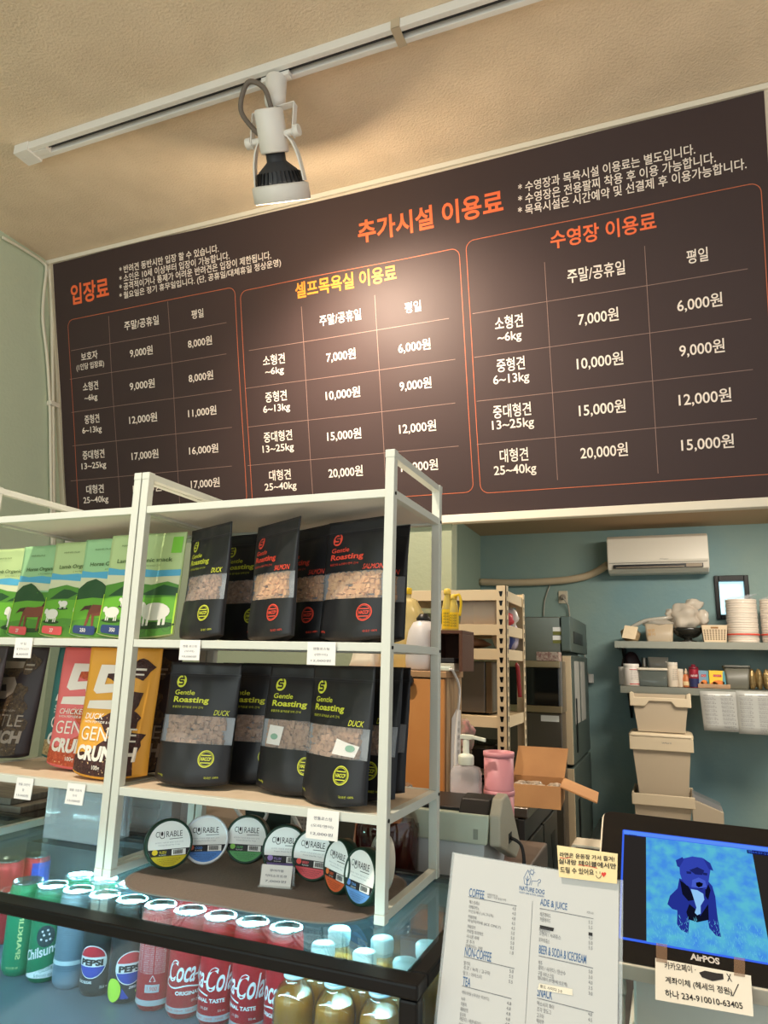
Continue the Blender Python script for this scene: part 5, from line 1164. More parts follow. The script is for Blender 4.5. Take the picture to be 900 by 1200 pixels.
stroke(bm, sm([(598, 345), (610, 368), (632, 368), (645, 345)]), .0006, f); stroke(bm, sm([(600, 310), (603, 330)]), .0006, f); stroke(bm, sm([(632, 312), (632, 332)]), .0006, f)
stroke(bR, sm([(280, 190), (330, 198), (375, 185)]), .0007, f); stroke(bR, sm([(440, 255), (530, 265), (610, 285)]), .0007, f)
decal(bR, [Np(a, b) for a, b in ((665, 362), (645, 338), (648, 322), (660, 320), (667, 328), (674, 318), (686, 325), (685, 340))], f)
obj('handwriting', bm, M_INK, t); tag(obj('red_marks', bR, RI, t), 'red underlines and heart')

# till touch screen
STL = CAMP + ray(708, 951)*1.262; SRZ, STI = R(2.86), R(59.06); SW = 0.365
sx, sz, sn, spx = plane_of(STL, SRZ, STI, R(-2.34)); SH = -spx(716, 1124)[1]
t = thing('till_screen', 'black framed touch screen till showing a puppy photo on grass', 'touch screen', STL, 0)
def sf(d): return lambda u, v: sx*u + sz*v + sn*d
def slab(bm, p, d0, d1, mi=0): prism(bm, p, lambda u, v, d: sf(d0+d)(u, v), d1-d0, mi)
bm = nb(); slab(bm, rrect(-0.003, SW+0.003, -SH-0.003, 0.003, 0.017, 6), -0.030, -0.001); slab(bm, rrect(0.04, SW-0.04, -SH+0.03, -0.03, 0.02, 4), -0.05, -0.030); obj('back_shell', fixn(bm), mat('cream_shell', (226, 216, 194), 0.45), t, 0.002)
bm = nb(); slab(bm, rrect(0, SW, -SH, 0, 0.015, 6), -0.002, 0.002); obj('bezel', fixn(bm), mat('black_bezel_glass', (14, 14, 16), 0.15), t)
K = lambda a, b: spx(690+a*210/900, 940+b*220/943)
s0 = K(170, 142); s1 = K(150, 692); zr = K(900, 235)
sl, sr, st, sb = s0[0], SW-0.028, s0[1], s1[1]
blue, pale = (66, 112, 250), (96, 150, 255)
bm = nb(); decal(bm, rrect(sl, sr, sb, st, 0.003, 3), sf(0.0024)); scr = obj('screen', bm, screen_mat('screen_blue', blue, 0.9), t)
bm = nb(); decal(bm, [(sl+.003, sb+.004), (sr-.003, sb+.004), (sr-.003, st-.0115), (sl+.003, st-.0115)], sf(0.0026)); obj('picture_margin', bm, screen_mat('screen_dark', (46, 42, 40), 0.9), scr)
bm = nb(); decal(bm, [(sl+.002, st-.010), (sr-.002, st-.010), (sr-.002, st-.002), (sl+.002, st-.002)], sf(0.0026)); obj('title_bar', bm, screen_mat('screen_pale', pale, 0.9), scr)
g0, g1 = K(290, 695)[0], K(828, 300)[0]
bm = nb(); decal(bm, [(g0, sb+.003), (g1, sb+.003), (g1, st-.0115), (g0, st-.0115)], sf(0.0028)); obj('lawn_picture', bm, screen_mat('screen_lawn', (70, 146, 232), 0.95, var=(55, (92, 190, 216))), scr)
bm = nb(); rs = random.Random(3)
for _ in range(260):
    u = rs.uniform(g0+.002, g1-.004); v = rs.uniform(sb+.004, sb+.055); h = rs.uniform(.003, .009); l_ = rs.uniform(-.003, .003)
    decal(bm, [(u, v), (u+.0008, v), (u+l_+.0004, v+h)], sf(0.0034))
obj('grass_blades', bm, screen_mat('screen_blade', (104, 196, 232), 0.95), scr)
PUP = [('body', (38, 52, 150), [[(455, 390), (446, 440), (440, 500), (445, 560), (443, 620), (465, 652), (500, 668), (505, 600), (540, 608), (598, 600), (605, 640), (640, 680), (665, 686), (655, 640), (645, 570), (635, 480), (620, 430), (600, 405), (560, 440)], [(447, 440), (408, 478), (395, 520), (420, 545), (447, 552)]]),
       ('shade', (16, 18, 40), [[(458, 400), (500, 430), (520, 470), (530, 500), (500, 505), (470, 470)], [(505, 520), (535, 545), (560, 580), (600, 520), (603, 600), (545, 612), (500, 596), (490, 560)], [(600, 420), (612, 450), (600, 500), (585, 480), (585, 445)]]),
       ('head', (52, 70, 180), [[(455, 330), (470, 292), (520, 281), (570, 288), (604, 312), (612, 345), (606, 380), (600, 420), (590, 446), (555, 442), (520, 442), (490, 425), (468, 398), (458, 368)]]),
       ('ear', (40, 54, 150), [[(437, 300), (472, 284), (476, 300), (455, 336), (444, 330)], [(574, 290), (610, 315), (626, 354), (604, 346)]]),
       ('brow', (30, 38, 104), [[(505, 350), (545, 335), (580, 352), (570, 375), (535, 372)], [(490, 356), (515, 358), (514, 370), (492, 368)], [(574, 362), (596, 366), (594, 378), (574, 374)]]),
       ('muzzle', (74, 98, 210), [[(520, 400), (552, 388), (585, 404), (592, 436), (556, 442), (516, 434)]]),
       ('nose', (10, 10, 22), [[(538, 414), (556, 410), (574, 418), (570, 432), (552, 438), (540, 430)], [(520, 437), (552, 443), (592, 440), (560, 447)]]),
       ('chest', (150, 206, 255), [[(512, 446), (545, 452), (575, 470), (580, 500), (562, 530), (562, 570), (545, 578), (532, 565), (541, 540), (526, 490)]])]
for i, (n, c, ps) in enumerate(PUP):
    bm = nb()
    for ptt in ps: decal(bm, [K(a, b) for a, b in ptt], sf(0.0031+0.0001*i))
    obj('puppy_' + n, bm, screen_mat('pup_'+n, c, 0.9), scr)
bm = nb(); u, v = K(200, 178); txt(bm, 'OKPOS', sf(0.0030), u, v, w=.013, h=.0045, align='L', bold=.03); txt(bm, '기술', sf(0.0030), u+.016, v-.001, w=.008, h=.004, align='L')
u, v = K(795, 262); decal(bm, [(u, v-.001), (u+.05, v-.001), (u+.05, v+.0065), (u, v+.0065)], sf(0.0028), 0); txt(bm, '2024-07-21 11:32', sf(0.0032), u+.002, v+.001, w=.044, h=.0035, align='L', mi=1)
obj('screen_lettering', bm, [screen_mat('screen_navy', (20, 30, 90), 0.9), MATS['screen_blue']], scr)
bm = nb(); u, v = K(512, 826); u1, _ = K(660, 840); txt(bm, 'AirPOS', sf(0.0026), u, v+.0085, w=(u1-u), h=.0105, align='L', bold=.04); obj('brand_lettering', bm, mat('silver_ink', (196, 190, 184), 0.4), t)
# stand
bm = nb(); foot_z = 0.9725-STL.z; xs = at(741, 1165, Y=STL.y-.19).x-STL.x
b1 = sz*(-SH*.86)-sn*.031; b2 = sz*(-SH*.30)-sn*.031
hexa(bm, [(xs, b1.y+.012, foot_z+.012), (xs+.25, b1.y+.012, foot_z+.012), (xs+.25, b2.y+.06, foot_z+.012), (xs, b2.y+.06, foot_z+.012)], [(xs+.004, b1.y, b1.z), (xs+.246, b1.y, b1.z), (xs+.246, b2.y, b2.z), (xs+.004, b2.y, b2.z)])
bx(bm, xs-.012, xs+.262, b1.y-.02, b2.y+.08, foot_z, foot_z+.012); obj('stand', fixn(bm), mat('ivory_plastic', (216, 214, 200), 0.4), t, 0.004)
# card taped to the screen
t = thing('paper_card', 'white paper card with handwritten bank details taped under the screen', 'card', STL, 0)
q = [spx(768, 1174), spx(883, 1194), spx(880, 1146), spx(768, 1125)]
bm = nb(); prism(bm, q, lambda u, v, d: sf(0.0035+d)(u, v), 0.0006); obj('paper', fixn(bm), mat('note_white', (226, 222, 208), 0.7), t)
bm = nb(); f = sf(0.0046); Cp = lambda a, b: spx(700+a*200/889, 930+b*270/1200)
for s, a, b, c, d, h in [('카카오페이 ·', 352, 925, 515, 950, 34), ('X', 677, 990, 703, 994, 34), ('계좌이체 (헤세의 정원)', 355, 1005, 705, 1070, 36), ('하나 234-910010-63405', 355, 1072, 760, 1140, 34)]:
    u0, v0 = Cp(a, b); u1, v1 = Cp(c, d); txt(bm, s, f, u0, v0, w=math.hypot(u1-u0, v1-v0), h=h*0.00033, align='L', bold=.015, rot=math.atan2(v1-v0, u1-u0))
decal(bm, [Cp(a, b) for a, b in ((530, 945), (560, 935), (620, 948), (655, 952), (658, 980), (600, 990), (545, 970))], f)
stroke(bm, [Cp(690, 1045), Cp(706, 1068), Cp(735, 1005)], .0010, f)
obj('handwriting', bm, M_INK, t)
for a in (769, 860):
    bm = nb(); decal(bm, [spx(a, 1130+(a-769)*.18), spx(a+13, 1132+(a-769)*.18), spx(a+13, 1110+(a-769)*.18), spx(a, 1108+(a-769)*.18)], sf(0.0050)); obj('tape_strip', bm, film('brown_tape', (150, 120, 96), 0.55, 0.2), t)
# small reader left of the screen
p = at(690, 1006, Y=1.43); t = thing('card_reader', 'small cream and black card reader poking out left of the touch screen', 'card reader', (p.x, 1.43, p.z-0.010))
bm = nb(); prism(bm, rrect(-0.030, 0.05, 0, 0.026, 0.008, 4), lambda u, v, d: Vector((u, d, v)), 0.06); obj('reader_body', fixn(bm), M_BLACK, t, 0.002)
bm = nb(); prism(bm, rrect(-0.032, 0.05, 0.018, 0.030, 0.006, 4), lambda u, v, d: Vector((u, 0.006+d, v)), 0.06); obj('cover', fixn(bm), MATS['cream_shell'], t, 0.002)
bm = nb(); bx(bm, -0.01, 0.04, 0.01, 0.05, 0.9735-p.z+0.010, 0); obj('reader_post', bm, M_BLACK, t)
p = at(734, 1158, Y=1.33); p = at(734, 1158, Y=1.27); t = thing('network_cable', 'grey cable with plug hanging between the menu and the screen stand', 'cable', (p.x-.006, 1.27, p.z))
bm = nb(); bx(bm, -0.006, 0.006, -0.006, 0.006, -0.008, 0.02); obj('plug', bm, mat('grey_plug', (160, 156, 146), 0.5), t, 0.002)
bm = nb(); tube(bm, [(0, 0, -0.008), (-0.002, -0.004, -0.05), (-0.012, -0.01, -0.09), (-0.02, -0.01, 0.9765-p.z)], 0.004, 8, smooth=5); obj('cord', bm, MATS['grey_plug'], t)

# ================================================================ wooden cabinet and what stands on it
CBX1 = -0.5876; CBT = 1.50
t = thing('wooden_cabinet', 'orange brown wooden cabinet with black round knob behind the right shelf', 'cabinet', (-0.82, 2.035, 0))
bm = nb(); bx(bm, -0.235, CBX1+0.82, -0.07, 0.085, 0, CBT-0.018); obj('cabinet_body', bm, mat('weathered_oak', (176, 146, 108), 0.7, var=(12, (150, 122, 90)), stretch=(6, 6, 0.6)), t, 0.002)
bm = nb(); bx(bm, -0.235, CBX1+0.82-0.004, -0.086, -0.0705, 0.02, CBT-0.022); dr = obj('door', bm, mat('orange_wood', (206, 142, 80), 0.55, var=(5, (196, 128, 66))), t, 0.002)
k = at(480, 798, Y=1.95); bm = nb(); lathe(bm, [(0.010, 0), (0.010, 0.012), (0.019, 0.016), (0.019, 0.026), (0.015, 0.030)], (k.x+0.82, -0.086, k.z), 24, ax=(0, -1, 0)); obj('knob', fixn(bm), M_BLACK, dr)
bm = nb(); bx(bm, -0.24, CBX1+0.82+0.004, -0.09, 0.088, CBT-0.018, CBT); obj('cabinet_top', bm, mat('oak_top', (170, 134, 96), 0.6), t, 0.002)
bm = nb(); XS = CBX1+0.82+0.0006; yz = lambda u, v: Vector((XS+0.0012, u, v))
def cs(px, py): q = at(px, py, X=CBX1+0.001); return q.y-2.035, q.z
decal(bm, [cs(527, 935), cs(535, 935), cs(535, 830), cs(529, 842)], yz, 0); decal(bm, [cs(534, 925), cs(539, 925), cs(539.5, 832), cs(535, 832)], lambda u, v: Vector((XS+0.0016, u, v)), 0)
for i in range(9): u, v = cs(536.7, 850+8.5*i); txt(bm, '주문', lambda a, b: Vector((XS+0.0022, u+(a), v+(b))), 0, 0, w=0.02, h=0.012, mi=1)
obj('paper_notice', bm, [mat('notice_paper', (214, 210, 206), 0.7), M_INK], t)
t = thing('phone_charger', 'white charging cable trailing down the cabinet side from a small adapter', 'cable', (CBX1+0.004, 2.0, CBT))
bm = nb(); bx(bm, -0.03, 0.004, -0.03, 0.02, 0.0012, 0.014); obj('adapter', bm, mat('mint_adapter', (206, 222, 214), 0.4), t, 0.003)
bm = nb(); tube(bm, [(0.0, -0.03, 0.006), (0.010, -0.02, 0.0), (0.014, 0.03, -0.05), (0.010, 0.02, -0.14), (0.010, 0.0, -0.26), (0.012, 0.005, -0.36)], 0.004, 8, smooth=6); obj('cord', bm, M_WHITEP, t)
bt_ = at(528, 739, Y=2.0).z
t = thing('wooden_box', 'open brown wooden box on the cabinet holding papers', 'box', (-0.635, 2.03, CBT))
bm = nb(); hb = bt_-CBT; a = -0.005; b = at(545, 745, Y=2.0).x+0.635
bx(bm, a, b, -0.06, 0.07, hb-0.010, hb); bx(bm, b-0.010, b, -0.06, 0.07, 0.001, hb-0.010); bx(bm, a, a+0.01, -0.06, 0.07, 0.001, hb-0.010); bx(bm, a+0.01, b-0.01, 0.06, 0.07, 0.001, hb-0.010)
obj('box_body', bm, mat('walnut_wood', (94, 60, 44), 0.6), t, 0.001)
for i, (c, n) in enumerate((((210, 206, 190), 'pale envelope bundle flat inside the brown box'), ((40, 40, 44), 'black notebook lying on the envelopes inside the brown box'))):
    bm = nb(); bx(bm, -0.628, -0.572, 1.985, 2.07, CBT+0.001+0.024*i, CBT+0.024+0.024*i-(0.001 if i == 0 else 0.010)); tag(obj(('envelope_bundle', 'notebook')[i], bm, mat(('envelope_paper', 'notebook_cover')[i], c, 0.6), None, 0.002), n, ('envelopes', 'notebook')[i])
YEL = film('yellow_detergent', (236, 196, 40), 0.9, 0.2)
def soap(px, label, h, handle):
    p = at(px, 735, Y=2.03); t = thing('detergent_bottle', label, 'bottle', (p.x, 2.03, bt_+0.0005), group='yellow detergent bottles')
    bm = nb(); lathe(bm, [(0.013, 0), (0.015, 0.003), (0.015, h*0.55), (0.012, h*0.72), (0.008, h*0.86), (0.008, h*0.9)], n=24); fixn(bm); obj('bottle_body', bm, mat('clear_yellow_bottle', (232, 206, 104), 0.2, trans=0.2), t)
    bm = nb(); W = wrap(r=0.015, d=0.0006); decal(bm, [(-0.035, 0.006), (0.035, 0.006), (0.035, h*0.5), (-0.035, h*0.5)], W, 0, 0.006)
    for i in range(5): txt(bm, '주방세제', wrap(r=0.015, d=0.001), 0.002, h*(0.10+0.07*i), w=0.020, h=0.006, mi=1)
    obj('label_wrap', bm, [mat('soap_yellow_label', (240, 200, 30), 0.5), M_INK], t)
    bm = nb(); lathe(bm, [(0.010, h*0.86), (0.011, h*0.88), (0.011, h*0.97), (0.007, h)], n=20); fixn(bm); obj('cap', bm, mat('soap_cap', (240, 206, 90), 0.4), t)
    if handle: bm = nb(); tube(bm, [(0.006, -0.01, h*0.93), (0.020, -0.012, h*0.97), (0.026, -0.012, h*0.75), (0.022, -0.012, h*0.4)], 0.004, 8, smooth=5); obj('trigger_tube', bm, MATS['soap_yellow_label'], t)
soap(524, 'yellow detergent bottle with pale cap on the brown box, right beside the shelf post', 0.125, False)
soap(531.5, 'yellow detergent bottle with a curved yellow spout on the brown box', 0.108, True)
p = at(494, 772, Y=1.99); t = thing('electric_kettle', 'white rounded electric kettle with black lid knob on the cabinet', 'kettle', (p.x-0.006, 2.02, CBT), R(75))
bm = nb(); lathe(bm, [(0.043, 0.0), (0.050, 0.006), (0.052, 0.03), (0.050, 0.08), (0.044, 0.115), (0.030, 0.140), (0.012, 0.148)], n=36); fixn(bm); obj('kettle_body', bm, mat('kettle_white', (200, 198, 200), 0.35), t)
bm = nb(); tube(bm, [(0.028, 0, 0.142), (0.06, 0.0, 0.130), (0.078, 0.0, 0.085), (0.056, 0, 0.03)], 0.009, 10, smooth=6); obj('handle', bm, M_BLACK, t)
bm = nb(); lathe(bm, [(0.02, 0.146), (0.022, 0.152), (0.012, 0.166)], n=24); fixn(bm); obj('lid_knob', bm, M_BLACK, t)
p = at(490, 700, Y=2.08); t = thing('oil_jug', 'big translucent yellowish jug with yellow cap behind the kettle', 'jug', (-0.755, 2.085, CBT))
bm = nb(); rsq(bm, [(0.055, 0.032, 0.02, 0.0012), (0.058, 0.034, 0.02, 0.01), (0.058, 0.034, 0.02, 0.16), (0.03, 0.02, 0.015, 0.215), (0.012, 0.012, 0.01, 0.222), (0.012, 0.012, 0.01, 0.232)]); obj('jug_body', bm, film('yellowish_plastic', (226, 206, 140), 0.62, 0.2), t)
bm = nb(); lathe(bm, [(0.014, 0.232), (0.015, 0.234), (0.015, 0.250), (0.012, 0.252)], n=20); fixn(bm); obj('cap', bm, MATS['soap_yellow_label'], t)
def lump(bm, c, rx, ry, rz, seed, amp=0.18, n=20, m=12, flat=True):
    rs = random.Random(seed); ph = [rs.random()*6.3 for _ in range(9)]; V = []
    for j in range(m+1):
        th = math.pi*j/m; row = []
        for i in range(n):
            a = 2*math.pi*i/n; k = 1+amp*(math.sin(3*a+ph[0]+2*th)*.5+math.sin(5*a+ph[1]-3*th)*.35+math.sin(7*th+ph[2]+a)*.35)*math.sin(th)
            z = c[2]+rz*math.cos(th)*k
            row.append(bm.verts.new((c[0]+rx*math.sin(th)*math.cos(a)*k, c[1]+ry*math.sin(th)*math.sin(a)*k, max(z, c[2]-rz*0.92) if flat else z)))
        V.append(row)
    for j in range(m):
        for i in range(n): face(bm, [V[j+1][i], V[j+1][(i+1) % n], V[j][(i+1) % n], V[j][i]], 0, True)
t = thing('plastic_bag', 'crumpled white plastic bag leaning between the pouch and the kettle', 'bag', (-0.845, 2.0, CBT+0.0015))
bm = nb(); hexa(bm, [(-0.05, -0.03, 0), (0.035, -0.03, 0), (0.035, 0.04, 0), (-0.05, 0.04, 0)], [(-0.012, -0.01, 0.15), (0.0, -0.01, 0.15), (0.0, 0.02, 0.15), (-0.012, 0.02, 0.15)]); bmesh.ops.subdivide_edges(bm, edges=bm.edges, cuts=5, use_grid_fill=True)
rs = random.Random(4)
for v_ in bm.verts: v_.co += Vector((rs.uniform(-.004, .004), rs.uniform(-.004, .004), rs.uniform(0, .004) if v_.co.z > .002 else 0))
for f_ in bm.faces: f_.smooth = True
obj('bag_body', bm, mat('white_bag', (232, 224, 206), 0.4), t)

# ================================================================ kitchen: freezer counter, rack, ovens, fridge
WZ = 1.125; WX1 = at(655, 912, Z=WZ).x; WY1 = 2.745
DS = mat('dark_steel', (62, 62, 58), 0.35, metal=0.8)
t = thing('counter_freezer', 'dark undercounter freezer with recessed door handles running towards the fridge', 'freezer', (WX1, 0, 0))
WY0 = 2.14
bm = nb(); bx(bm, -0.62, -0.03, WY0, WY1, 0.0, WZ-0.03); obj('freezer_body', bm, DS, t, 0.003)
bm = nb(); bx(bm, -0.62, 0.0, WY0, WY1, WZ-0.03, WZ); obj('worktop', bm, M_STEEL, t, 0.004)
n = 2; dl = (WY1-WY0)/n
for i in range(n):
    bm = nb(); y0 = WY0+dl*i+0.008; y1 = WY0+dl*(i+1)-0.008; bx(bm, -0.03, -0.008, y0, y1, 0.12, WZ-0.10); d = obj('door', bm, DS, t, 0.004)
    bm = nb(); yh = y0+dl*0.45; prism(bm, [(yh, WZ-0.16), (yh+0.09, WZ-0.16), (yh+0.045, WZ-0.33)], lambda u, v, dd: Vector((-0.0085+dd, u, v)), 0.0015); obj('handle_recess', fixn(bm), M_BLACKM, d)
bm = nb(); bx(bm, -0.03, -0.012, WY0, WY1, WZ-0.095, WZ-0.033); obj('control_strip', bm, mat('freezer_strip', (42, 42, 42), 0.4), t, 0.002)

BE = mat('beige_angle_steel', (220, 200, 164), 0.5)
RX1 = at(593, 688, Y=2.40).x; RY0 = 2.40; RY1 = 2.738; RX0 = RX1-0.49; RZT = at(590, 686, Y=2.40).z
t = thing('angle_steel_rack', 'beige slotted angle rack with four tiers crowded with kitchen supplies', 'rack', (0, 0, 0))
def post(x, y, sx_, sy_):
    bm = nb(); w_ = 0.034; th = 0.003
    bx(bm, min(x, x+sx_*w_), max(x, x+sx_*w_), y, y+sy_*th, WZ, RZT) if sy_ > 0 else bx(bm, min(x, x+sx_*w_), max(x, x+sx_*w_), y-th, y, WZ, RZT)
    bx(bm, min(x, x+sx_*th), max(x, x+sx_*th), min(y, y+sy_*w_), max(y, y+sy_*w_), WZ, RZT)
    p_ = obj('post', fixn(bm), BE, t)
    bm = nb(); z = WZ+0.03
    while z < RZT-0.02:
        c = x+sx_*w_*0.55
        if sy_ > 0: prism(bm, [(c-0.007, z+0.008), (c+0.007, z+0.008), (c+0.003, z-0.010), (c-0.003, z-0.010)], lambda u, v, d: Vector((u, y-0.0006+d, v)), 0.0004)
        c2 = y+sy_*w_*0.55
        if sx_ < 0: prism(bm, [(c2-0.007, z+0.008), (c2+0.007, z+0.008), (c2+0.003, z-0.010), (c2-0.003, z-0.010)], lambda u, v, d: Vector((x+0.0006-d, u, v)), 0.0004)
        z += 0.032
    if len(bm.verts): tag(obj('key_slots', fixn(bm), M_BLACKM, p_), 'black key slots')
for x, a in ((RX1, -1), (RX0, 1)):
    for y, b in ((RY0, 1), (RY1, -1)): post(x, y, a, b)
RT = [at(565, q, Y=RY0).z for q in (691, 731.5, 760, 839)]
for z in RT:
    bm = nb(); bx(bm, RX0+0.004, RX1-0.004, RY0+0.004, RY0+0.012, z-0.037, z); bx(bm, RX0+0.004, RX1-0.004, RY1-0.012, RY1-0.004, z-0.037, z); bx(bm, RX1-0.012, RX1-0.004, RY0+0.012, RY1-0.012, z-0.037, z); bx(bm, RX0+0.004, RX0+0.012, RY0+0.012, RY1-0.012, z-0.037, z)
    bb = obj('tier_beam', bm, BE, t, 0.001); bm = nb(); bx(bm, RX0+0.012, RX1-0.012, RY0+0.012, RY1-0.012, z-0.012, z-0.001); obj('tier_board', bm, mat('rack_board', (186, 162, 124), 0.7), bb)
def tub(name, label, cat, loc, a, b, h, m, lidm=None, taper=0.9, group=None, r=0.012):
    t_ = thing(name, label, cat, loc, group=group)
    bm = nb(); rsq(bm, [(a*taper, b*taper, r, 0), (a*taper+0.001, b*taper+0.001, r, 0.003), (a, b, r, h)]); obj('tub_body', fixn(bm), m, t_)
    if lidm: bm = nb(); rsq(bm, [(a+0.004, b+0.004, r, h), (a+0.004, b+0.004, r, h+0.012), (a-0.002, b-0.002, r, h+0.015)]); obj('lid', fixn(bm), lidm, t_)
    return t_
FR = film('frosted_tub', (216, 196, 176), 0.75, 0.35)
z = RT[1]+0.0012
tub('storage_tub', 'small tub with red lid on the upper tier of the beige rack', 'tub', (at(539, 720, Y=RY0+.08).x, RY0+.08, z), 0.028, 0.05, 0.085, film('grey_green_tub', (120, 130, 110), 0.8, 0.3), mat('red_lid', (196, 44, 56), 0.4))
tub('storage_tub', 'tall frosted tub on the upper tier of the beige rack, left one', 'tub', (at(552, 720, Y=RY0+.08).x-0.01, RY0+.08, z), 0.042, 0.05, 0.115, FR)
tub('storage_tub', 'tall frosted tub on the upper tier of the beige rack, beside the post', 'tub', (at(574, 720, Y=RY0+.08).x-0.01, RY0+.08, z), 0.050, 0.05, 0.115, FR)
for i, (c, lb, dx, dy, rr) in enumerate([((196, 60, 66), 'red snack packet at the right end of the upper rack tier', 0, 0.10, .03), ((222, 214, 206), 'white snack packet at the right end of the upper rack tier', 0.0, 0.19, .04)]):
    tt = thing('snack_packet', lb, 'packet', (RX1-0.05, RY0+0.06+dy, z)); bm = nb(); lump(bm, (0, 0, rr*0.9), .042, .032, rr, 30+i); obj('packet_body', bm, mat('packet_%s' % ('red', 'white')[i], c, 0.35), tt)
z = RT[2]+0.0012
tt = thing('bread_tray', 'flat brown pack of buns lying on the second tier of the rack', 'tray', (RX1-0.25, RY0+.16, z)); bm = nb(); lump(bm, (0, 0, .022), .16, .10, .024, 41, .1); obj('bun_pack', bm, mat('bun_brown', (186, 136, 100), 0.6), tt)
tt = thing('glass_jar', 'small clear jar at the left of the second rack tier', 'jar', (at(540, 752, Y=RY0+.06).x, RY0+.06, z)); bm = nb(); lathe(bm, [(.03, 0), (.033, .004), (.033, .05), (.028, .06)], n=24); obj('jar_body', fixn(bm), film('hazy_glass', (190, 180, 168), .5, .1), tt)
for i, (c, lb, dy) in enumerate([((224, 204, 178), 'cream snack bag at the right end of the second rack tier', .06), ((52, 66, 130), 'blue snack bag at the right end of the second rack tier', .15), ((200, 190, 206), 'pale lilac snack bag at the back right of the second rack tier', .24)]):
    tt = thing('snack_packet', lb, 'packet', (RX1-0.045, RY0+0.05+dy, z)); bm = nb(); lump(bm, (0, 0, .052), .032, .035, .055, 50+i, .22); obj('packet_body', bm, mat('snack_%s' % ('cream', 'blue', 'lilac')[i], c, 0.35), tt)
tt = thing('utensil_hook', 'dark red peeler hanging on the rack post', 'utensil', (RX1+0.012, RY0+0.10, RT[2]-0.06)); bm = nb(); tube(bm, [(-0.004, 0, 0.01), (0.004, 0, 0), (0.010, -0.01, -0.06), (0.013, -0.012, -0.10)], .007, 8, smooth=4); obj('handle', bm, mat('dark_red_plastic', (150, 30, 36), .4), tt)
# microwave on the rack
z = RT[3]+0.0012
mx0, mx1 = RX0+0.03, at(578, 800, Y=RY0+.06).x
tt = thing('microwave', 'brushed steel microwave with a grey side on the lower rack tier', 'microwave', (0, 0, z)); bm = nb(); hm = at(565, 775, Y=RY0+.06).z - z; bx(bm, mx0, mx1, RY0+.06, RY0+.30, 0.006, hm); obj('microwave_body', bm, M_STEEL, tt, 0.004)
bm = nb(); bx(bm, mx0, mx1-0.025, RY0+.045, RY0+.0595, 0.006, hm); obj('door', bm, mat('grey_steel_door', (112, 106, 98), 0.4, metal=0.7, bump=(20, .05), stretch=(1, 1, 40)), tt, 0.003)
bm = nb(); bx(bm, mx1-0.022, mx1, RY0+.043, RY0+.0595, 0.006, hm); obj('handle_bar', bm, mat('bronze_steel', (120, 104, 84), .35, metal=.8), tt, .002)
bm = nb()
for x in (mx0+.03, mx1-.03):
    for y in (RY0+.08, RY0+.28): cyl(bm, (x, y, 0), (x, y, .006), .01, n=12)
obj('foot', bm, M_BLACK, tt)
tt = thing('flower_ornament', 'small dried flower bundle with pink bow beside the wooden cabinet', 'ornament', (at(548, 840, Y=2.33).x-0.01, 2.33, WZ)); bm = nb(); lathe(bm, [(.02, 0), (.024, .12), (.022, .125)], n=16); obj('holder', fixn(bm), mat('ornament_brown', (110, 96, 78), .7), tt)
bm = nb(); lump(bm, (0, 0, .17), .03, .03, .05, 61, .35); obj('dried_flowers', bm, mat('dried_flower', (150, 140, 124), .8, var=(60, (196, 140, 140))), tt)
bm = nb(); lump(bm, (-.002, -.028, .15), .014, .008, .012, 62, .2); lump(bm, (.01, -.028, .125), .012, .008, .010, 63, .2); obj('bow', bm, mat('pale_pink_ribbon', (224, 176, 176), .5), tt)
tt = thing('air_fryer', 'dark glossy countertop appliance under the lowest rack tier', 'appliance', (0, 0, WZ)); x0, x1 = at(560, 880, Y=RY0+.08).x-.08, RX1-.05; bm = nb(); bx(bm, x0, x1, RY0+.08, RY0+.29, 0.002, RT[3]-.10-WZ); obj('appliance_body', bm, mat('glossy_black', (22, 24, 26), .15), tt, .015)
bm = nb(); bx(bm, (x0+x1)/2-.05, (x0+x1)/2+.05, RY0+.068, RY0+.0795, .03, .05); obj('handle', bm, M_STEEL, tt, .004)

# oven with glass door beyond the rack, on a steel cabinet
OY = 3.70; ox1 = at(657.5, 800, Y=OY).x; ox0 = ox1-0.50; oz0, oz1 = at(655, 836, Y=OY).z, at(655, 775, Y=OY).z
tt = thing('glass_door_oven', 'steel framed oven with black glass door between the rack and the fridge', 'oven', (0, 0, 0))
bm = nb(); bx(bm, ox0, ox1, OY+.03, OY+.18, oz0, oz1); obj('oven_body', bm, M_STEEL, tt, .004)
hb_ = (oz1-oz0)*0.13
bm = nb(); bx(bm, ox0, ox1-.004, OY, OY+.0295, oz1-hb_, oz1); bx(bm, ox0, ox1, OY, OY+.0295, oz0, oz0+hb_); obj('steel_trim', bm, mat('bright_steel', (196, 180, 150), .3, metal=1.0), tt, .003)
bm = nb(); bx(bm, ox0, ox1-.012, OY+.004, OY+.0295, oz0+hb_+.001, oz1-hb_-.001); obj('glass_door', bm, mat('oven_black_glass', (16, 18, 18), .06, spec=.6), tt, .003)
tt = thing('steel_cabinet', 'plain steel cabinet carrying the glass door oven', 'cabinet', (0, 0, 0)); bm = nb(); bx(bm, ox0, ox1-.004, OY+.02, OY+.18, 0, oz0-.002); obj('cabinet_body', bm, mat('steel_panel', (118, 110, 100), .38, metal=.9, bump=(40, .05), stretch=(1, 1, 30)), tt, .004)
bm = nb(); q0, q1 = at(634, 845, Y=OY+.02), at(655, 839, Y=OY+.02); bx(bm, q0.x, q1.x, OY+.017, OY+.0195, q0.z, q1.z); obj('paper_tag', bm, M_PAPER, tt)
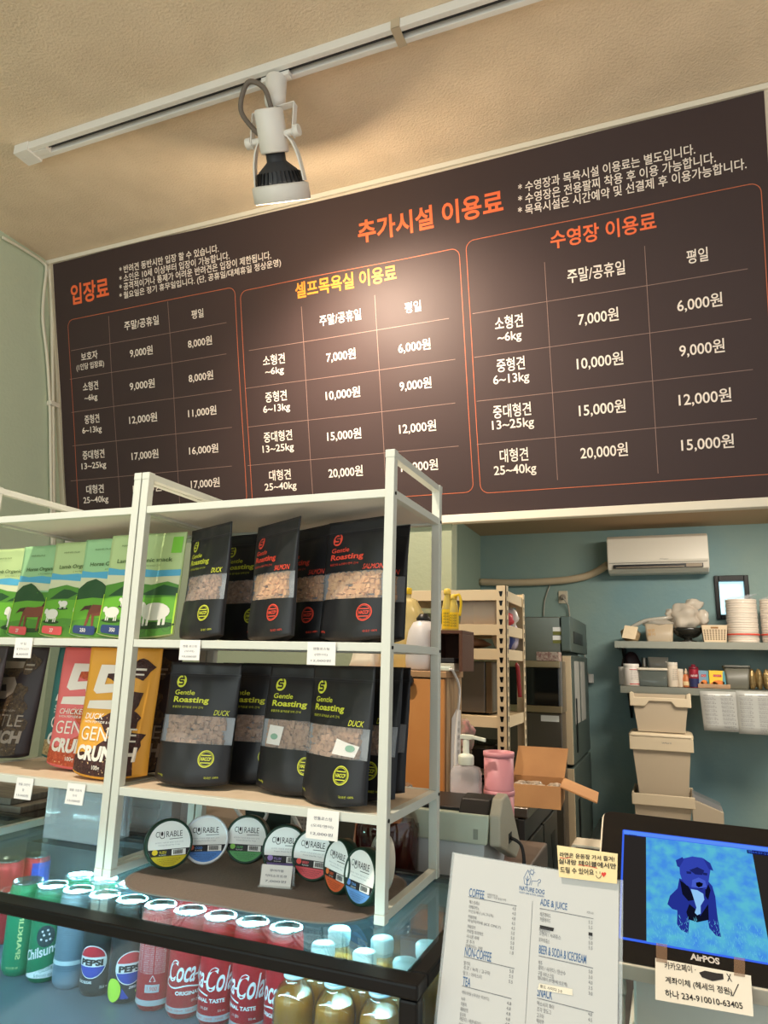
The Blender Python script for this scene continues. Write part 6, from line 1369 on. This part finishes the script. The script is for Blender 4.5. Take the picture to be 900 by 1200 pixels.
q0, q1 = at(630, 774, Y=OY+.1), at(656, 764, Y=OY+.1); tt = thing('patterned_box', 'flat patterned box lying on top of the oven', 'box', (0, 0, oz1+.001)); bm = nb(); bx(bm, q0.x, q1.x, OY+.06, OY+.16, 0, q1.z-q0.z); obj('box_body', bm, mat('speckled_card', (172, 160, 146), .7, var=(90, (120, 84, 80))), tt, .002)

FY0, FY1 = 3.9, 4.70; FX = at(668, 722, Y=FY0).x; FZ = at(664, 722, Y=FY0).z
t = thing('steel_fridge', 'tall stainless commercial fridge with dark doors in the kitchen corner', 'fridge', (FX, 0, 0))
bm = nb(); bx(bm, -0.66, -0.055, FY0, FY1, 0.08, FZ-.004); obj('fridge_body', bm, mat('fridge_steel', (128, 130, 120), .34, metal=.9, bump=(40, .05), stretch=(1, 1, 30)), t, .004)
def fz(py, px=664): return at(px, py, X=FX).z
zz = [FZ, at(664, 765, Y=FY0).z, at(664, 898, Y=FY0).z, .10]
FD = mat('fridge_door_grey', (92, 104, 98), .4, metal=.5)
for i, (a, b) in enumerate(((zz[1]-.012, zz[2]+.006), (zz[2]-.006, zz[3]))):
    bm = nb(); bx(bm, -.05, 0, FY0-.004, FY1, b, a); d = obj('door', bm, FD, t, .006)
    bm = nb(); bx(bm, -.048, -.002, FY0-.0095, FY0-.0045, b+.004, a-.004); obj('door_edge', bm, mat('lit_edge_tone', (206, 186, 152), .35, metal=.25), d, .002)  # bright lit look of the steel edge put into a pale colour
    bm = nb(); h0 = b+.05 if i == 0 else a-.45; bx(bm, .0005, .004, FY0+.12, FY0+.17, h0, h0+.28); obj('handle_recess', bm, M_BLACKM, d, .002)
    if i == 0:
        bm = nb()
        for y in (FY0+.10, FY0+.38): bx(bm, .0005, .0018, y, y+.22, a-.36, a-.03)
        obj('paper_notice', bm, mat('grey_notice', (150, 150, 144), .7), d)
bm = nb(); bx(bm, -.05, 0, FY0-.004, FY1, zz[1]+.006, zz[0]); bx(bm, -.048, -.002, FY0-.0095, FY0-.0045, zz[1]+.01, zz[0]-.004); cp = obj('control_panel', bm, FD, t, .006)
bm = nb(); bx(bm, .0005, .003, FY0+.12, FY0+.55, zz[0]-.14, zz[0]-.075); obj('display', bm, M_BLACK, cp)
for i, (a, b) in enumerate(((735, 744), (745, 754))):
    q0, q1 = at(648, b, Y=FY0), at(657.5, a, Y=FY0); bm = nb(); bx(bm, q0.x-FX, q1.x-FX, FY0-.004, FY0-.0005, q0.z, q1.z); bx(bm, q0.x-FX, q1.x-FX, FY0-.0045, FY0-.004, q0.z, q0.z+(q1.z-q0.z)*.45, 1); obj('photo_magnet', bm, [M_PAPER, mat('olive_print', (110, 112, 50), .6)], t)

# box, crate and tub on the freezer counter
p = at(608, 930, Z=WZ+.10)
BXL = Vector((p.x-0.045, 2.255, WZ+.0005))
t = thing('cardboard_box', 'open brown cardboard box with spread flaps on the freezer counter', 'box', BXL, R(4))
bm = nb(); a, b, h = .078, .085, .058; th = .003
bx(bm, -a, a, -b, -b+th, 0, h); bx(bm, -a, a, b-th, b, 0, h); bx(bm, -a, -a+th, -b+th, b-th, 0, h); bx(bm, a-th, a, -b+th, b-th, 0, h); bx(bm, -a+th, a-th, -b+th, b-th, 0, th); obj('box_body', bm, M_CARD, t)
def flap(p0, p1, dr):
    bm = nb(); n_ = Vector((p1[0]-p0[0], p1[1]-p0[1], 0)).cross(Vector(dr)).normalized()*.002; P = [Vector(p0), Vector(p1), Vector(p1)+Vector(dr), Vector(p0)+Vector(dr)]
    hexa(bm, [q-n_ for q in P], [q+n_ for q in P]); obj('flap', fixn(bm), M_CARD, t)
flap((-a, b, h), (a, b, h), (.012, .035, .085)); flap((a, -b, h), (a, b, h), (.10, -.03, -.03)); flap((-a, -b, h), (-a, b, h), (-.05, 0, .03)); flap((-a, -b, h), (a, -b, h), (0, -.012, -.06))
bm = nb(); rs = random.Random(8)
for i in range(26): lump(bm, (rs.uniform(-.06, .06), rs.uniform(-.065, .065), rs.uniform(.034, .044)), .018, .018, .012, 70+i, .3, 8, 5)
tag(obj('wrapped_sweets', bm, mat('sweet_wrap', (186, 170, 150), .3, var=(70, (120, 110, 96)))), 'pile of small wrapped pieces inside the open cardboard box', 'wrapped pieces', kind='stuff')
bpy.data.objects['wrapped_sweets'].location = BXL
q = at(640, 915, Z=WZ+.03); tub('food_tub', 'clear food tub with pink contents behind the cardboard box', 'tub', (WX1-.05, 2.46, WZ+.0005), .042, .05, .055, film('pinkish_tub', (206, 160, 146), .8, .3), film('clear_lid', (220, 214, 206), .5, .15))
# ================================================================ kitchen back wall
t = thing('air_conditioner', 'white wall mounted split air conditioner high on the teal wall', 'air conditioner', (0, YB, 0))
AY = 4.63
a0, a1 = at(711, 640, Y=AY).x, at(830, 640, Y=AY).x; az1, az0 = at(770, 626, Y=AY).z, at(770, 670, Y=AY).z
prof = [(0, az0+.02), (0, az1), (-.16, az1), (-.195, az1-.02), (-.2, az0+.075), (-.185, az0+.02), (-.13, az0), (-.03, az0)]
bm = nb(); prism(bm, prof, lambda u, v, d: Vector((a0+d, u-.002, v)), a1-a0); obj('housing', fixn(bm), mat('aircon_white', (226, 220, 206), .3), t, .006)
bm = nb(); bx(bm, a0+.035, a1-.035, -.2045, -.12, az0+.024, az0+.048); sl_ = obj('outlet_slot', bm, M_BLACK, t)
bm = nb(); bx(bm, a0+.05, a1-.14, -.207, -.2050, az0+.028, az0+.033); bx(bm, a1-.13, a1-.04, -.207, -.2050, az0+.027, az0+.046); obj('louver', bm, mat('louver_grey', (150, 136, 116), .5), sl_)
bm = nb(); bx(bm, a0+.01, a1-.01, -.2035, -.2022, az0+.058, az0+.060); obj('panel_seam', bm, M_DARK, t)
bm = nb(); txt(bm, 'Whisen', XZ(-.2042), (a0+a1)/2+.04, az0+.075, w=.05, h=.008); obj('badge', bm, mat('badge_grey', (150, 148, 144), .4), t)
t = thing('aircon_pipe', 'cream wrapped pipe running along the wall to the air conditioner', 'pipe', (0, 0, 0))
PY = YB-.03; bm = nb(); tube(bm, [at(562, 682, Y=PY), at(600, 683, Y=PY), at(650, 681, Y=PY), at(680, 677, Y=PY), at(697, 671, Y=PY), at(712, 662, Y=PY-.05)], .024, 12, smooth=6); obj('pipe_wrap', bm, mat('pipe_tape', (196, 178, 148), .7), t)
p = at(660, 700, Y=YB); t = thing('wall_socket', 'white wall socket with a plugged cable above the fridge', 'socket', (p.x, YB, p.z))
bm = nb(); bx(bm, -.03, .03, -.010, -.0005, -.042, .042); obj('plate', bm, mat('socket_cream', (206, 196, 172), .5), t, .003); bm = nb(); lathe(bm, [(.02, 0), (.02, .004), (.016, .006)], (0, -.010, 0), 20, ax=(0, -1, 0)); cyl(bm, (.002, -.016, 0), (.004, -.045, -.004), .013, n=14); obj('plug', fixn(bm), mat('socket_grey', (150, 140, 126), .5), t)
bm = nb(); tube(bm, [(.004, -.045, -.004), (.02, -.05, -.03), (.035, -.03, -.06), (.04, -.02, -.12), (.04, -.02, -.20)], .005, 8, smooth=5); obj('cord', bm, mat('grey_cord', (170, 164, 150), .5), t)
t = thing('hanging_cord', 'thin pale cord drooping from the pipe down behind the fridge', 'cord', (0, 0, 0)); bm = nb(); tube(bm, [at(645, 684, Y=YB-.01), at(641, 695, Y=YB-.01), at(638, 706, Y=YB-.01), at(637, 722, Y=YB-.01)], .004, 8, smooth=5); obj('cord', bm, MATS['grey_cord'], t)
p = at(693, 795, Y=YB); t = thing('wall_plug', 'small white plug adapter in the wall beside the fridge doors', 'plug', (p.x, YB, p.z)); bm = nb(); bx(bm, -.016, .016, -.035, -.0005, -.028, .028); obj('plug_body', bm, M_WHITEP, t, .004); bm = nb(); tube(bm, [(-.012, -.02, .02), (-.03, -.02, .06), (-.035, -.02, .16)], .004, 8, smooth=4); obj('cord', bm, MATS['grey_cord'], t)
# steel wall shelves
SHF = 4.50; WS = mat('wall_shelf_steel', (150, 146, 130), .35, metal=.9, bump=(40, .06), stretch=(30, 1, 1))
u0_ = at(720, 752, Y=SHF); u1_ = at(727, 806, Y=SHF)
UZ, LZ = at(800, 752, Y=SHF).z, at(800, 806, Y=SHF).z
def wall_shelf(x0, z, lb):
    t = thing('wall_shelf', lb, 'shelf', (x0, YB, z))
    bm = nb(); bx(bm, 0, 1.75, SHF-YB, 0, -.004, 0); bx(bm, 0, 1.75, SHF-YB, SHF-YB+.003, -.040, -.004); bx(bm, 0, .003, SHF-YB+.003, 0, -.040, -.004); obj('shelf_plate', bm, WS, t)
    for x in (.035, .9):
        bm = nb(); prism(bm, [(-.001, -.005), (-.001, -.20), (-.03, -.20), (-.27, -.04), (-.27, -.005)], lambda u, v, d: Vector((x+d, u, v)), .012); obj('bracket', fixn(bm), M_BLACKM, t)
wall_shelf(u0_.x, UZ, 'upper stainless wall shelf carrying bags, basket and cup stacks'); wall_shelf(u1_.x, LZ, 'lower stainless wall shelf carrying jars, tubs and tea boxes')
UT, LT = UZ+.0012, LZ+.0012
def X_(px, Y, py=745): return at(px, py, Y=Y).x
def Z_(px, py, Y): return at(px, py, Y=Y).z
def soft(name, label, cat, px, Y, z, rx, ry, rz, m, seed, amp=.2, extra=None, group=None):
    t = thing(name, label, cat, (X_(px, Y), Y, z), group=group); bm = nb(); lump(bm, (0, 0, rz*.92), rx, ry, rz, seed, amp, 26, 16); obj('bag_body', bm, m, t); return t
t = soft('paper_bundle', 'beige paper wrapped bundle at the left end of the upper wall shelf', 'bundle', 739, 4.66, UT, .056, .09, .048, mat('kraft_bundle', (176, 152, 116), .7, bump=(20, .4)), 81, .15)
bm = nb(); hexa(bm, [(-.045, -.115, .02), (.022, -.105, .012), (.03, -.10, .016), (-.04, -.11, .024)], [(-.028, -.10, .092), (.045, -.08, .082), (.05, -.075, .086), (-.024, -.095, .096)]); obj('paper_slip', fixn(bm), mat('cream_slip', (216, 196, 162), .7), t)
t = tub('storage_tub', 'frosted tub wrapped in a plastic bag beside the paper bundle on the upper shelf', 'tub', (X_(773, 4.66), 4.66, UT), .080, .075, .105, film('bagged_tub', (196, 178, 152), .85, .3))
bm = nb(); lump(bm, (0, 0, .112), .084, .08, .026, 82, .25, flat=False); tube(bm, [(-.16, -.04, .085), (-.08, -.05, .125), (.02, -.05, .14), (.08, -.03, .15)], .012, 8, smooth=5); obj('bag_cover', bm, film('bag_film', (206, 196, 180), .55, .15), t)
f_ = lambda u, v: Vector((u, -.0825, v)); bm = nb()
for i, s in enumerate(('보관', '용기')): txt(bm, s, f_, -.045, .058-.024*i, w=.04, h=.018)
obj('lettering', bm, mat('tan_ink', (190, 140, 70), .6), t)
t = thing('glass_bowl', 'dark glass footed bowl on the upper wall shelf under a puffed clear bag', 'bowl', (X_(806, 4.64), 4.64, UT)); bm = nb(); lathe(bm, [(.05, 0), (.052, .006), (.024, .014), (.024, .022), (.06, .036), (.088, .066), (.092, .084), (.088, .084), (.082, .066), (.05, .042), (.0, .036)], n=36, caps=(True, False)); obj('bowl_body', fixn(bm), mat('smoked_glass', (40, 40, 36), .1, spec=.6), t)
t = thing('plastic_bag', 'big puffed clear plastic bag resting in the dark glass bowl', 'bag', (X_(804, 4.64), 4.64, UT+.055)); bm = nb(); lump(bm, (0, 0, .095), .085, .072, .085, 83, .22, 34, 22); lump(bm, (.05, 0, .17), .05, .04, .035, 86, .3, 18, 10, False); lump(bm, (-.082, 0, .115), .030, .03, .03, 84, .3, 16, 10, False); lump(bm, (.10, 0, .09), .035, .035, .05, 85, .25, 16, 10, False); obj('bag_body', bm, film('puffed_bag', (222, 208, 190), .62, .12), t)
# basket with square holes
BW, BD, BH = .068, .07, .098
t = thing('plastic_basket', 'cream plastic basket with rows of square holes on the upper wall shelf', 'basket', (X_(837, 4.62), 4.62, UT))
bm = nb(); CRM = mat('basket_cream', (214, 192, 160), .5)
def bwall(fn, W_):
    nx, nz = 8, 6; cw = 2*W_/(nx+.45); us = [-W_]+[x for i in range(nx) for x in (-W_+cw*(i+.45), -W_+cw*(i+1.0))]+[W_]; ch = (BH-.036)/nz; vs = [0.0]+[x for i in range(nz) for x in (.014+ch*i, .014+ch*(i+.58))]+[BH]
    for j in range(len(vs)-1):
        for i in range(len(us)-1):
            if i % 2 == 1 and j % 2 == 1: continue
            c = [fn(us[i], vs[j]), fn(us[i+1], vs[j]), fn(us[i+1], vs[j+1]), fn(us[i], vs[j+1])]; face(bm, [bm.verts.new(q) for q in c])
tp = lambda v: .86+.14*v/BH
bwall(lambda u, v: Vector((u*tp(v), -BD*tp(v), v)), BW); bwall(lambda u, v: Vector((-u*tp(v), BD*tp(v), v)), BW)
bwall(lambda u, v: Vector((BW*tp(v), u*tp(v), v)), BD); bwall(lambda u, v: Vector((-BW*tp(v), -u*tp(v), v)), BD)
v4 = [bm.verts.new(Vector((x*BW*.86, y*BD*.86, .0005))) for x, y in ((-1, -1), (1, -1), (1, 1), (-1, 1))]; face(bm, v4)
bmesh.ops.remove_doubles(bm, verts=bm.verts, dist=1e-5); obj('basket_body', bm, CRM, t, solid=.002)
bm = nb(); bx(bm, -.020, .020, -BD*.985-.0015, -BD*.985, BH-.020, BH-.010); obj('handle_slot', bm, mat('handle_tan', (150, 104, 60), .6), t)
t = thing('snack_bundle', 'brown packets filling the cream basket up to its rim', 'packets', (X_(837, 4.62), 4.62, UT+.002)); bm = nb(); hexa(bm, [(-BW*.80, -BD*.80, .001), (BW*.80, -BD*.80, .001), (BW*.80, BD*.80, .001), (-BW*.80, BD*.80, .001)], [(-BW*.92, -BD*.92, BH+.004), (BW*.92, -BD*.92, BH-.012), (BW*.92, BD*.92, BH-.006), (-BW*.92, BD*.92, BH+.006)]); obj('packet_bundle', bm, mat('dark_brown_wrap', (84, 58, 40), .6, bump=(30, .4)), t)
# stacks of paper cups / bowls in plastic
def cup_stack(px, label, n, r0, h, red):
    Y = 4.63; t = thing('cup_stack', label, 'cup stack', (X_(px, Y), Y, UT), group=None)
    for k in range(2):
        for i in range(n):
            z = h*i/n
            bm = nb(); cyl(bm, (0, 0, z), (0, 0, z+h/n*.55), r0*.97, n=36); lathe(bm, [(r0*.97, z+h/n*.55), (r0, z+h/n*.65), (r0, z+h/n*.9), (r0*.97, z+h/n*.98)], n=36, caps=(False, True))
            if k == 0: obj('paper_bowl', fixn(bm), mat('paper_bowl_cream', (226, 208, 184), .6), t)
            else: bm.free()
    bm = nb(); lathe(bm, [(r0+.003, .001), (r0+.004, .01), (r0+.0035, h*.9), (r0+.001, h+.004), (r0*.6, h+.018), (.02, h+.016)], n=36, caps=(False, False)); hexa(bm, [(-.03, -.02, h+.010), (.03, -.02, h+.010), (.03, .02, h+.010), (-.03, .02, h+.010)], [(.04, -.02, h+.03), (.09, -.012, h+.034), (.09, .012, h+.028), (.04, .02, h+.03)]); obj('plastic_wrap', fixn(bm), film('stack_wrap', (216, 220, 226), .22, .1), t)
    bm = nb(); lathe(bm, [(r0+.0048, h*.17), (r0+.0048, h*.205)], n=36, caps=(False, False)); obj('red_band', bm, mat('red_band', (206, 70, 50), .5), t)
hs = Z_(870, 703, 4.63)-UT
cup_stack(871, 'wrapped stack of cream paper bowls with red band in front of the small window', 9, .083, hs, True)
cup_stack(912, 'wrapped stack of cream paper bowls with red band at the right photo edge', 9, .083, hs, True)
# lower shelf goods
def round_pot(name, label, cat, px, Y, r, h, body, lidm=None, stripes=(), text=None, zz=None):
    t = thing(name, label, cat, (X_(px, Y, 790), Y, LT if zz is None else zz)); bm = nb(); lathe(bm, [(r*.95, 0), (r, .003), (r, h*.86), (r*.97, h*.88)], n=28); obj('pot_body', fixn(bm), body, t)
    if lidm: bm = nb(); lathe(bm, [(r*1.02, h*.86), (r*1.03, h*.87), (r*1.03, h*.98), (r*.98, h)], n=28); obj('lid', fixn(bm), lidm, t)
    if stripes or text:
        bm = nb(); ms = [M_INK]
        for a, b, m in stripes: ms.append(m); decal(bm, [(-r*.2, h*a), (r*1.4, h*a), (r*1.4, h*b), (-r*.2, h*b)], wrap(r=r, d=.0006), len(ms)-1, .01)
        if text:
            for i in range(8): txt(bm, text, wrap(r=r, d=.0008), r*.6, h*(.70-.06*i), w=r*1.3, h=h*.028)
        obj('label_print', bm, ms, t)
    return t
RED_ = mat('label_red', (190, 40, 48), .5)
round_pot('powder_tub', 'white round tub with red label bands at the left of the lower wall shelf', 'tub', 740, 4.58, .044, .128, mat('tub_white', (226, 216, 206), .4), mat('tub_lid_white', (232, 224, 214), .4), ((.06, .10, RED_), (.72, .75, RED_)), '베이킹파우더')
round_pot('powder_tub', 'white tub half hidden behind the red labelled one on the lower wall shelf', 'tub', 733, 4.70, .040, .11, mat('tub_white', (226, 216, 206), .4), mat('tub_lid_white', (232, 224, 214), .4), ((.06, .12, RED_),))
CF = film('clear_food_box', (120, 128, 122), .5, .1)
tub('food_box', 'clear food box with white lid on the lower wall shelf', 'food box', (X_(765, 4.62, 790), 4.62, LT), .082, .07, .092, CF, mat('box_lid_white', (216, 206, 186), .4), .94)
zt = LT+.092+.016
tub('food_box', 'smaller clear food box stacked on the white lidded one', 'food box', (X_(771, 4.62, 770), 4.62, zt), .058, .06, .062, film('grey_food_box', (110, 108, 100), .6, .1), None, .9)
round_pot('steel_shaker', 'small steel shaker standing on the white lidded food box', 'shaker', 756, 4.63, .016, .066, M_STEEL, None, zz=zt)
t = thing('dark_pouch', 'dark maroon pouch at the back left of the lower wall shelf', 'pouch', (X_(739, 4.76, 765), 4.76, LT)); bm = nb(); lump(bm, (0, 0, .098), .06, .035, .105, 91, .12); obj('pouch_body', bm, mat('maroon_pouch', (60, 40, 44), .4), t)
round_pot('syrup_dispenser', 'tall white bottle with fine print on the lower wall shelf', 'bottle', 788, 4.58, .030, .142, mat('bottle_white', (216, 202, 182), .4), mat('bottle_cap_white', (216, 206, 190), .4), (), '시럽 원재료명')
round_pot('spice_bottle', 'short white bottle next to the tall white one', 'bottle', 797, 4.60, .018, .105, mat('bottle_cream', (206, 192, 172), .4), mat('bottle_cap_white', (216, 206, 190), .4))
t = thing('sauce_bottle', 'orange squeeze sauce bottle with pointed cap on the lower wall shelf', 'bottle', (X_(804, 4.60, 790), 4.60, LT)); bm = nb(); lathe(bm, [(.022, 0), (.025, .004), (.025, .045), (.016, .068), (.010, .076)], n=24); obj('bottle_body', fixn(bm), mat('sauce_orange', (196, 116, 72), .4), t); bm = nb(); lathe(bm, [(.011, .074), (.010, .086), (.003, .108)], n=18); obj('cap', fixn(bm), mat('sauce_cap', (214, 190, 160), .4), t)
bm = nb(); decal(bm, [(-.02, .012), (.02, .012), (.02, .034), (-.02, .034)], wrap(r=.025, d=.0006), 0, .006); obj('label_sticker', bm, mat('sauce_label', (222, 196, 150), .5), t)
t = round_pot('spray_can', 'red and navy spray can on the lower wall shelf', 'spray can', 813, 4.58, .028, .118, mat('can_maroon', (150, 32, 48), .35, metal=.2), None)
bm = nb(); lathe(bm, [(.0286, .004), (.0286, .052)], n=28, caps=(False, False)); obj('navy_band', bm, mat('can_navy', (40, 44, 84), .35), t); bm = nb(); lathe(bm, [(.026, .101), (.026, .118), (.012, .120), (.012, .132)], n=24); obj('cap', fixn(bm), mat('spray_cap', (110, 30, 44), .4), t); bm = nb(); txt(bm, 'WHIP', wrap(r=.0286, d=.0006), 0, .06, w=.04, h=.014); obj('lettering', bm, M_PAPER, t)
t = thing('tea_tray', 'shallow wooden tray under the tea boxes on the lower wall shelf', 'tray', (X_(836, 4.60, 800), 4.60, LT)); bm = nb(); bx(bm, -.085, .085, -.05, .06, 0, .005); bx(bm, -.085, .085, -.05, -.044, .005, .024); bx(bm, -.085, .085, .054, .06, .005, .024); bx(bm, -.085, -.079, -.044, .054, .005, .024); bx(bm, .079, .085, -.044, .054, .005, .024); obj('tray_body', bm, mat('tray_tan', (170, 136, 104), .6), t, .002)
def tea_box(px, w, h, c, lb, word):
    t = thing('tea_box', lb, 'tea box', (X_(px, 4.60, 790), 4.602, LT+.0062)); bm = nb(); bx(bm, -w/2, w/2, -.036, .036, 0, h); obj('carton', bm, mat('tea_%s' % word.lower(), c, .5), t, .001)
    bm = nb(); f = XZ(-.0366); decal(bm, ell(w*.05, h*.26, w*.36, h*.17), f, 0); decal(bm, ell(-w*.22, h*.2, w*.2, h*.12), f, 0); decal(bm, [(-w*.25, h*.62), (w*.25, h*.62), (w*.25, h*.76), (-w*.25, h*.76)], f, 1); decal(bm, [(w*.28, 0.002), (w*.5, .002), (w*.5, h*.98), (w*.34, h*.98)], f, 2); txt(bm, word, XZ(-.037), 0, h*.655, w=w*.4, h=h*.07, mi=3)
    obj('carton_print', bm, [mat('peach_ink', (226, 130, 60), .5), RED_, mat('teal_ink', (90, 150, 160), .5), M_WHITEP], t)
tea_box(824, .052, .092, (120, 150, 170), 'bluish tea box left of the yellow one on the tray', 'Peach'); tea_box(840, .086, .094, (236, 196, 60), 'yellow tea box with red badge on the tray', 'Lipton')
tub('grey_container', 'dark grey rectangular container on the lower wall shelf', 'container', (X_(863, 4.61, 790), 4.61, LT), .066, .06, .118, mat('grey_container', (98, 96, 84), .4), mat('grey_container_rim', (84, 84, 76), .4), .84)
for i, px in enumerate((881, 889, 898)):
    t = thing('spice_packet', ['gold foil packet right beside the dark grey container', 'gold foil packet, second from the dark grey container', 'gold foil packet nearest the right photo edge'][i], 'packet', (X_(px, 4.60, 790), 4.60, LT), group='foil packets on the lower wall shelf'); bm = nb(); lump(bm, (0, 0, .056), .020, .025, .060, 95+i, .15); obj('packet_body', bm, mat('foil_gold', (150, 126, 84), .3, metal=.6, bump=(60, .6)), t)
# hung paper sheets
for i, (p0, p1) in enumerate(((at(820, 812, Y=SHF-.01), at(866, 858, Y=SHF-.01)), (at(862.5, 812, Y=SHF-.01), at(912, 862, Y=SHF-.01)))):
    w_ = p1.x-p0.x; h_ = p0.z-p1.z
    t = thing('recipe_sheet', ['laminated recipe sheet hanging under the lower wall shelf, left one', 'laminated recipe sheet hanging under the lower wall shelf at the right edge'][i], 'paper sheet', (p0.x, SHF-.0045-.002*i, p0.z), group='laminated recipe sheets')
    f = lambda u, v: Vector((u+.03*(-v/h_)*(.0 if i else .35), -.012*(v/h_)**2, v))
    bm = nb(); grid(bm, f, lsp(0, w_, 5), lsp(-h_, .012, 7)); obj('sheet', bm, mat('sheet_laminate', (178, 178, 172), .25), t, solid=.0008)
    bm = nb(); g = lambda u, v: f(u, v)+Vector((0, -.001, 0))
    for c in range(2):
        for r_ in range(9):
            if r_ == 8 and c == 0: continue
            ux = w_*(.08+.48*c); vz = -h_*(.08+.105*r_); txt(bm, ['아메리카노 샷 2 물 180', '카페라떼 우유 200', '청포도에이드 시럽 40', '녹차라떼 파우더 30'][(r_+c) % 4], g, ux, vz, w=w_*.34, h=.008, align='L'); txt(bm, '얼음 가득 탄산수 150ml', g, ux, vz-.012, w=w_*.30, h=.006, align='L')
    obj('lettering', bm, mat('sheet_grey_ink', (110, 108, 110), .6), t)
# stacked storage bins
BINM = film('bin_grey', (196, 178, 152), .96, .4); RIM = mat('bin_rim', (214, 196, 166), .45)
BY = 4.50; SCL = BY/4.35
def zb_(px, py): return at(px, py, Y=BY-.12).z
def xb_(px, py): return at(px, py, Y=BY-.12).x
t = thing('prep_table', 'low steel table holding the bin stack behind the touch screen', 'table', (0.05, 4.50, 0)); tz = zb_(790, 985)
bm = nb(); bx(bm, -.50, .75, -.28, .30, tz-.04, tz); obj('table_top', bm, M_STEEL, t, .003)
for x in (-.47, .72):
    for y in (-.25, .27): bm = nb(); cyl(bm, (x, y, 0), (x, y, tz-.04), .02, n=14); obj('leg', bm, M_STEEL, t)
def bin_(lb, xl, xr, zrim, zbot, xbl, xbr, depth, rimh, dip=False, lidm=False):
    cx = (xl+xr)/2; t = thing('storage_bin', lb, 'storage bin', (cx, BY, zbot), group='beige storage bins stacked by the wall'); a = (xr-xl)/2; b = depth/2; c = (xbr-xbl)/2; h = zrim-zbot; dx = (xbl+xbr)/2-cx
    bm = nb(); B_ = [(dx-c, -b*.86, 0), (dx+c, -b*.86, 0), (dx+c, b*.86, 0), (dx-c, b*.86, 0)]; T_ = [(-a*.94, -b*.96, h-.006), (a*.94, -b*.96, h-.006), (a*.94, b*.96, h-.006), (-a*.94, b*.96, h-.006)]
    vb = [bm.verts.new(q) for q in B_]; vt = [bm.verts.new(q) for q in T_]; face(bm, vb[::-1])
    for i in range(4): face(bm, [vb[i], vb[(i+1) % 4], vt[(i+1) % 4], vt[i]])
    obj('bin_body', bm, BINM, t, solid=.003)
    bm = nb()
    fr_ = [(-a, h), (-a, h-rimh), (-a*.55, h-rimh), (-a*.42, h-rimh*.55), (a*.42, h-rimh*.55), (a*.55, h-rimh), (a, h-rimh), (a, h)] if False else None
    if dip: pr = [(-a, h), (-a, h-rimh*1.0), (-a*.5, h-rimh*1.0), (-a*.36, h-rimh*.62), (a*.36, h-rimh*.62), (a*.5, h-rimh*1.0), (a, h-rimh*1.0), (a, h), (a*.86, h), (a*.84, h-rimh*.35), (-a*.84, h-rimh*.35), (-a*.86, h)]
    else: pr = [(-a, h), (-a, h-rimh), (a, h-rimh), (a, h)]
    prism(bm, pr, lambda u, v, d: Vector((u, -b-.006+d, v)), .010); bx(bm, -a, a, b-.004, b+.006, h-rimh*.8, h); bx(bm, -a, -a+.010, -b+.004, b-.004, h-rimh*.9, h); bx(bm, a-.010, a, -b+.004, b-.004, h-rimh*.9, h); obj('rim', fixn(bm), RIM, t, .004)
    return t, a, b, h
zA1, zA0 = zb_(772, 812), zb_(772, 858)
bin_('top beige storage bin with a scooped open rim under the wall shelf', xb_(738, 820), xb_(810, 825), zA1, zA0, xb_(748, 858), xb_(803, 858), .26, .075, True)
zB1, zB0 = zA0-.004, zb_(775, 936)
t, a, b, h = bin_('middle beige storage bin, tall with a thick lid band', xb_(738, 870), xb_(813, 880), zB1-.018, zB0, xb_(750, 935), xb_(807, 940), .30, .075)
bm = nb(); rsq(bm, [(a+.003, b+.006, .02, h-.004), (a+.003, b+.006, .02, h+.008), (a-.012, b-.008, .02, h+.017)]); ld = obj('lid', fixn(bm), RIM, t); bm = nb(); txt(bm, 'SAMLA 55', XZ(-b-.0068), .03, h-.035, w=.05, h=.008); obj('lettering', bm, MG_, t)
zC1, zC0 = zB0-.002, tz+.0015
t, a, b, h = bin_('lowest beige storage bin with a clear corner lid at its right', xb_(741, 935), xb_(815, 950), zC1+.03, zC0, xb_(748, 980), xb_(806, 980), .34, .06)
q = at(828, 942, Y=BY-.16); t = thing('clear_lid_box', 'small clear lidded box tilted beside the lowest bin', 'box', (q.x, BY-.10, tz+.0015)); hh = q.z-tz
bm = nb(); hexa(bm, [(-.07, -.07, 0), (.075, -.07, 0), (.075, .07, 0), (-.07, .07, 0)], [(-.075, -.075, hh+.02), (.08, -.075, hh-.035), (.08, .075, hh-.035), (-.075, .075, hh+.02)]); obj('box_body', bm, mat('bin_grey_side', (190, 174, 150), .5), t, .004)
bm = nb(); hexa(bm, [(-.07, -.07, hh+.0215), (.075, -.07, hh-.0335), (.075, .07, hh-.0335), (-.07, .07, hh+.0215)], [(-.066, -.066, hh+.046), (.071, -.066, hh-.008), (.071, .066, hh-.008), (-.066, .066, hh+.046)]); obj('lid', bm, film('clear_lid_grey', (150, 150, 150), .55, .1), t)

# clean up the scratch lettering curve
bpy.data.objects.remove(_fo); bpy.data.curves.remove(_fc)
